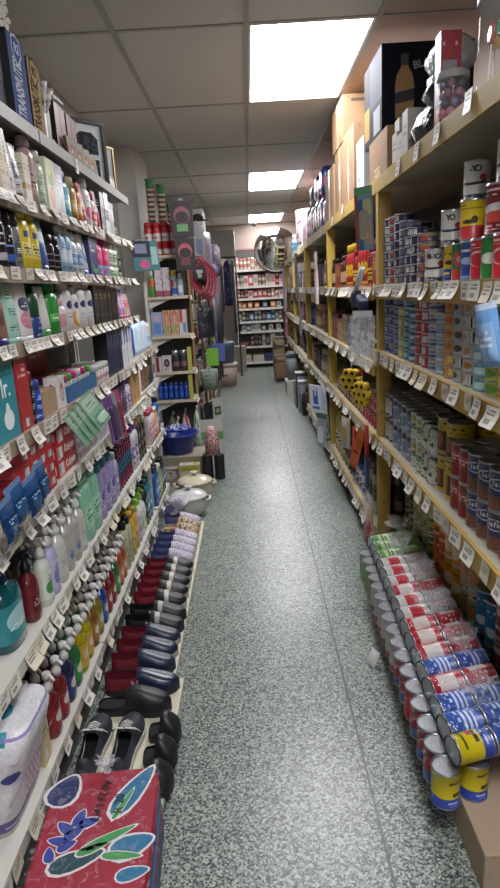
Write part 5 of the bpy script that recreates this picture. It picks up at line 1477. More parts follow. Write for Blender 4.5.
F8 = C('f8', 'maroon can with white panel', '#6c3434', [('rect', .15, .6, .3, .8, '#b4a8a4'), ('text', .2, .55, .4, .7, '#5c2424', 2, 5)], h=.13, r=.041)
F9 = C('f9', 'dark green can with red beans', '#3c4c30', [('oval', .4, .5, .26, .2, '#8c2c2c'), ('blot', 12, .62, '#7c3030'), ('text', .2, .8, .8, .92, '#a8b080', 1, 6)])
seq = [(F1, 4), (F1, 3), (F2, 4), (F2, 4), (F2, 4), (F3, 4), (F4, 3), (F4, 3), (F5, 3), (F5, 3), (F6, 3), (F6, 3), (F7, 2), (F7, 2), (F8, 3), (F8, 3), (F8, 2), (F9, 4), (F9, 4), (F9, 4)]
y = 2.865
for p, n in seq:
    y -= p.w / 2
    if y - p.w/2 < 1.19: break
    for rw in range(2):
        for lv in range(n):
            put(p, .752 + rw*(p.d + .006), y, zf + lv*(p.h + .0006), PI + .8 + RN.uniform(-.3, .3), 'the near rack floor', lv, rw)
    y -= p.w / 2 + .004

# ------------------------------------------------------------ shrink-wrapped packs on the floor
cbx = empty('cardboard_tray', (.515, 1.12, 0)); tag(cbx, 'flattened kraft cardboard box under the shrink-wrapped cans', 'box')
b = MB(); b.box(-.042, .16, 0, 1.62, .0, .115); mobj('carton_body', b.build('carton_body', bevel=.003), label('kraftbox', '#a08c76', [('blot', 3, .6, '#96826c')], .75, 1), cbx)
zc = .1162
R0, H0 = .0365, .105
PK = {
 'yellow': ('yellow and blue', '#bfae18', [('band', 0, .3, '#2c3f8c'), ('text', .2, .8, .08, .2, '#9cacd8', 1, 7), ('rect', .3, .7, .36, .48, '#3a3424'), ('rect', .5, .68, .46, .62, '#b84040'), ('text', .2, .8, .72, .84, '#4c4414', 1, 6)]),
 'bluew': ('blue with white print', '#34529c', [('text', .1, .9, .2, .8, '#b8c4e0', 4, 8)]),
 'redb': ('red with blue base', '#8c242c', [('band', 0, .3, '#2c5080'), ('text', .2, .8, .5, .7, '#c88c88', 1, 5)]),
 'red': ('red and white', '#a82430', [('rect', .1, .55, .2, .8, '#c8c0bc'), ('text', .6, .9, .3, .7, '#d8b0a8', 2, 4)]),
 'silver': ('silver with red base', '#a8a6a4', [('band', 0, .22, '#8c2a30'), ('text', .2, .8, .45, .7, '#7c7c80', 2, 6)]),
 'white': ('white and red', '#c2bebc', [('rect', .1, .5, .2, .7, '#b03038'), ('text', .55, .9, .3, .7, '#7c7478', 2, 5)]),
 'green': ('green and white', '#5c8c44', [('rect', .15, .6, .2, .75, '#b4c49c'), ('text', .2, .55, .3, .6, '#3c6c2c', 2, 5)]),
}
PM = {k: canlab('pk' + k, v[1], v[2]) for k, v in PK.items()}
dlid = plain('#33353b', .4, .5)
CB, CL = can_mesh(R0, H0, 22), lid_mesh(R0, H0, 22)
WR = film('shrink_film', '#f4f4f8', .92, 24, 1.0, .05, .22)
up = ['yellow', 'redb', 'redb', 'redb', 'red', 'redb', 'redb', 'silver', 'silver', 'silver', 'silver', 'silver', 'silver', 'green', 'green', 'green', 'green']
lo = ['yellow', 'bluew', 'bluew', 'red', 'bluew', 'red', 'red', 'red', 'white', 'white', 'red', 'white', 'white', 'white', 'green', 'green', 'green']
step = .0775
y0 = 1.28
A15 = math.radians(15); CA, SA_, TA = math.cos(A15), math.sin(A15), math.tan(A15)
ulid = plain('#7c7e84', .32, .85)
nth = lambda q, n: 'nearest' if q == 0 else 'farthest' if q == n - 1 else ORD[q] + ' from near end'
N = len(up)
def one_can(kind, x, y, z, M, lab):
    e = empty('wrapped_can', (x, y, z)); e.matrix_world = T(x, y, z) @ M
    tag(e, lab, 'can', 'shrink-wrapped cans on the floor')
    mobj('can_body', CB, [PM[kind], METAL], e); mobj('lid', CL, ulid if abs(M[2][2]) > .5 else dlid, e)
for q in range(N):
    yy = y0 + q*step + (q//3)*.006; sx = .0028 * q
    for k in range(2):
        x = .432 + k*.0775 + sx
        one_can(up[q], x, yy + k*.0775*TA, zc, T(rz=PI - .7 + RN.uniform(-.2, .2)), '%s can standing in shrink-wrap, %s, %s' % (PK[up[q]][0], nth(q, N), 'aisle side' if k == 0 else 'rack side'))
    zl = zc + H0 + .001 + R0
    bx_, by_ = .446 + sx + .105*CA, yy + (.446 - .432 + .105*CA)*TA
    one_can(lo[q], bx_, by_, zl, T(rz=A15) @ T(ry=-PI/2), '%s can lying on its side, lid to aisle, %s' % (PK[lo[q]][0], nth(q, N)))
    one_can(lo[q] if q else 'bluew', bx_ + .003*CA, by_ + .003*SA_, zl, T(rz=A15) @ T(ry=PI/2), '%s can lying behind the lidded one, %s' % (PK[lo[q] if q else 'bluew'][0], nth(q, N)))
# film sleeves: one per six-can pack of three rows
for g_ in range(6):
    q0, q1 = g_*3, min(g_*3 + 3, N)
    if q0 >= N: break
    ya, yb = y0 + q0*step + g_*.006 - R0/CA - .0012, y0 + (q1-1)*step + g_*.006 + R0/CA + .0012
    sx = .0028*q0
    e = empty('shrink_wrap', (.46 + sx, (ya+yb)/2, zc)); tag(e, 'clear crinkled shrink-wrap around the cans, %s pack from near end' % ORD[g_], 'plastic wrap', 'shrink-wrap films')
    b = MB(); r = random.Random(g_); n = 7; m = 18
    d = q1 - q0
    rings = []
    for i in range(n + 1):
        yy = (ya - yb)/2 + (yb - ya)*i/n
        ring = []
        x0_, x1_ = -.072, .208
        prof = [(x0_, .004), (x0_ - .004, .05), (x0_ - .004, .107), (x0_ + .02, .125), (x0_ + .034, .15), (x0_ + .036, .187), (x0_ + .07, .19 + .008*r.random()), (x0_ + .12, .191 + .014*r.random()), (x1_ - .02, .19 + .012*r.random()), (x1_ - .001, .186), (x1_, .1), (x1_, .05), (x1_ - .002, .004)]
        for x, z_ in prof:
            ring.append(b.vert((x + (r.random()-.5)*.004, yy + (x + .028)*TA, z_ + (r.random()-.5)*.003)))
        rings.append(ring)
    for i in range(n):
        for j in range(len(rings[0]) - 1):
            b.face((rings[i][j], rings[i+1][j], rings[i+1][j+1], rings[i][j+1]), None, 0, True)
    mobj('film_sleeve', b.build('film_sleeve'), WR, e)
    b = tuft(.042 + .008*(g_ % 3), .06, g_ + 1); mobj('gathered_end', b.build('gathered_end', merge=True), film('tuft_film', '#e0e0e6', .72, 70, 1.0, .15), e, T(.10 + .03*(g_ % 2), .05, .193, ry=-.25))
b = MB(); b.pillow(.05, .02, .06, 6, 5, 0, .8, 3)
o = mobj('paper_label', b.build('paper_label', merge=True), plain('#c9c8c6', .4)); o.location = (.385, 2.03, .001); o.rotation_euler = (0, .5, .4); tag(o, 'loose white paper scrap on the floor beside the silver cans', 'paper scrap')

# ------------------------------------------------------------ RIGHT: on top of the near rack
ztop = RZ[1][0] + .0046
def tubjar(lab, x, y, z, r, h, fillfn):
    e = empty('sweet_tub', (x, y, z)); tag(e, lab, 'tub', 'clear sweet tubs on the right rack')
    b = MB(); b.loft([S(0, r*.94), S(.006, r), S(h*.84, r), S(h*.88, r*.97)], 24, capt=False); mobj('tub_body', b.build('tub_body'), film('clear_tub', '#f4f4f8', .84, 5, .1, .08, 0.0), e)
    b = MB(); b.loft([S(h*.86, r*1.03), S(h*.87, r*1.05), S(h*.985, r*1.05), S(h, r*.98)], 24); mobj('lid', b.build('lid'), plain('#9a9a98', .45), e)
    return e
cands = ['#9c6c84', '#7c4c68', '#a8a03c', '#4c4c60', '#8c7c90', '#a85c6c', '#6c6c84']
e = tubjar('clear tub of round wrapped sweets before the tall red carton, right rack top', .672, 2.115, ztop, .047, .165, None)
n = 0; r = random.Random(5)
for zz in range(5):
    for k in range(5):
        a = 2*PI*k/5 + zz*.45
        rad = .052 if k else .0
        b = MB(); b.loft([S(-.0135, .004), S(-.01, .0105), S(0, .0145), S(.01, .0105), S(.0135, .004)], 10)
        o = mobj('round_sweet', cached('ball', lambda: b.build('round_sweet')), plain(cands[r.randrange(7)], .25)); o.location = (.672 + .029*math.cos(a), 2.115 + .029*math.sin(a), ztop + .022 + zz*.0272)
        REG.append(dict(o=o, desc='round foil-wrapped sweet', place='the clear tub', lev=zz, row=0, col=k, cat='sweet', group='round sweets in the tub'))
        o['tubpos'] = 1
for q, (yy, zz) in enumerate(((1.76, 0), (1.775, .252))):
    e = tubjar('clear tub of swirled lollipops, %s, nearest on the right rack top' % ('lower' if q == 0 else 'upper one stacked on it'), .71, yy, ztop + zz, .085, .25, None)
    r = random.Random(q + 2)
    for k in range(7):
        a = 2*PI*k/7 + .35; rad = .06
        c1 = ('#c86428', '#4c8c3c', '#c8a830', '#b03838', '#3c7c5c', '#c87848')[k % 6]
        p = empty('lollipop', (.71 + rad*math.cos(a), yy + rad*math.sin(a), ztop + zz + .008), a)
        p.rotation_euler = (0, -.06, a)
        REG.append(dict(o=p, desc='%s lollipop on a white stick' % {'#c86428': 'orange', '#4c8c3c': 'green', '#c8a830': 'yellow', '#b03838': 'red', '#3c7c5c': 'teal', '#c87848': 'peach'}[c1], place='the %s clear tub' % ('lower' if q == 0 else 'upper'), lev=0, row=0, col=k, cat='lollipop', group='lollipops in the %s tub' % ('lower' if q == 0 else 'upper')))
        st_ = cached('lst', lambda: (lambda b: (b.tube([(0, 0, 0), (0, 0, .115)], .0022, 5), b.build('stick'))[1])(MB()))
        hd = cached('lhd', lambda: (lambda b: (b.loft([(-.006, .014, .014, 2, 0, 0, 0), (-.004, .02, .02, 2, 0, 0, 0), (.004, .02, .02, 2, 0, 0, 0), (.006, .014, .014, 2, 0, 0, 0)], 14), b.xf(Matrix.Translation((0, 0, .138)) @ Matrix.Rotation(PI/2, 4, 'Y') @ Matrix.Scale(1.2, 4)), b.build('candy_disc'))[2])(MB()))
        mobj('stick', st_, plain('#d4d2ce', .4), p); mobj('candy_disc', hd, label('lolly' + c1, c1, [('spots', 6, .25, '#d8cfa8')], .2, 1), p)
rb = carton('product_box', 'tall red carton', .06, .065, .3, label('redtall', '#8c2430', [('rect', .2, .95, .3, .7, '#7c7478'), ('rect', .3, .8, .1, .28, '#b89c44'), ('text', .2, .8, .85, .92, '#c8989c', 1, 7)], .4, 1), label('redtall2', '#8c2430', [('rect', .1, .8, .3, .72, '#868088'), ('rect', .2, .7, .08, .26, '#b09a50'), ('text', .1, .8, .85, .92, '#c8989c', 1, 7)], .4, 1))
put(rb, .68, 2.195, ztop, PI, lab='tall red carton with grey panel behind the sweet tub, right rack top')
wb = carton('product_box', 'white edged carton', .02, .1, .3, plain('#cfcfd2', .4))
put(wb, .80, 1.985, ztop + .1, PI, lab='slim white board standing behind the tub') if False else None
# black plastic bags of goods
BG = G('shiny_black_plastic'); nn = BG.noise(BG.obj(), 16, 4.0, .6)
BG.b.inputs['Base Color'].default_value = lin('#26272f'); BG.b.inputs['Roughness'].default_value = .18; BG.bump(nn, 1.0, .03)
SG = G('silver_plastic'); nn = SG.noise(SG.obj(), 14, 4.0, .6)
SG.b.inputs['Base Color'].default_value = lin('#a3a4a8'); SG.b.inputs['Roughness'].default_value = .22; SG.bump(nn, 1.0, .03)
for q, (x, yy, z, w, d, h, m, lab, rz) in enumerate(((.71, 2.378, 0, .21, .17, .13, BG.m, 'lower shiny black plastic bundle beside the white cartons, right rack top', 0.1),
        (.73, 2.378, .131, .2, .15, .1, BG.m, 'upper shiny black plastic bundle under the grey bag, right rack top', -.2), (.745, 2.378, .232, .2, .14, .11, SG.m, 'silver-grey plastic bag topping the black bundles, right rack top', .15))):
    b = MB(); rr = random.Random(q); secs = []
    for i in range(8):
        t = i/7; k = math.sin(PI*(.12 + .76*t)) ** .5
        secs.append((h*t, d/2*k*(1+(rr.random()-.5)*.12), w/2*k*(1+(rr.random()-.5)*.08), 3.2, (rr.random()-.5)*.012, (rr.random()-.5)*.02, 0))
    b.loft(secs, 22)
    e = empty('plastic_bundle', (x, yy, ztop + z), rz); tag(e, lab, 'bag')
    mobj('bag_body', b.build('bag_body'), m, e)
    if q:
        b = MB(); b.tube([(-.03, -.1, h*.6), (-.05, -.13, h*.7), (-.045, -.15, h*.55)], [.02, .008, .016], 8); mobj('tied_end', b.build('tied_end'), film('cloudy_film'), e)
kr = label('kraft', '#8a6c4e', [('blot', 3, .6, '#806342')], .75, 1)
krs = label('kraftside', '#8c6e50', [('rect', .15, .4, .84, .91, '#4c4038'), ('text', .42, .72, .84, .91, '#5c4c3c', 1, 5), ('blot', 3, .62, '#826444')], .75, 1)
krt = label('kraftprint', '#866848', [('rect', .3, .6, .1, .3, '#c0a888'), ('text', .3, .6, .12, .28, '#5c4834', 3, 5), ('text', .2, .7, .6, .75, '#b05c40', 1, 6)], .75, 1)
def big(lab, x0, y0, y1, d, z, h, f, s, t=None, name='cardboard_box', rz=0, tape=False):
    p = carton(name, '', y1 - y0, d, h, f, s, t)
    if tape:
        w = y1 - y0
        b = MB(); b.box(-d/2 - .0008, -d/2 - .0002, -.02, .02, 0, h); 
        q = MB(); q.box(-d/2 - .0012, -d/2 - .0009, -w*.3, -w*.22, h*.05, h*.2)
        p.parts = [('carton_body', p.parts[0][1], p.parts[0][2], None, [('parcel_tape', b.build('parcel_tape'), [plain('#c0a47e', .3)], None), ('red_sticker', q.build('red_sticker'), [plain('#a83c34', .5)], None)])]
    return put(p, x0 + d/2, (y0 + y1)/2, z, rz, lab=lab)
for q, (yy, hh) in enumerate(((2.505, .17), (2.59, .11), (2.675, .13))):
    big('small white carton, %s of three beside the black bundles, right rack top' % ORD[q], .63, yy, yy + .08, .12, ztop, hh, label('wsm', '#b4b0aa', [('text', .2, .8, .5, .8, '#7c7870', 2, 6)], .5, 1), plain('#a9a298', .5), name='product_box')
big('small white carton lying on the third one, right rack top', .64, 2.677, 2.753, .1, ztop + .1306, .05, plain('#b8b6b4', .5), plain('#b0aeac', .5), name='product_box')
big('kraft cardboard box carrying the black whisky carton', .625, 2.83, 3.22, .25, ztop, .19, krt, krt, kr)
# whisky carton
WF = label('whiskyf', '#16171d', [('rect', 0, .3, .1, .5, '#8c6c34'), ('rect', .55, .9, .06, .36, '#84898c'), ('rect', .35, 1, .42, 1, '#343b48')], .7, 1)
WS = label('whiskys', '#171a24', [('rect', .55, 1, 0, .1, '#242a38')], .7, 1)
for m_ in (WF, WS):
    m_.node_tree.nodes['Principled BSDF'].inputs['Specular IOR Level'].default_value = .12
o = big('large black spirits carton with gold bottle picture, on the kraft box',   .63, 2.96, 3.36, .40, ztop + .1906, .35, WF, WS, plain('#15161b', .3), name='whisky_carton')
bt = [(-.04, 0), (.04, 0), (.042, .13), (.034, .175), (.016, .205), (.016, .255), (-.016, .255), (-.016, .205), (-.034, .175), (-.042, .13)]
b = MB(); b.prism([(x, y) for x, y in bt], 0, .0006)
pr_ = mobj('bottle_print', b.build('bottle_print'), plain('#a07c50', .4), o, fmY(-.10, -.2003, .05))
b = MB(); b.prism([(-.042, .06), (.042, .075), (.042, .12), (-.042, .105)], .0007, .0011); mobj('bottle_label', b.build('bottle_label'), plain('#2c2c38', .4), pr_)
b = MB(); b.prism([(-.016, .21), (.016, .21), (.016, .255), (-.016, .255)], .0007, .0011); mobj('bottle_neck_print', b.build('bottle_neck_print'), plain('#3c3a3c', .4), pr_)
text('BLACK', .042, plain('#8c8c96', .5), o, fmY(.0, -.2005, .27, .2), bold=.0008)
big('white and blue carton with grey fan picture, between kraft boxes', .63, 3.39, 3.61, .3, ztop, .28, label('fanbox', '#b4bcc8', [('oval', .35, .55, .2, .3, '#6c7684'), ('oval', .35, .55, .15, .22, '#b4bcc8'), ('oval', .35, .55, .06, .09, '#4c5460'), ('rect', .3, .4, .08, .3, '#6c7684'), ('text', .62, .92, .3, .5, '#5c6878', 2, 5), ('oval', .78, .75, .1, .06, '#58627c')], .4, 1), plain('#a9b0ba', .4), name='fan_carton')
big('tall kraft box with small red sticker, right rack top', .62, 3.63, 4.02, .3, ztop, .40, kr, kr, kr, tape=True)
big('kraft box with dark maker panel, topmost on the right rack',   .625, 4.035, 4.5, .34, ztop + .3962, .25, kr, krs, kr, tape=True)
big('kraft box pushed back behind the tall kraft box', .63, 4.04, 4.44, .3, ztop, .395, kr, kr, kr, tape=True)
big('kraft box at the yellow post, last of the kraft boxes', .62, 4.46, 4.92, .3, ztop, .34, kr, kr, kr, tape=True)
PKM = [('navy and pink wrapped pack', '#26306c', '#b04c84'), ('white and red wrapped pack', '#b8b4b4', '#a83c48'), ('teal and white wrapped pack', '#3c7c74', '#c4ccc8'), ('plum wrapped pack', '#5c2c48', '#b88ca0'), ('pale grey wrapped pack', '#a4a4a8', '#6c6c84')]
for q, (yy, ki, z_, hh) in enumerate(((4.96, 4, 0, .2), (5.16, 0, .0, .24), (5.36, 1, 0, .22), (5.56, 2, 0, .26), (5.76, 3, 0, .22), (5.96, 1, 0, .26), (6.16, 4, 0, .24), (6.36, 3, 0, .3), (5.16, 0, .2412, .22), (5.56, 0, .2612, .2), (5.36, 3, .2212, .2), (5.96, 4, .2612, .18))):
    d_, a_, c_ = PKM[ki]
    p = softpack('wrapped_pack', d_, .19, .22, hh, label('wp%d' % ki, a_, [('blot', 3, .55, c_), ('rect', .2, .8, .3, .6, c_), ('text', .25, .75, .4, .55, a_, 2, 6)], .3, 2), seed=ki)
    put(p, .735, yy + .095, RZ[3][0] + .012 + z_, 0, 'the right rack top, past the kraft boxes', 0 if z_ == 0 else 1)
# floral drum
e = empty('storage_drum', (.80, 7.55, RZ[4][0] + .0046)); tag(e, 'white drum-shaped storage bin with pink and black flower prints, far rack top', 'storage bin')
b = MB(); b.loft([S(0, .19), S(.01, .2), S(.40, .2), S(.41, .205), S(.43, .205), S(.44, .19)], 28)
mobj('drum_body', b.build('drum_body'), label('drum', '#cfcdd0', [('spots', 5, .2, '#4c4450'), ('spots', 3.3, .22, '#b06c94'), ('spots', 7, .12, '#8c5c8c')], .4, 2), e)
p = spray('spray_can', 'tall white can with blue middle', .05, .24, label('bluecan', '#b8c4c8', [('band', .2, .75, '#3c84a8'), ('text', .2, .8, .4, .6, '#d8e4e8', 1, 5)]), WHITE)
put(p, .655, 8.35, RZ[4][0] + .0046, 0, lab='tall white spray can with blue middle beside the floral drum')
for q in range(3):
    p = softpack('wrapped_pack', 'grey', .3, .3, .3 - .04*q, label('wpz%d' % q, ('#9c9aa0', '#8c5c70', '#b4b0b4')[q], [('blot', 3, .55, '#6c6470')], .35, 2), seed=q + 20)
    put(p, .80, (6.83, 7.15, 8.72)[q], RZ[4][0] + .0046, 0, lab='%s wrapped pack on the far rack top, %s' % (('grey', 'mauve', 'pale')[q], ('first past the third rack', 'just before the floral drum', 'beyond the floral drum')[q]))
# ------------------------------------------------------------ RIGHT: second rack goods
def simple(name, cat, desc, w, d, h, m, m2=None, kind='box'):
    if kind == 'box': return carton(name, desc, w, d, h, m, m2 or m)
    if kind == 'bottle': return bottle(name, desc, w, d, h, m, m2 or WHITE)
    if kind == 'jar': return jar(name, desc, w/2, h, m, m2 or WHITE)
    if kind == 'can': return can(name, desc, w/2, h, m)
    if kind == 'pack': return softpack(name, desc, w, d, h, m)
sauce = bottle('sauce_bottle', 'red sauce bottle with yellow cap', .085, .06, .25, label('sauce', '#98201c', [('oval', .5, .5, .3, .18, '#c4a024'), ('text', .25, .75, .42, .56, '#98201c', 2, 6), ('band', .1, .16, '#c4a024')], .25), plain('#c4a020', .35), caph=.2, capw=.5, p=2.2)
sau2 = bottle('sauce_bottle', 'dark red sauce bottle with red cap', .075, .055, .21, label('sauce2', '#7c1c20', [('rect', .2, .8, .2, .55, '#c4a838'), ('text', .25, .75, .3, .5, '#6c1c20', 2, 6)], .25), plain('#a02424', .35), caph=.18, p=2.2)
sau3 = bottle('sauce_bottle', 'brown sauce bottle with dark cap', .07, .05, .2, label('sauce3', '#3c2420', [('rect', .2, .8, .2, .6, '#a88c6c')], .25), plain('#2c1c18', .35), caph=.16)
spk = carton('spice_box', 'red and gold spice carton', .1, .06, .16, label('spk', '#8c2820', [('rect', .15, .85, .5, .85, '#b8943c'), ('text', .2, .8, .56, .8, '#5c1c14', 2, 6)], rep=1))
fill([(spk, 1, 1, 1), (sau2, 2, 2, 1), (sauce, 3, 2, 1), (sau2, 2, 2, 1), (sauce, 3, 2, 1), (sau3, 3, 2, 1), (spk, 2, 1, 1), (sau3, 4, 1, 1)], 3.03, fr, RZ[2][1], 'top sauce shelf', -1, gap=.006, limit=4.70)
gbot = bottle('oil_bottle', 'dark green glass bottle with cream label', .08, .08, .27, label('gglass', '#1c3420', [('rect', .1, .9, .15, .42, '#9ca08c')], .12, 2), plain('#20301c', .3), .2, .1, 2, .36, shoulder=.3)
bx = [carton('food_box', d, w, .06, h, label('fb%d' % i, a, [('rect', .1, .9, .45, .85, c), ('text', .15, .85, .5, .78, a, 2, 6), ('oval', .5, .22, .3, .14, c)], .4, 1)) for i, (d, a, c, w, h) in enumerate((
    ('blue and white food carton', '#2c4478', '#b4b8bc', .11, .17), ('orange and white food carton', '#b0683c', '#c0b8a8', .1, .15), ('cream food carton', '#b4a888', '#6c5440', .1, .19), ('brown food carton', '#5c4434', '#a08c70', .09, .16), ('maroon food carton', '#5c2428', '#a87c70', .1, .18)))]
fill([.02, (bx[3], 2, 1, 1), (simple('spice_jar', 'jar', 'dark spice jar with red lid', .06, .06, .11, label('sj', '#4c3428', [('rect', .1, .9, .2, .7, '#a8946c')]), plain('#8c2c28', .4), 'jar'), 5, 2, 1), (gbot, 1, 1, 1), (bx[0], 2, 2, 1), (bx[2], 2, 1, 1), (bx[1], 2, 1, 1), (bx[4], 4, 1, 1)], 3.05, fr, RZ[2][2], 'second sauce shelf', -1, gap=.008, limit=4.70)
redc = can('food_can', 'red tomato can', .037, .1, label('redtom', '#98242c', [('rect', .1, .5, .2, .75, '#b8b0a8'), ('text', .6, .9, .3, .7, '#d0b0a8', 2, 5)]))
jr2 = jar('pickle_jar', 'amber pickle jar with gold lid', .042, .13, label('pj', '#8c6c38', [('rect', .1, .9, .2, .65, '#b4a880'), ('text', .2, .8, .3, .55, '#5c4424', 2, 6)], .2), plain('#9c8448', .3, .5), .16)
fill([.02, (redc, 5, 2, 2), (jr2, 5, 2, 1), (bx[4], 2, 1, 1), (jr2, 4, 1, 1)], 3.05, fr, RZ[2][3], 'third sauce shelf', -1, gap=.006, limit=4.70)
jr3 = jar('mayonnaise_jar', 'white jar with blue lid', .05, .15, label('mj', '#b4b4ac', [('rect', .1, .9, .2, .65, '#3c5c90'), ('text', .2, .8, .3, .55, '#c9c9c4', 2, 6)], .3), plain('#2c4480', .35), .16)
jr4 = jar('mayonnaise_jar', 'dark jar with black lid', .05, .15, label('mj2', '#3c342c', [('rect', .1, .9, .2, .65, '#8c8470')], .3), BLACK, .16)
oil = bottle('oil_bottle', 'large pale yellow oil bottle', .11, .09, .3, label('oily', '#b4a060', [('rect', .1, .9, .2, .6, '#c4bca0'), ('text', .2, .8, .3, .5, '#6c5c2c', 2, 6)], .2), plain('#b09028', .35), caph=.1)
fill([.05, (jr4, 3, 2, 2), (jr3, 4, 2, 1), (jr4, 3, 2, 1), (oil, 4, 2, 1), (jr3, 2, 1, 1)], 3.05, fr, RZ[2][4], 'lowest sauce shelf', -1, gap=.008, limit=4.70)

# third to fifth racks: goods shown only a few pixels wide
HC = [('#3c3038', '#7c6470', 'dusky plum'), ('#6c4c3c', '#a8907c', 'brown'), ('#34405c', '#8c98b0', 'slate blue'), ('#7c2c30', '#b89088', 'dark red'), ('#5c6450', '#a8ac98', 'sage green'), ('#8c8478', '#c0bab0', 'stone grey'), ('#2c2c30', '#6c6c70', 'charcoal'), ('#a8884c', '#d0c0a0', 'mustard'), ('#86586c', '#c0a4b0', 'mauve')]
HP = {}
for i, (a, c, nm) in enumerate(HC):
    m = label('far%d' % i, a, [('rect', .12, .88, .35, .8, c), ('text', .18, .82, .42, .74, a, 2, 5)], .45, 1)
    HP[i, 'box'] = carton('household_box', nm + ' household carton', .13, .12, .19, m)
    HP[i, 'bot'] = bottle('household_bottle', nm + ' household bottle', .09, .07, .21, label('farb%d' % i, a, [('rect', .12, .88, .2, .65, c)], .35, 2), plain(c, .4))
    HP[i, 'pk'] = softpack('household_pack', nm + ' household packet', .15, .1, .16, m)
rr = random.Random(21)
for k in (3, 4, 5):
    nm = {3: 'third rack', 4: 'fourth rack', 5: 'farthest rack'}[k]
    for i in range(1, len(RZ[k])):
        y = RY[k][0] + .02; lim = RY[k][1] - .06
        sn = nm + ', ' + ('top', 'second', 'third', 'lowest')[i-1] + ' shelf'
        while True:
            t = rr.choice(('box', 'bot', 'pk')); c = rr.randrange(9)
            p = HP[c, t]; n = rr.randint(1, 3)
            if y + p.w*n + .02 > lim: break
            for _ in range(n):
                put(p, fr + .005 + p.d/2 + rr.uniform(0, .03), y + p.w/2, RZ[k][i] + .0006, PI, sn)
                y += p.w + .006
            y += rr.uniform(.0, .03)

# ------------------------------------------------------------ RIGHT: things hanging off the racks
hx = .578
blister('hanging_brush_packet', 'colourful clear packet with green top hanging at the first post', .53, 2.89, 1.815, .1, .27,
        label('colpk', '#6c8ca0', [('rect', 0, .18, 0, 1, '#8c3c34'), ('rect', .18, .45, 0, .8, '#2c5c84'), ('rect', .55, .9, .1, .5, '#a88c7c'), ('rect', .5, .95, .55, .8, '#a8ac78'), ('band', .88, 1, '#5c9c6c')], .2, 1), ang=(0, .06, PI + .7), bump=(.05, .13, -.16, .006, label('colpk2', '#8c8c78', [('rect', .1, .45, 0, 1, '#bca888'), ('rect', .5, .9, .2, .8, '#7c8c8c'), ('spots', 6, .25, '#a85c48')], .15, 1)))
e = empty('hanging_slippers', (.535, 2.915, 1.44)); tag(e, 'navy cloth hand brush pair hanging below the colourful packet', 'brush')
e.name = 'hanging_brush'
b = MB(); b.tube([(0, .02, .03), (-.01, .06, -.02), (-.015, .12, -.075)], [.012, .016, .012], 8); mobj('handle', b.build('handle'), plain('#b8b8ba', .4), e)
b = MB(); b.loft([(0, .02, .05, 4, 0, 0, 0), (.035, .024, .055, 4, 0, 0, 0), (.045, .018, .05, 4, 0, 0, 0)], 16); b.xf(T(-.012, .13, -.13, rx=-.5)); mobj('brush_head', b.build('brush_head'), plain('#232c4c', .7), e)
b = MB(); b.loft([(0, .02, .05, 4, 0, 0, 0), (.04, .024, .055, 4, 0, 0, 0), (.05, .018, .05, 4, 0, 0, 0)], 16); b.xf(T(-.01, -.01, -.15, rx=.3)); mobj('brush_head', b.build('brush_head'), plain('#1f2848', .7), e)
# clear bag of pegs
e = empty('hanging_peg_bag', (.515, 2.84, 1.25), .9); tag(e, 'clear plastic bag of pale clips hanging at the first post', 'bag')
b = MB(); b.pillow(.13, .05, .23, 9, 9, 0, .5, 6); b.xf(T(0, 0, -.22)); mobj('bag_film', b.build('bag_film', merge=True), film('bag_clear', '#f0f0f2', .7, 12, .8, .1, .1), e)
r = random.Random(2)
for q in range(10):
    b = MB(); b.box(-.004, .004, -.006, .006, -.03, .03)
    mobj('peg', cached('peg', lambda: b.build('peg')), plain(('#b4c8c0', '#c8c0c4', '#a8b8c8')[q % 3], .4), e, T(r.uniform(-.006, .006), -.045 + .01*q, -.12 + r.uniform(-.05, .03), rx=r.uniform(-1, 1)))
b = MB(); b.box(-.001, .001, -.05, .05, 0, .03); mobj('header_card', b.build('header_card'), plain('#c0c0c0', .5), e)
# yellow sponges
YS = plain('#b89c1c', .8); DK = plain('#3a3018', .9)
def sponge(lab, x, y, z, w, h, rz, side=None):
    e = empty('hanging_sponge', (x, y, z), rz); tag(e, lab, 'sponge', 'yellow holed sponges')
    cs = []
    for i in range(3):
        for j in range(2 + (i % 2)):
            cs.append(((j - (1 + (i % 2)) / 2) * w*.36, (i - 1) * h*.32))
    # scalloped cell block: one lobe per cell, dark hollow in each
    b = MB()
    for cx, cy in cs:
        b.loft([(-.018, w*.21, h*.19, 2, cx, cy, 0), (.016, w*.21, h*.19, 2, cx, cy, 0), (.018, w*.17, h*.15, 2, cx, cy, 0), (.018, w*.1, h*.09, 2, cx, cy, 0)], 12, capt=False)
        b.loft([(.0175, w*.105, h*.095, 2, cx, cy, 1), (.008, w*.09, h*.08, 2, cx, cy, 1)], 12, capb=False)
    b.xf(Matrix(((0, 0, 1, 0), (1, 0, 0, 0), (0, 1, 0, -h/2), (0, 0, 0, 1))))
    mobj('sponge_block', b.build('sponge_block', 2), [YS, DK], e)
    b = MB(); b.tube([(0, 0, -.01), (0, .004, .03)], .002, 5); mobj('hanging_loop', b.build('hanging_loop'), plain('#c8c4bc', .5), e)
    if side:
        b = MB(); b.box(-.02, -.019, -w*.55, w*.55, -h, 0); mobj('backing_card', b.build('backing_card'), side, e)
sponge('yellow honeycomb sponge nearest the first post, third sauce shelf', .535, 2.985, .93, .105, .12, PI + .5)
sponge('yellow honeycomb sponge with red and white card, farther from the post', .535, 3.3, .955, .12, .12, PI + .7, plain('#a83844', .4))
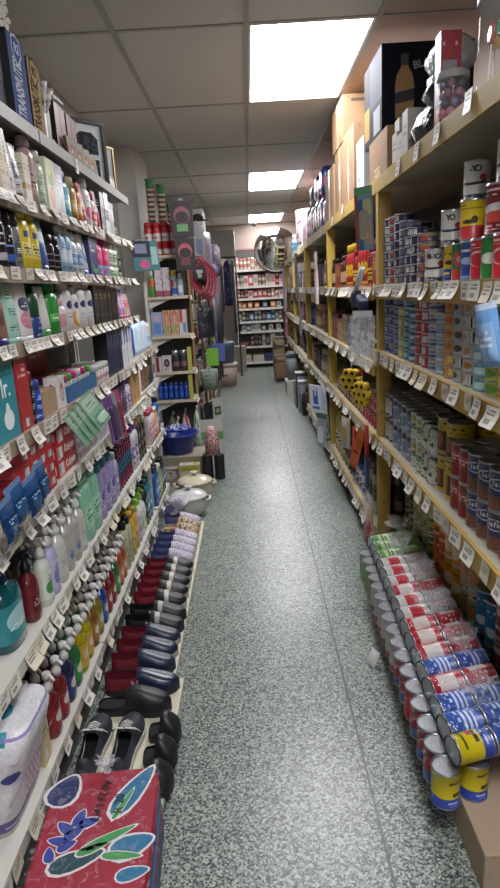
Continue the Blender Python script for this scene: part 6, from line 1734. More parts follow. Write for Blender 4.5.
# orange tag knife, red tools, dustpan
blister('hanging_scraper', 'orange handled scraper card hanging under the sponges', .555, 3.1, .66, .06, .26, label('orsc', '#b8581c', [('band', .0, .12, '#2c2420'), ('spots', 5, .2, '#4c3020'), ('text', .2, .8, .4, .8, '#5c2c10', 3, 4)], .3, 1), 'tool', ang=(-.35, 0, PI + .5))
e = empty('hanging_dustpan', (.558, 2.985, .69)); tag(e, 'red-handled blue scraper hanging at the first post below the sponges', 'tool')
b = MB(); b.loft([(-.14, .012, .016, 2.5, 0, 0, 0), (-.06, .011, .014, 2.5, 0, 0, 0), (.02, .009, .012, 2.5, 0, 0, 0)], 10); mobj('handle', b.build('handle'), plain('#98241c', .4), e)
b = MB(); b.box(-.008, .008, -.022, .022, -.30, -.142); mobj('blade_sleeve', b.build('blade_sleeve'), plain('#24345c', .4), e)
e.name = 'hanging_scraper_tool'
e = empty('hanging_dustpan', (.555, 3.35, .62)); tag(e, 'red hanging plastic scoop behind the orange scraper', 'tool')
b = MB(); b.loft([(-.2, .02, .035, 3, 0, 0, 0), (-.12, .02, .03, 3, 0, 0, 0), (-.1, .01, .014, 2, 0, 0, 0), (0, .008, .01, 2, 0, 0, 0)], 10); mobj('scoop_body', b.build('scoop_body'), plain('#98302c', .4), e)
pwt = pouch('hanging_mitt', 'white and tan packet', .1, .03, .2, label('tanpk', '#a8a498', [('rect', .2, .8, .3, .7, '#b08c4c')], .3, 1), 'packet', .3, 8)
put(pwt, .565, 3.72, .40, PI + .4, lab='white and tan packet hanging below the third sauce shelf')
e = empty('hanging_glove', (.56, 2.88, .36)); tag(e, 'clear packet of yellow and red rubber gloves hanging low at the first post', 'gloves')
b = MB(); b.pillow(.06, .03, .2, 6, 7, 0, .25, 2); b.xf(T(0, .035, -.25)); mobj('yellow_glove', b.build('yellow_glove', merge=True), plain('#b08a2c', .5), e)
b = MB(); b.pillow(.075, .035, .16, 6, 7, 0, .25, 3); b.xf(T(-.02, -.02, -.26)); mobj('red_glove', b.build('red_glove', merge=True), plain('#a02c3c', .5), e)
b = MB(); b.pillow(.13, .062, .3, 8, 8, 0, .3, 4, .3); b.xf(T(-.008, .005, -.28)); mobj('bag_film', b.build('bag_film', merge=True), film('bag_clear'), e)
# white pads with blue print on the second post
padm = label('padhang', '#c4c8d0', [('rect', .3, .7, .28, .8, '#2c54a0'), ('rect', .44, .56, .6, .8, '#c4c8d0'), ('rect', .2, .8, .1, .2, '#34508c'), ('text', .2, .8, .84, .92, '#7c8cac', 1, 6)], .35, 1)
for q in range(3):
    blister('hanging_pad_packet', 'white packet with blue print on the second post, %s' % ('front of three', 'middle of three', 'rear of three')[q], .478 + .018*q, 4.68 + .012*q, .66 - .01*q, .14, .21, padm, ang=(.0, .06, PI + .6), group='white packets on the second post', thick=.004)
blister('hanging_sponge_packet', 'teal sponge card hanging low past the second post', .525, 4.90, .40, .09, .25, label('tealsp', '#2c7468', [('rect', .1, .9, .1, .45, '#b8c4c0'), ('oval', .5, .25, .25, .1, '#5c7c74')], .35, 1), ang=(.35, .1, PI + .6))
blister('hanging_sponge_packet', 'white sponge card hanging low below the blue-print packets', .53, 4.74, .38, .08, .24, plain('#b4b8bc', .35), ang=(-.08, .08, PI + .9), bump=(.06, .16, -.13, .02, plain('#c0c4c8', .4)))
# blue package nearest camera
bp_ = pouch('hanging_refill_pouch', 'pale blue packet', .075, .035, .145, label('lbp', '#6c9cd0', [('rect', .1, .9, .1, .7, '#8cb4dc'), ('text', .2, .8, .3, .6, '#d4e0f0', 3, 6), ('band', .9, 1, '#b8c8d8')], .25, 1), 'pouch', .5, 12)
put(bp_, .55, 1.385, 1.20, PI + .3, lab='pale blue hanging pouch nearest the camera on the right rack', tilt=(.15, .1))
# cloths and strips on far racks
for q, (x, y, z, w, h, c, lab) in enumerate(((.53, 9.3, 1.68, .14, .62, '#b4aebc', 'pale lilac cloth hanging on the farthest rack'), (.53, 9.05, 1.66, .1, .56, '#9c8ca0', 'mauve cloth hanging beside the lilac one'), (.54, 9.45, 1.02, .16, .36, '#b86c94', 'pink plastic sheet hanging above the grey bin'),
        (.535, 6.9, 1.75, .09, .5, '#6c6c70', 'grey strip of sachets hanging on the fourth rack'), (.548, 7.15, 1.72, .1, .42, '#8c8c78', 'khaki strip of sachets hanging on the fourth rack'), (.55, 5.05, 1.66, .04, .4, '#b8a8a4', 'pale strip of sachets just past the second post'), (.55, 6.75, 1.28, .08, .4, '#9a9ca0', 'silver strip of packets below the fourth rack top shelf'), (.535, 9.72, 1.1, .12, .5, '#4c3440', 'dark plum cloth hanging at the end of the racks'))):
    e = empty('hanging_cloth', (x, y, z)); tag(e, lab, 'cloth')
    b = MB(); n = 10
    for sd in (0, 1):
        g_ = []
        for i in range(9):
            g_.append([b.vert((.012*math.sin(j*1.7 + i*.3) + sd*.004, (j/n - .5)*w*(1 - .12*math.sin(i/8*PI)), -h*i/8)) for j in range(n + 1)])
        for i in range(8):
            for j in range(n):
                f = (g_[i][j], g_[i+1][j], g_[i+1][j+1], g_[i][j+1])
                b.face(f if sd else tuple(reversed(f)), [(j/n, 1-i/8), (j/n, 1-(i+1)/8), ((j+1)/n, 1-(i+1)/8), ((j+1)/n, 1-i/8)], 0, True)
    mobj('cloth_body', b.build('cloth_body'), label('strip%d' % q, c, [('blot', 5, .58, '#d0ccd0')], .6, 1) if 'strip' in lab else plain(c, .7), e)
    b = MB(); b.tube([(.0, -w*.5, .004), (0, w*.5, .004)], .004, 6); mobj('rod', b.build('rod'), plain('#8c8c8c', .4), e)
# floor things at the far right: pedal bin, boxes, bags
e = empty('pedal_bin', (.545, 8.2, 0)); tag(e, 'grey swing-top bin standing on the white crate, far right aisle', 'bin')
b = MB(); b.loft([(.20, .075, .09, 5, 0, 0, 0), (.5, .09, .105, 5, 0, 0, 0)], 20); mobj('bin_body', b.build('bin_body'), plain('#666a6c', .6), e)
b = MB(); b.loft([(.501, .093, .108, 5, 0, 0, 0), (.54, .09, .1, 5, 0, 0, 0), (.568, .06, .08, 4, 0, 0, 0)], 20); l = mobj('bin_top', b.build('bin_top'), plain('#54585c', .6), e)
b = MB(); b.box(-.06, .06, -.111, -.106, .51, .55); mobj('swing_flap', b.build('swing_flap'), plain('#3c4044', .4), l)
e = empty('low_crate', (.56, 8.2, 0)); tag(e, 'low white slatted crate under the grey bin', 'crate')
b = MB(); b.box(-.12, .09, -.18, .18, .0, .02); 
for i in range(3):
    b.box(-.12, -.11, -.18, .18, .04 + .05*i, .075 + .05*i)
b.box(-.12, .09, -.18, -.17, .02, .19); b.box(-.12, .09, .17, .18, .02, .19); b.box(-.12, .09, -.17, .17, .19, .199)
mobj('crate_body', b.build('crate_body'), plain('#b4b4ac', .5), e)
for q, (x, y, w, d, h, a, c, lab) in enumerate(((.585, 7.25, .2, .16, .42, '#34405c', '#a8a8a8', 'navy appliance carton with white top, standing on the floor at the far right'), (.585, 6.95, .16, .14, .36, '#7c8490', '#b8b8bc', 'grey appliance carton in front of the navy one'), (.585, 7.5, .2, .16, .28, '#8c8c88', '#c0c0bc', 'pale carton behind the navy one'))):
    put(carton('appliance_box', '', w, d, h, label('app%d' % q, a, [('rect', .1, .9, .6, .9, c), ('rect', .2, .7, .1, .4, c)], .4, 1), None, plain('#b8bcc0', .4)), x, y, .0006, PI, lab=lab)
e = empty('kit_bag', (.595, 6.76, 0)); tag(e, 'small dark brown bag on the floor before the grey carton', 'bag')
b = MB(); b.loft([(0.001, .055, .07, 4, 0, 0, 0), (.15, .06, .075, 4, 0, 0, 0), (.24, .04, .06, 3, 0, 0, 0), (.26, .02, .05, 3, 0, 0, 0)], 18); mobj('bag_body', b.build('bag_body'), plain('#2c2022', .6), e)
b = MB(); b.tube([(0, -.04, .25), (0, -.03, .32), (0, .03, .32), (0, .04, .25)], .008, 6); mobj('handle', b.build('handle'), plain('#241a1c', .6), e)
for q, yy in enumerate((9.5, 9.85)):
    put(softpack('household_pack', '', .22, .2, .4 + .25*q, label('fs%d' % q, ('#7c6048', '#8c7c58')[q], [('blot', 3, .55, '#4c3c30')], .5, 1), seed=q + 40), .445, yy, .001, PI, lab=('brown sack on the floor past the grey bin', 'khaki rolled sack standing past the grey bin')[q])

# ------------------------------------------------------------ pillar-end shelving goods (facing the camera)
yf = CY0 + .012
def frow(items, z, place, x0=CX0 + .012):
    x = x0
    for p, n, dp in items:
        for i in range(n):
            for rw in range(dp):
                put(p, x + p.w/2, yf + p.d/2 + rw*(p.d + .004), z + .0006, -PI/2, place, 0, rw, col=round(x, 3))
            x += p.w + .005
rs = spray('spray_can', 'red and white aerosol can', .031, .25, label('redaer', '#a82830', [('band', .5, .78, '#c4bcbc'), ('band', .05, .22, '#c8c0bc'), ('text', .2, .8, .58, .72, '#a83038', 1, 6)], .3, 3), plain('#a82830', .35), .16)
frow([(rs, 4, 2)], CZ[0], 'the top end shelf')
frow([(simple('spray_can', 'can', 'green and orange aerosol can', .05, .05, .2, label('goa', '#4c8c44', [('band', .5, .85, '#b8642c')], .3), WHITE, 'bottle'), 1, 1), (carton('insecticide_box', 'white carton with dark spots', .055, .05, .22, label('wds', '#c0b8bc', [('spots', 5, .25, '#3c343c'), ('band', .0, .2, '#8c4c5c')], .4, 1)), 2, 1), (spray('spray_can', 'blue and white spray with yellow cap', .024, .2, label('bws', '#9cb0c0', [('band', .1, .4, '#3c5c9c'), ('rect', .2, .6, .45, .8, '#b84048')], .3), plain('#b0a828', .4)), 1, 1), (simple('spray_can', 'can', 'pale blue spray bottle', .045, .045, .17, label('pbs', '#8ca8bc', [('rect', .1, .8, .2, .6, '#c8ccd0')], .3), WHITE, 'bottle'), 1, 1)], CZ[1], 'the second end shelf')
frow([(carton('cleaner_box', 'blue and white cleaner carton', .085, .06, .19, label('bwc', '#8c9cc0', [('rect', .15, .85, .1, .55, '#5c84bc'), ('oval', .5, .75, .35, .15, '#b4a0b4')], .4, 1)), 1, 1), (carton('cleaner_box', 'orange and white cleaner carton', .06, .06, .2, label('owc', '#b8a894', [('blot', 5, .5, '#b05c3c'), ('rect', .2, .8, .1, .4, '#7c9c5c')], .4, 1)), 2, 1), (carton('cleaner_box', 'red and blue cleaner carton', .06, .06, .2, label('rbc', '#c0b4b0', [('rect', .1, .5, .5, 1, '#b04040'), ('rect', .5, .9, .1, .5, '#4c84b0')], .4, 1)), 1, 1)], CZ[2], 'the third end shelf')
frow([(carton('product_box', 'maroon and white carton', .05, .06, .12, label('mwc', '#c0b8b8', [('rect', .1, .6, 0, 1, '#6c343c')], .4, 1)), 1, 1), (carton('product_box', 'white carton with dark washer circle', .075, .06, .13, label('wwc', '#bcb8b8', [('oval', .5, .55, .32, .26, '#2c2830'), ('oval', .5, .55, .14, .12, '#8c6c74'), ('text', .2, .8, .08, .2, '#3c3438', 1, 6)], .4, 1)), 1, 1), (spray('spray_can', 'dark metallic spray can', .03, .17, label('dms', '#34343a', [('band', .3, .6, '#7c5c60')], .2), METAL), 2, 1), (carton('product_box', 'slim yellow carton', .03, .06, .19, plain('#a8a04c', .4)), 1, 1)], CZ[3], 'the fourth end shelf')
frow([(bottle('bleach_bottle', 'blue bleach bottle', .038, .05, .138, label('bleach', '#22408c', [('rect', .2, .8, .2, .5, '#345cb0')], .25), plain('#2c50a4', .35), caph=.15), 6, 2), (carton('product_box', 'slim yellow carton', .03, .06, .2, plain('#a8a04c', .4)), 1, 1)], CZ[4], 'the lowest end shelf')
# stacks of paper cups on top
# tall stacks of bowls on top of the pillar shelf, seen against the pillar
for q, (x, y, n) in enumerate(((-.735, 5.16, 16), (-.655, 5.20, 15), (-.59, 5.235, 11))):
    zb = CZ[0] + .0008
    for k in range(n):
        c = k >= n - 2
        b = MB(); b.loft([(0, .026, .026, 2, 0, 0, 0), (.03, .033, .033, 2, 0, 0, 0), (.036, .034, .034, 2, 0, 0, 0)], 14)
        o = mobj('paper_cup', cached('pcup', lambda: b.build('paper_cup')), plain('#3c7c48', .5) if c else label('cupst', '#a89c90', [('band', .0, .55, '#7c4438'), ('band', .2, .35, '#587050')], .5, 2))
        o.location = (x, y, zb + k*.0366)
        REG.append(dict(o=o, desc='green cup' if c else 'striped brown cup', place='the %s cup tower by the pillar' % ('tallest', 'second', 'third')[q], lev=k, row=0, col=0, cat='cup', group='stacked cups by the pillar'))
# dark boxed items hanging at the corner
for q, (x, y, z, w, d, h, a, c, lab) in enumerate(((-.475, 4.925, 1.82, .17, .05, .26, '#2a2226', '#7c4c54', 'black carton with pink swirl, upper one at the end shelving corner'), (-.47, 4.93, 1.575, .15, .05, .235, '#241c20', '#9c5058', 'black carton with red mask print, under the pink swirl one'))):
    e = empty('hanging_carton', (x, y, z), -PI/2 + .1); tag(e, lab, 'box')
    b = MB(); b.box(-d/2, d/2, -w/2, w/2, 0, h); mobj('carton_body', b.build('carton_body'), label('hc%d' % q, a, [('oval', .5, .6, .36, .24, c), ('oval', .5, .54, .3, .16, a), ('rect', .25, .75, .15, .35, '#5c8c5c' if q == 0 else '#5c3438')], .35, 1), e)
    b = MB(); b.box(-.001, .001, -.02, .02, h, h + .02); mobj('hanger_tab', b.build('hanger_tab'), plain('#888', .4), e)
# ------------------------------------------------------------ LEFT far: unit past the pillar with hanging goods
u = empty('shelving_unit', (-.47, 5.98, 0)); tag(u, 'dark shelving past the pillar, hung all over with household goods', 'shelving')
for yy in (0, 1.15, 2.3, 2.98):
    b = MB(); b.box(-.012, .012, yy, yy + .024, 0, 1.95); mobj('upright', b.build('upright'), plain('#6c5c44', .6), u)
for z in (.1, .5, .9, 1.3, 1.7):
    b = MB(); b.box(-.5, -.0125, .001, 3.0, z, z + .02); mobj('shelf', b.build('shelf'), plain('#8c8474', .6), u)
b = MB(); b.box(-.54, -.505, 0, 3.01, 0, 1.9); mobj('back_panel', b.build('back_panel'), plain('#3a3633', .7), u)
rr = random.Random(33)
for i, z in enumerate((.12, .52, .92, 1.32, 1.72)):
    y = 6.01
    while y < 8.75:
        c = rr.randrange(9); p = HP[c, rr.choice(('box', 'bot', 'pk'))]
        if not ((7.11 < y + p.w and y < 7.16) or (8.26 < y + p.w and y < 8.31)):
            put(p, -.50 - p.d/2 - rr.uniform(0, .04), y + p.w/2, z + .0006, 0, 'the dark unit past the pillar, %s shelf' % ('lowest', 'second', 'third', 'fourth', 'top')[i])
        y += p.w + rr.uniform(.005, .03)
# red hoops: washing lines with black inner packs
for q in range(4):
    e = empty('hanging_washing_line', (-.41 + .02*q, 5.42 + .06*q, 1.69 - .02*q), -1.15); tag(e, 'red looped clothes line with dark card, %s of four by the pillar' % ('nearest', 'second', 'third', 'farthest')[q], 'clothes line', 'red looped clothes lines')
    b = MB(); b.tube([(.01*math.sin(a*3), .085*math.sin(a), -.14 - .15*math.cos(a)) for a in [2*PI*k/26 for k in range(26)]], .0075, 6, closed=True); mobj('loop', b.build('loop'), plain('#a8485a', .4), e)
    b = MB(); b.tube([(.012*math.sin(a*2) + .004, .07*math.sin(a), -.14 - .135*math.cos(a)) for a in [2*PI*k/26 for k in range(26)]], .0065, 6, closed=True); mobj('loop', b.build('loop'), plain('#a03848', .4), e)
    b = MB(); b.loft([(-.006, .05, .06, 3, 0, 0, 0), (.006, .05, .06, 3, 0, 0, 0)], 18); b.xf(Matrix(((0, 0, 1, 0), (0, 1, 0, 0), (-1, 0, 0, -.13), (0, 0, 0, 1))))
    mobj('inner_card', b.build('inner_card'), plain('#2c2a2e', .4), e)
    if q == 0:
        b = MB()
        for cy, cz, r_ in ((-.012, -.115, .018), (.016, -.115, .016), (.0, -.15, .02)):
            b.prism([(cy + r_*math.cos(a*PI/6), cz + r_*math.sin(a*PI/6)) for a in range(12)], 0, .001)
        mobj('pale_print', b.build('pale_print'), plain('#a4a8a8', .4), e, fX(.0075, 0, 0))
    b = MB(); b.tube([(0, 0, .012), (-.01, 0, .04), (-.03, 0, .035)], .002, 5); mobj('hanging_hook', b.build('hanging_hook'), METAL, e)
def hangthing(name, lab, cat, x, y, z, parts):
    e = empty(name, (x, y, z)); tag(e, lab, cat)
    for nm, mb, m in parts: mobj(nm, mb.build(nm), m, e)
    return e
def M_(f, *a, **k):
    b = MB(); getattr(b, f)(*a, **k); return b
for q in range(3):
    hangthing('hanging_black_packet', 'glossy black hanging packet, %s below the red loops' % ('nearest', 'middle', 'farthest')[q], 'packet', -.40 + .012*q, 5.45 + .07*q, 1.29, [('packet_body', M_('pillow', .12, .03, .27, 6, 8, 0, .4, q).xf(T(0, 0, -.28, rz=-1.2)), BG.m), ('header_card', M_('box', -.001, .001, -.05, .05, -.01, .03), plain('#5c5c60', .4))])
hangthing('hanging_white_bag', 'white plastic pack with blue print beside the black cartons', 'packet', -.43, 5.75, 2.0, [('packet_body', M_('pillow', .2, .06, .32, 8, 8, 0, .3, 8).xf(T(0, 0, -.33, rz=-.6)), label('whbag', '#b8bcc0', [('rect', .2, .7, .2, .6, '#8c9cb8')], .3, 1)), ('header_card', M_('box', -.001, .001, -.05, .05, -.01, .03), plain('#8c7c5c', .5))])
hangthing('hanging_beret', 'round black cap hung above the white plastic pack', 'cap', -.42, 5.82, 2.03, [('cap_crown', M_('loft', [S(0, .055), S(.03, .052), S(.055, .03), S(.06, .005)], 16), plain('#1c1c20', .6)), ('brim', M_('prism', [(.0, -.045), (.085, -.035), (.095, 0), (.085, .035), (0, .045)], -.002, .003), plain('#1c1c20', .6))])
hangthing('hanging_net_bag', 'lilac and green net pack above the red loops', 'packet', -.40, 6.35, 2.0, [('packet_body', M_('pillow', .2, .08, .42, 8, 8, 0, .3, 18).xf(T(0, 0, -.44, rz=-.5)), label('netbag', '#8c7c98', [('band', .7, 1, '#5c8c54'), ('blot', 6, .5, '#a89cac')], .4, 1)), ('header_card', M_('box', -.001, .001, -.05, .05, -.02, .03), plain('#5c8450', .5))])
hangthing('hanging_plush_bag', 'dark patterned rucksack hung at the end of the unit', 'bag', -.39, 7.7, 1.95, [('bag_body', M_('loft', [(-.36, .06, .12, 4, 0, 0, 0), (-.2, .08, .15, 4, 0, 0, 0), (-.04, .07, .13, 3, 0, 0, 0), (0, .04, .08, 3, 0, 0, 0)], 18), label('ruck', '#3c3842', [('blot', 4, .55, '#7c5c6c')], .6, 2)), ('strap', M_('tube', [(0, -.03, -.01), (0, 0, .05), (0, .03, -.01)], .008, 6), plain('#2c2a30', .6))])
hangthing('hanging_navy_cap', 'navy blue cloth hat hanging on the unit past the pillar', 'hat', -.385, 7.1, 1.70, [('hat_crown', M_('loft', [(-.14, .06, .14, 2.4, 0, 0, 0), (-.05, .065, .13, 2.4, 0, 0, 0), (0, .03, .06, 2, 0, 0, 0)], 18), plain('#1f2a5c', .7)), ('hanging_loop', M_('tube', [(0, 0, -.01), (0, 0, .04)], .003, 5), plain('#2c2a30', .6))])
hangthing('hanging_orange_loop', 'orange-red coiled cord hanging low beside the red loops', 'cord', -.37, 5.95, 1.40, [('coil', M_('tube', [(.0, .055*math.sin(a), -.1 - .1*math.cos(a)) for a in [2*PI*k/20 for k in range(20)]], .014, 7, 0, True), plain('#b0583c', .5)), ('hanging_hook', M_('tube', [(0, 0, -.01), (-.01, 0, .03)], .002, 5), METAL)])
hangthing('hanging_mop_head', 'white mop head hanging under the orange cord', 'mop', -.38, 6.12, 1.2, [('strands', M_('loft', [(-.24, .03, .07, 2.2, 0, 0, 0), (-.1, .03, .05, 2.2, 0, 0, 0), (0, .012, .014, 2, 0, 0, 0)], 14), plain('#a8a49c', .8)), ('socket', M_('loft', [S(0, .012), S(.04, .01)], 10), plain('#8c8c90', .4))])
hangthing('hanging_fly_swatter', 'lime green fly swatter hanging by the lowest tags', 'fly swatter', -.36, 5.62, 1.16, [('handle', M_('tube', [(0, 0, 0), (0, .01, -.26)], .005, 6), plain('#6cb02c', .5)), ('swatter_head', M_('box', -.055, .055, .007, .013, -.42, -.2605), label('swat', '#74b434', [('spots', 20, .2, '#4c7c24')], .5, 1))])
hangthing('hanging_dust_pan', 'cornflower blue plastic dustpan hanging past the lime swatter', 'dustpan', -.35, 6.35, 1.0, [('handle', M_('tube', [(0, 0, 0), (0, .005, -.12)], .008, 6), plain('#5c6cb8', .5)), ('pan', M_('box', -.075, .075, -.008, .016, -.30, -.1205), plain('#5c6cb8', .5))])
hangthing('hanging_basket', 'grey-green wire basket bag hanging below the swatter', 'basket', -.40, 5.65, .70, [('basket_body', M_('loft', [(-.17, .07, .1, 4, 0, 0, 0), (-.03, .08, .12, 4, 0, 0, 0), (0, .075, .11, 4, 0, 0, 0)], 18), label('bask', '#8c948c', [('blot', 5, .55, '#3c7c5c'), ('spots', 14, .22, '#5c645c')], .5, 2)), ('handle', M_('tube', [(0, -.08, -.01), (0, 0, .06), (0, .08, -.01)], .005, 6), plain('#8c948c', .5))])
hangthing('hanging_black_pouch', 'black pouch hanging low by the aisle past the end shelving', 'pouch', -.41, 5.36, .45, [('pouch_body', M_('pillow', .14, .05, .2, 7, 7, 0, .3, 12).xf(T(0, 0, -.2, rz=-.5)), plain('#1e1e20', .4)), ('hanging_loop', M_('tube', [(0, 0, -.01), (0, 0, .04)], .003, 5), METAL)])
hangthing('hanging_card_packet', 'white card packet with dark picture beside the black pouch', 'packet', -.345, 5.62, .44, [('backing_card', M_('box', -.003, .003, -.06, .06, -.2, 0).xf(T(0, 0, 0, rz=-.9)), label('cardpk', '#b0b4ac', [('rect', .2, .8, .2, .6, '#3c443c'), ('oval', .5, .4, .2, .12, '#7c9c6c')], .35, 1)), ('hanging_loop', M_('tube', [(0, 0, -.01), (0, 0, .03)], .002, 5), METAL)])
for q, (y, z, c1, h, lab) in enumerate(((6.7, 1.5, '#34343a', 1.0, 'dark mop handle bundle hanging past the loops'), (7.0, 1.45, '#4c4440', 1.05, 'brown broom handle leaning past the loops'), (7.55, 1.55, '#3c4048', 1.2, 'slate umbrella hanging at the unit end'), (8.05, 1.6, '#55504c', 1.3, 'grey-brown umbrella hanging last on the unit'), (8.35, 1.7, '#4c4a50', 1.2, 'dark slate umbrella hanging nearest the buckets'), (8.6, 1.72, '#5c5048', 1.25, 'brown umbrella hanging right by the blue-grey bucket'), (6.5, .95, '#8c8c3c', .5, 'olive and violet feather duster hanging'))):
    hangthing('hanging_umbrella' if 'umb' in lab else 'hanging_brush', lab, 'umbrella' if 'umb' in lab else 'brush', -.39, y, z, [('shaft', M_('tube', [(0, 0, 0), (.0, .01, -h)], [.012, .012], 8), plain(c1, .5)), ('head', M_('loft', [(-h*.75, .02, .03, 2, 0, 0, 0), (-h*.4, .035, .05, 2, 0, 0, 0), (-h*.1, .018, .02, 2, 0, 0, 0)], 12), plain('#2c2a30' if q else '#5c5c64', .6))])
# big pale box on top at the end, against the back
put(carton('cardboard_box', '', .5, .4, .42, plain('#a8a49c', .6), plain('#9c9890', .6), plain('#a8a49c', .6)), -.70, 8.0, 1.951, 0, lab='large pale grey box on top of the dark unit past the pillar')
# clothes stand by the back wall
e = empty('clothes_stand', (-.45, 10.45, 0)); tag(e, 'dark clothes stand hung with garments by the back wall', 'clothes stand')
for xx in (-.27, .27):
    b = MB(); b.tube([(xx, 0, .03), (xx, 0, 1.92)], .012, 8); mobj('post', b.build('post'), plain('#3c3a3a', .4), e)
    b = MB(); b.box(xx - .02, xx + .02, -.2, .2, .002, .03); mobj('foot', b.build('foot'), plain('#3c3a3a', .4), e)
b = MB(); b.tube([(-.27, 0, 1.93), (.27, 0, 1.93)], .012, 8); mobj('rail', b.build('rail'), plain('#3c3a3a', .4), e)
for q, (x, w, h, c, lab) in enumerate(((-.62, .14, 1.0, '#33323a', 'charcoal garment on the clothes stand'), (-.468, .13, .85, '#4c3c48', 'plum garment on the clothes stand'), (-.33, .13, .75, '#232c5c', 'navy garment on the clothes stand'), (-.235, .05, 1.2, '#46444a', 'slim grey garment at the aisle end of the clothes stand'))):
    g_ = empty('hanging_garment', (x, 10.45, 1.912)); tag(g_, lab, 'garment')
    b = MB(); n = 10
    b.loft([(-h, w*.5, .05, 3, 0, 0, 0), (-h*.5, w*.46, .045, 3, 0, 0, 0), (-.12, w*.5, .04, 3, 0, 0, 0), (-.03, w*.2, .02, 2, 0, 0, 0)], 18); mobj('garment_body', b.build('garment_body'), label('garm%d' % q, c, [('blot', 4, .58, '#6c6874')], .8, 2), g_)
    b = MB(); b.tube([(0, 0, -.03), (0, 0, -.002)], .003, 5); mobj('hanging_hook', b.build('hanging_hook'), METAL, g_)
put(carton('cardboard_box', '', .56, .34, .40, plain('#a09c94', .6)), -.46, 10.45, 1.944, -PI/2, lab='pale grey box lying on the rail of the clothes stand')
# boxes/bins on the floor at left far
e = empty('storage_tub', (-.40, 9.30, 0)); tag(e, 'beige lidded tub on the floor under the blue-grey bucket', 'tub')
b = MB(); b.loft([(.001, .15, .15, 3.5, 0, 0, 0), (.30, .17, .17, 3.5, 0, 0, 0)], 22); mobj('tub_body', b.build('tub_body'), plain('#a08e80', .5), e)
b = MB(); b.loft([(.3005, .18, .18, 3.5, 0, 0, 0), (.335, .18, .18, 3.5, 0, 0, 0), (.345, .165, .165, 3.5, 0, 0, 0)], 22); mobj('lid', b.build('lid'), plain('#a89a8e', .5), e)
b = MB(); b.prism([(.03*math.cos(a*PI/8), .015*math.sin(a*PI/8)) for a in range(16)], 0, .001); mobj('badge', b.build('badge'), plain('#5c4c48', .5), e, fmY(0, -.165, .17))
e = empty('storage_bucket', (-.41, 9.30, .3456)); tag(e, 'blue-grey lidded bucket standing on the beige tub', 'bucket')
b = MB(); b.loft([S(.001, .135), S(.26, .16), S(.265, .168), S(.28, .168)], 24); mobj('bucket_body', b.build('bucket_body'), plain('#5c6e78', .45), e)
b = MB(); b.loft([S(.281, .172), S(.305, .172), S(.32, .15), S(.325, .04)], 24); l = mobj('lid', b.build('lid'), plain('#5f727c', .45), e)
b = MB(); b.tube([(-.05, 0, .322), (-.03, 0, .35), (.03, 0, .35), (.05, 0, .322)], .008, 6); mobj('handle', b.build('handle'), plain('#9c988c', .5), l)
b = MB(); b.tube([(.163*math.cos(a), .163*math.sin(a), .2 - .05*abs(math.cos(a))) for a in [PI + PI*k/12 for k in range(13)]], .004, 6); mobj('bail', b.build('bail'), plain('#4c5c64', .4), e)
put(carton('cardboard_box', '', .3, .25, .45, plain('#8c847a', .6)), -.22, 10.86, .0006, 0, lab='grey-brown carton standing by the back shelving, past the buckets')

# floor goods before the end shelving
put(carton('cardboard_box', '', .36, .32, .16, plain('#8c8272', .6), plain('#958a7a', .6), plain('#9a907e', .6)), -.60, 4.76, .0006, -PI/2, lab='low grey-brown box under the blue basin')
e = empty('basin', (-.63, 4.76, .1612)); tag(e, 'royal blue plastic basin on the low box before the end shelving', 'basin')
b = MB(); b.loft([S(.0, .10), S(.008, .115), S(.15, .155), S(.155, .175), S(.165, .176), S(.164, .16), S(.15, .15), S(.02, .11), S(.015, .0)], 28, capt=False); mobj('basin_body', b.build('basin_body'), plain('#20348c', .35), e)
e = empty('clear_packet', (-.63, 4.74, .30)); tag(e, 'clear packets with white print lying in the blue basin', 'packet')
b = MB(); b.pillow(.19, .05, .19, 8, 8, 0, .6, 7); b.xf(T(-.095, 0, .065, ry=PI/2)); mobj('packet_body', b.build('packet_body', merge=True), label('basinpk', '#7c88a8', [('blot', 4, .5, '#2c4090'), ('text', .1, .8, .3, .7, '#c8ccd8', 3, 6)], .25, 1), e)
put(carton('washing_powder_box', '', .15, .08, .16, label('wash', '#b8ae98', [('rect', .05, .95, .62, .95, '#a8a038'), ('oval', .5, .62, .45, .12, '#c0b8a4'), ('text', .15, .85, .66, .8, '#4c5c2c', 1, 7), ('text', .2, .8, .2, .34, '#4c4438', 1, 8)], .4, 1)), -.51, 4.40, .0006, -PI/2, lab='cream washing powder box with yellow-green top before the blue basin')
put(carton('cleaner_box', '', .12, .08, .13, label('mixb', '#8c8078', [('rect', .1, .9, .4, .9, '#b0a8a0'), ('blot', 6, .6, '#5c4c58')], .4, 1)), -.66, 4.42, .0006, -PI/2, lab='small grey carton left of the washing powder box')
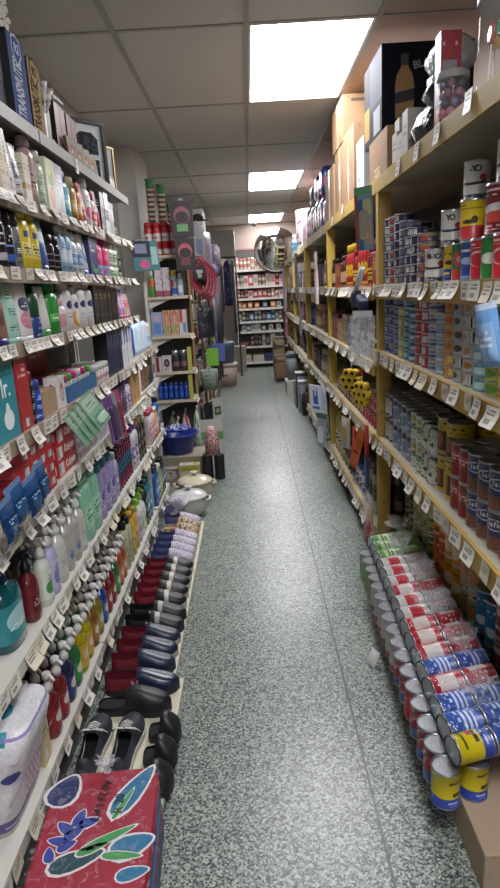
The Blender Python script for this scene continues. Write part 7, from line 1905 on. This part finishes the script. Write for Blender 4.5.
# pile of gift packs: red, green and white with a panda face
for q, (x, y, z, w, h, a, c, lab) in enumerate(((-.70, 5.10, .18, .14, .22, '#2f7034', '#8c2430', 'green and red wrapped plush pack under the end shelving'), (-.59, 5.08, .18, .12, .25, '#8c2028', '#b8b0b0', 'red tinsel plush pack under the end shelving'), (-.645, 4.97, .12, .09, .26, '#b0b0ac', '#2c2a2c', 'white panda-faced plush pack in the middle of the pile'), (-.49, 5.06, .18, .1, .27, '#b4b0b0', '#4c8c50', 'white and green tapering plush pack at the aisle side of the pile'))):
    e = empty('plush_pack', (x, y, .0006 if z < .2 else z), 0); tag(e, lab, 'plush pack', 'wrapped plush packs')
    hh = h + (z if z < .2 else 0)
    b = MB(); b.loft([(0, w*.36, w*.4, 3, 0, 0, 0), (hh*.5, w*.42, w*.48, 2.6, 0, 0, 0), (hh*.85, w*.25, w*.3, 2.2, 0, 0, 0), (hh, w*.04, w*.05, 2, 0, 0, 0)], 16); mobj('pack_body', b.build('pack_body'), label('plush%d' % q, a, [('blot', 4, .52, c), ('spots', 6, .2, '#c8c4c0')], .4, 2), e)
    b = MB(); b.tube([(0, 0, hh*.97), (.01, .01, hh + .03)], [.006, .012], 6); mobj('tied_top', b.build('tied_top'), film('cloudy_film'), e)
# two black bottles with striped covers in a clear pack
e = empty('striped_flask_pack', (-.335, 4.50, 0)); tag(e, 'clear hanging-card pack of two black flasks with red and white striped wraps', 'flask pack')
stp = label('stripes', '#b8b0b0', [('blot', 14, .5, '#a8303c'), ('blot', 9, .62, '#2c2a30')], .5, 2)
for k in (-1, 1):
    b = MB(); b.loft([S(.004, .036), S(.012, .04), S(.19, .04), S(.2, .036)], 18); mobj('flask', b.build('flask'), plain('#1d1b20', .35), e, T(k*.045, 0, 0))
    b = MB(); b.loft([S(.201, .038), S(.30, .048), S(.38, .04), S(.42, .02)], 18); mobj('striped_wrap', b.build('striped_wrap'), stp, e, T(k*.042, 0, 0, ry=-.12*k))
b = MB(); b.box(-.085, .085, .05, .052, .30, .46); mobj('backing_card', b.build('backing_card'), label('flkc', '#a8a8a0', [('rect', 0, 1, .0, .4, '#5c8c5c')], .4, 1), e)
b = MB(); b.box(-.1, .1, -.055, .058, .001, .43); mobj('clear_box', b.build('clear_box'), film('clear_case', '#f4f4f8', .92, 3, .1, .08, 0.0), e)

# ------------------------------------------------------------ back of the shop
u = empty('back_shelving', (.16, 11.3, 0)); tag(u, 'white shelving against the back wall, filled with cosmetics', 'shelving')
BZ = [.10, .39, .66, .84, 1.07, 1.25, 1.46, 1.75]
b = MB(); b.box(-.38, .52, .30, .312, 0, 1.8); mobj('back_panel', b.build('back_panel'), plain('#5c5650', .6), u)
for xx in (-.395, .521):
    b = MB(); b.box(xx, xx + .015, -.0, .31, 0, 1.8); mobj('side_panel', b.build('side_panel'), SHW, u)
rr = random.Random(9)
BK = []
for i, (a, c, nm) in enumerate((('#c49088', '#d8ccc4', 'peach'), ('#b04850', '#d8b8b4', 'red'), ('#c0b4a8', '#a86c60', 'cream'), ('#8c3c48', '#c8a8a4', 'wine'), ('#c07840', '#d8c8a8', 'orange'), ('#46587c', '#a8b4c4', 'blue'), ('#b8b4ac', '#7c8c78', 'white'), ('#5c6c5c', '#b4bcac', 'green'), ('#d0b8b0', '#b87c7c', 'pale pink'), ('#3c343c', '#8c7c80', 'dark'))):
    BK.append((nm, spray('cosmetic_bottle', nm + ' cosmetic bottle', .032, .15, label('bk%d' % i, a, [('band', .3, .65, c)], .35, 2), plain(c, .4), .2, 'bottle')))
    BK.append((nm, carton('cosmetic_box', nm + ' cosmetic box', .08, .1, .12, label('bkb%d' % i, a, [('rect', .15, .85, .3, .75, c)], .4, 1))))
pal = {1: (9, 6, 9), 2: (6, 7, 6, 5), 3: (5, 6, 9, 7, 6), 4: (4, 6, 5, 4, 9), 5: (3, 1, 0, 2, 9, 4), 6: (2, 8, 1, 6, 8), 7: (0, 2, 8, 1, 2, 6), 0: (6,)}
for i, z in enumerate(BZ):
    b = MB(); b.box(-.379, .52, .012, .299, z - .018, z, 0); b.box(-.379, .52, 0, .0115, z - .035, z + .006, 0)
    s = mobj('shelf', b.build('shelf'), SHW, u)
    for q in range(7):
        o = mobj('price_tag', tag_mesh(.05, .03, .004), TAGM, s); o.location = (-.33 + q*.125 + rr.uniform(0, .03), -.002, z - .03); o.rotation_euler = (0, 0, -PI/2)
    if i == 0: continue
    x = -.21 if i != 1 else .0; mx = (BZ[i+1] - z - .05) if i < 7 else .25
    while True:
        p = BK[2*rr.choice(pal[i]) + (0 if rr.random() < .6 else 1)][1]
        if x + p.w > .66: break
        if p.h < mx:
            o = put(p, x + p.w/2, 11.3 + .02 + p.d/2 + rr.uniform(0, .03), z + .0006, -PI/2, 'back shelf, %s from the floor' % ORD[i-1], 0, 0, col=x)
            o.scale.z = min(.22, mx) * rr.uniform(.82, .99) / p.h
            x += p.w + .006
        else:
            p = BK[2*rr.choice(pal[i]) + 1][1]
            x += .02
for q, (x, w, h, c, lab) in enumerate(((-.10, .2, .14, '#a89c90', 'pale carton on the lowest back shelf'), (.13, .2, .13, '#b8b0a4', 'white carton on the lowest back shelf'), (.42, .34, .16, '#24345c', 'navy blue crate on the lowest back shelf'))):
    put(carton('storage_crate' if q == 2 else 'cardboard_box', '', w, .2, h, label('lowc%d' % q, c, [('rect', .1, .9, .6, .9, '#c0b8b0' if q < 2 else '#2c4070')], .5, 1)), x, 11.43, .1006, -PI/2, lab=lab)
e = empty('red_basin', (-.12, 11.42, .3906)); tag(e, 'coral red bowl on the second back shelf', 'bowl')
b = MB(); b.loft([S(0, .05), S(.06, .09), S(.065, .092), S(.06, .084), S(.01, .04)], 18, capt=False); mobj('bowl_body', b.build('bowl_body'), plain('#b8584c', .4), e)
e.name = 'bowl'
e = empty('wall_board', (-.02, YF - .004, 1.97)); tag(e, 'dark notice board with red-brown frame on the back wall, under the mirror', 'notice board'); e.name = 'notice_board_frame'
b = MB(); b.box(-.32, .30, -.02, -.001, -.14, .14); mobj('board_face', b.build('board_face'), plain('#45403c', .6), e)
for z0, z1 in ((-.16, -.1405), (.1405, .165)):
    b = MB(); b.box(-.34, .32, -.03, -.001, z0, z1); mobj('frame_rail', b.build('frame_rail'), plain('#94605a', .5), e)
# convex mirror
e = empty('convex_mirror', (.53, 11.2, 2.05)); tag(e, 'large round convex security mirror high on the back wall', 'mirror')
mm = bpy.data.materials.new('mirror_glass'); mm.use_nodes = True
mb_ = mm.node_tree.nodes['Principled BSDF']; mb_.inputs['Metallic'].default_value = 1; mb_.inputs['Roughness'].default_value = .04; mb_.inputs['Base Color'].default_value = (.82, .8, .77, 1)
Rm = .375
b = MB(); secs = []
for i in range(13):
    a = i/12
    rr_ = Rm*math.cos(a*PI/2) if i < 12 else .002
    secs.append((.11*math.sin(a*PI/2), rr_, rr_, 2, 0, 0, 0))
b.loft(secs, 48)
TM = T(0, 0, 0, rx=PI/2 + .2)
mobj('mirror_dome', b.build('mirror_dome'), mm, e, TM)
b = MB(); b.tube([((Rm + .006)*math.cos(a), (Rm + .006)*math.sin(a), 0) for a in [2*PI*k/48 for k in range(48)]], .009, 8, 0, True); mobj('rim', b.build('rim'), plain('#3c3a38', .5), e, TM)
b = MB(); b.tube([(0, .03, .0), (0, .1, .1), (0, .45, .1)], .014, 8); mobj('bracket', b.build('bracket'), plain('#7c7a78', .5), e)
# dome camera on ceiling
e = empty('ceiling_camera', (.17, 11.3, ZC)); tag(e, 'small dark dome security camera on the ceiling by the back wall', 'camera')
b = MB(); b.loft([S(-.03, .05), S(-.002, .052)], 18); mobj('camera_base', b.build('camera_base'), plain('#a8a49e', .5), e)
b = MB(); b.loft([S(-.09, .006), S(-.08, .028), S(-.055, .042), S(-.031, .044)], 18); mobj('camera_dome', b.build('camera_dome'), plain('#1e1c1e', .2), e)

# ------------------------------------------------------------ camera, world, output look
f, p_, r_a, yw = 609.13, .2475, -.0559, -.0106
fw = Vector((math.sin(yw)*math.cos(p_), math.cos(yw)*math.cos(p_), -math.sin(p_)))
rt = Vector((math.cos(yw), -math.sin(yw), 0)); upv = rt.cross(fw)
c_, s_ = math.cos(r_a), math.sin(r_a)
r2 = rt*c_ + upv*s_; u2 = -rt*s_ + upv*c_
cd = bpy.data.cameras.new('camera'); cam = bpy.data.objects.new('camera', cd); COL.objects.link(cam)
cam.matrix_world = Matrix(((r2.x, u2.x, -fw.x, 0), (r2.y, u2.y, -fw.y, 0), (r2.z, u2.z, -fw.z, 1.4), (0, 0, 0, 1)))
cd.sensor_fit = 'VERTICAL'; cd.sensor_height = 24.0; cd.lens = 24.0 * f / 888
cd.clip_start = .02; cd.clip_end = 60
SC.camera = cam
w = bpy.data.worlds.new('shop_world'); SC.world = w; w.use_nodes = True
w.node_tree.nodes['Background'].inputs[0].default_value = (.5, .5, .52, 1); w.node_tree.nodes['Background'].inputs[1].default_value = .1
SC.view_settings.view_transform = 'Standard'; SC.view_settings.look = 'None'
SC.view_settings.gamma = 1.0; SC.view_settings.use_curve_mapping = False
SC.view_settings.exposure = 0.0
SC.cycles.max_bounces = 8; SC.cycles.transparent_max_bounces = 16
SC.cycles.use_denoising = True
finish_labels()
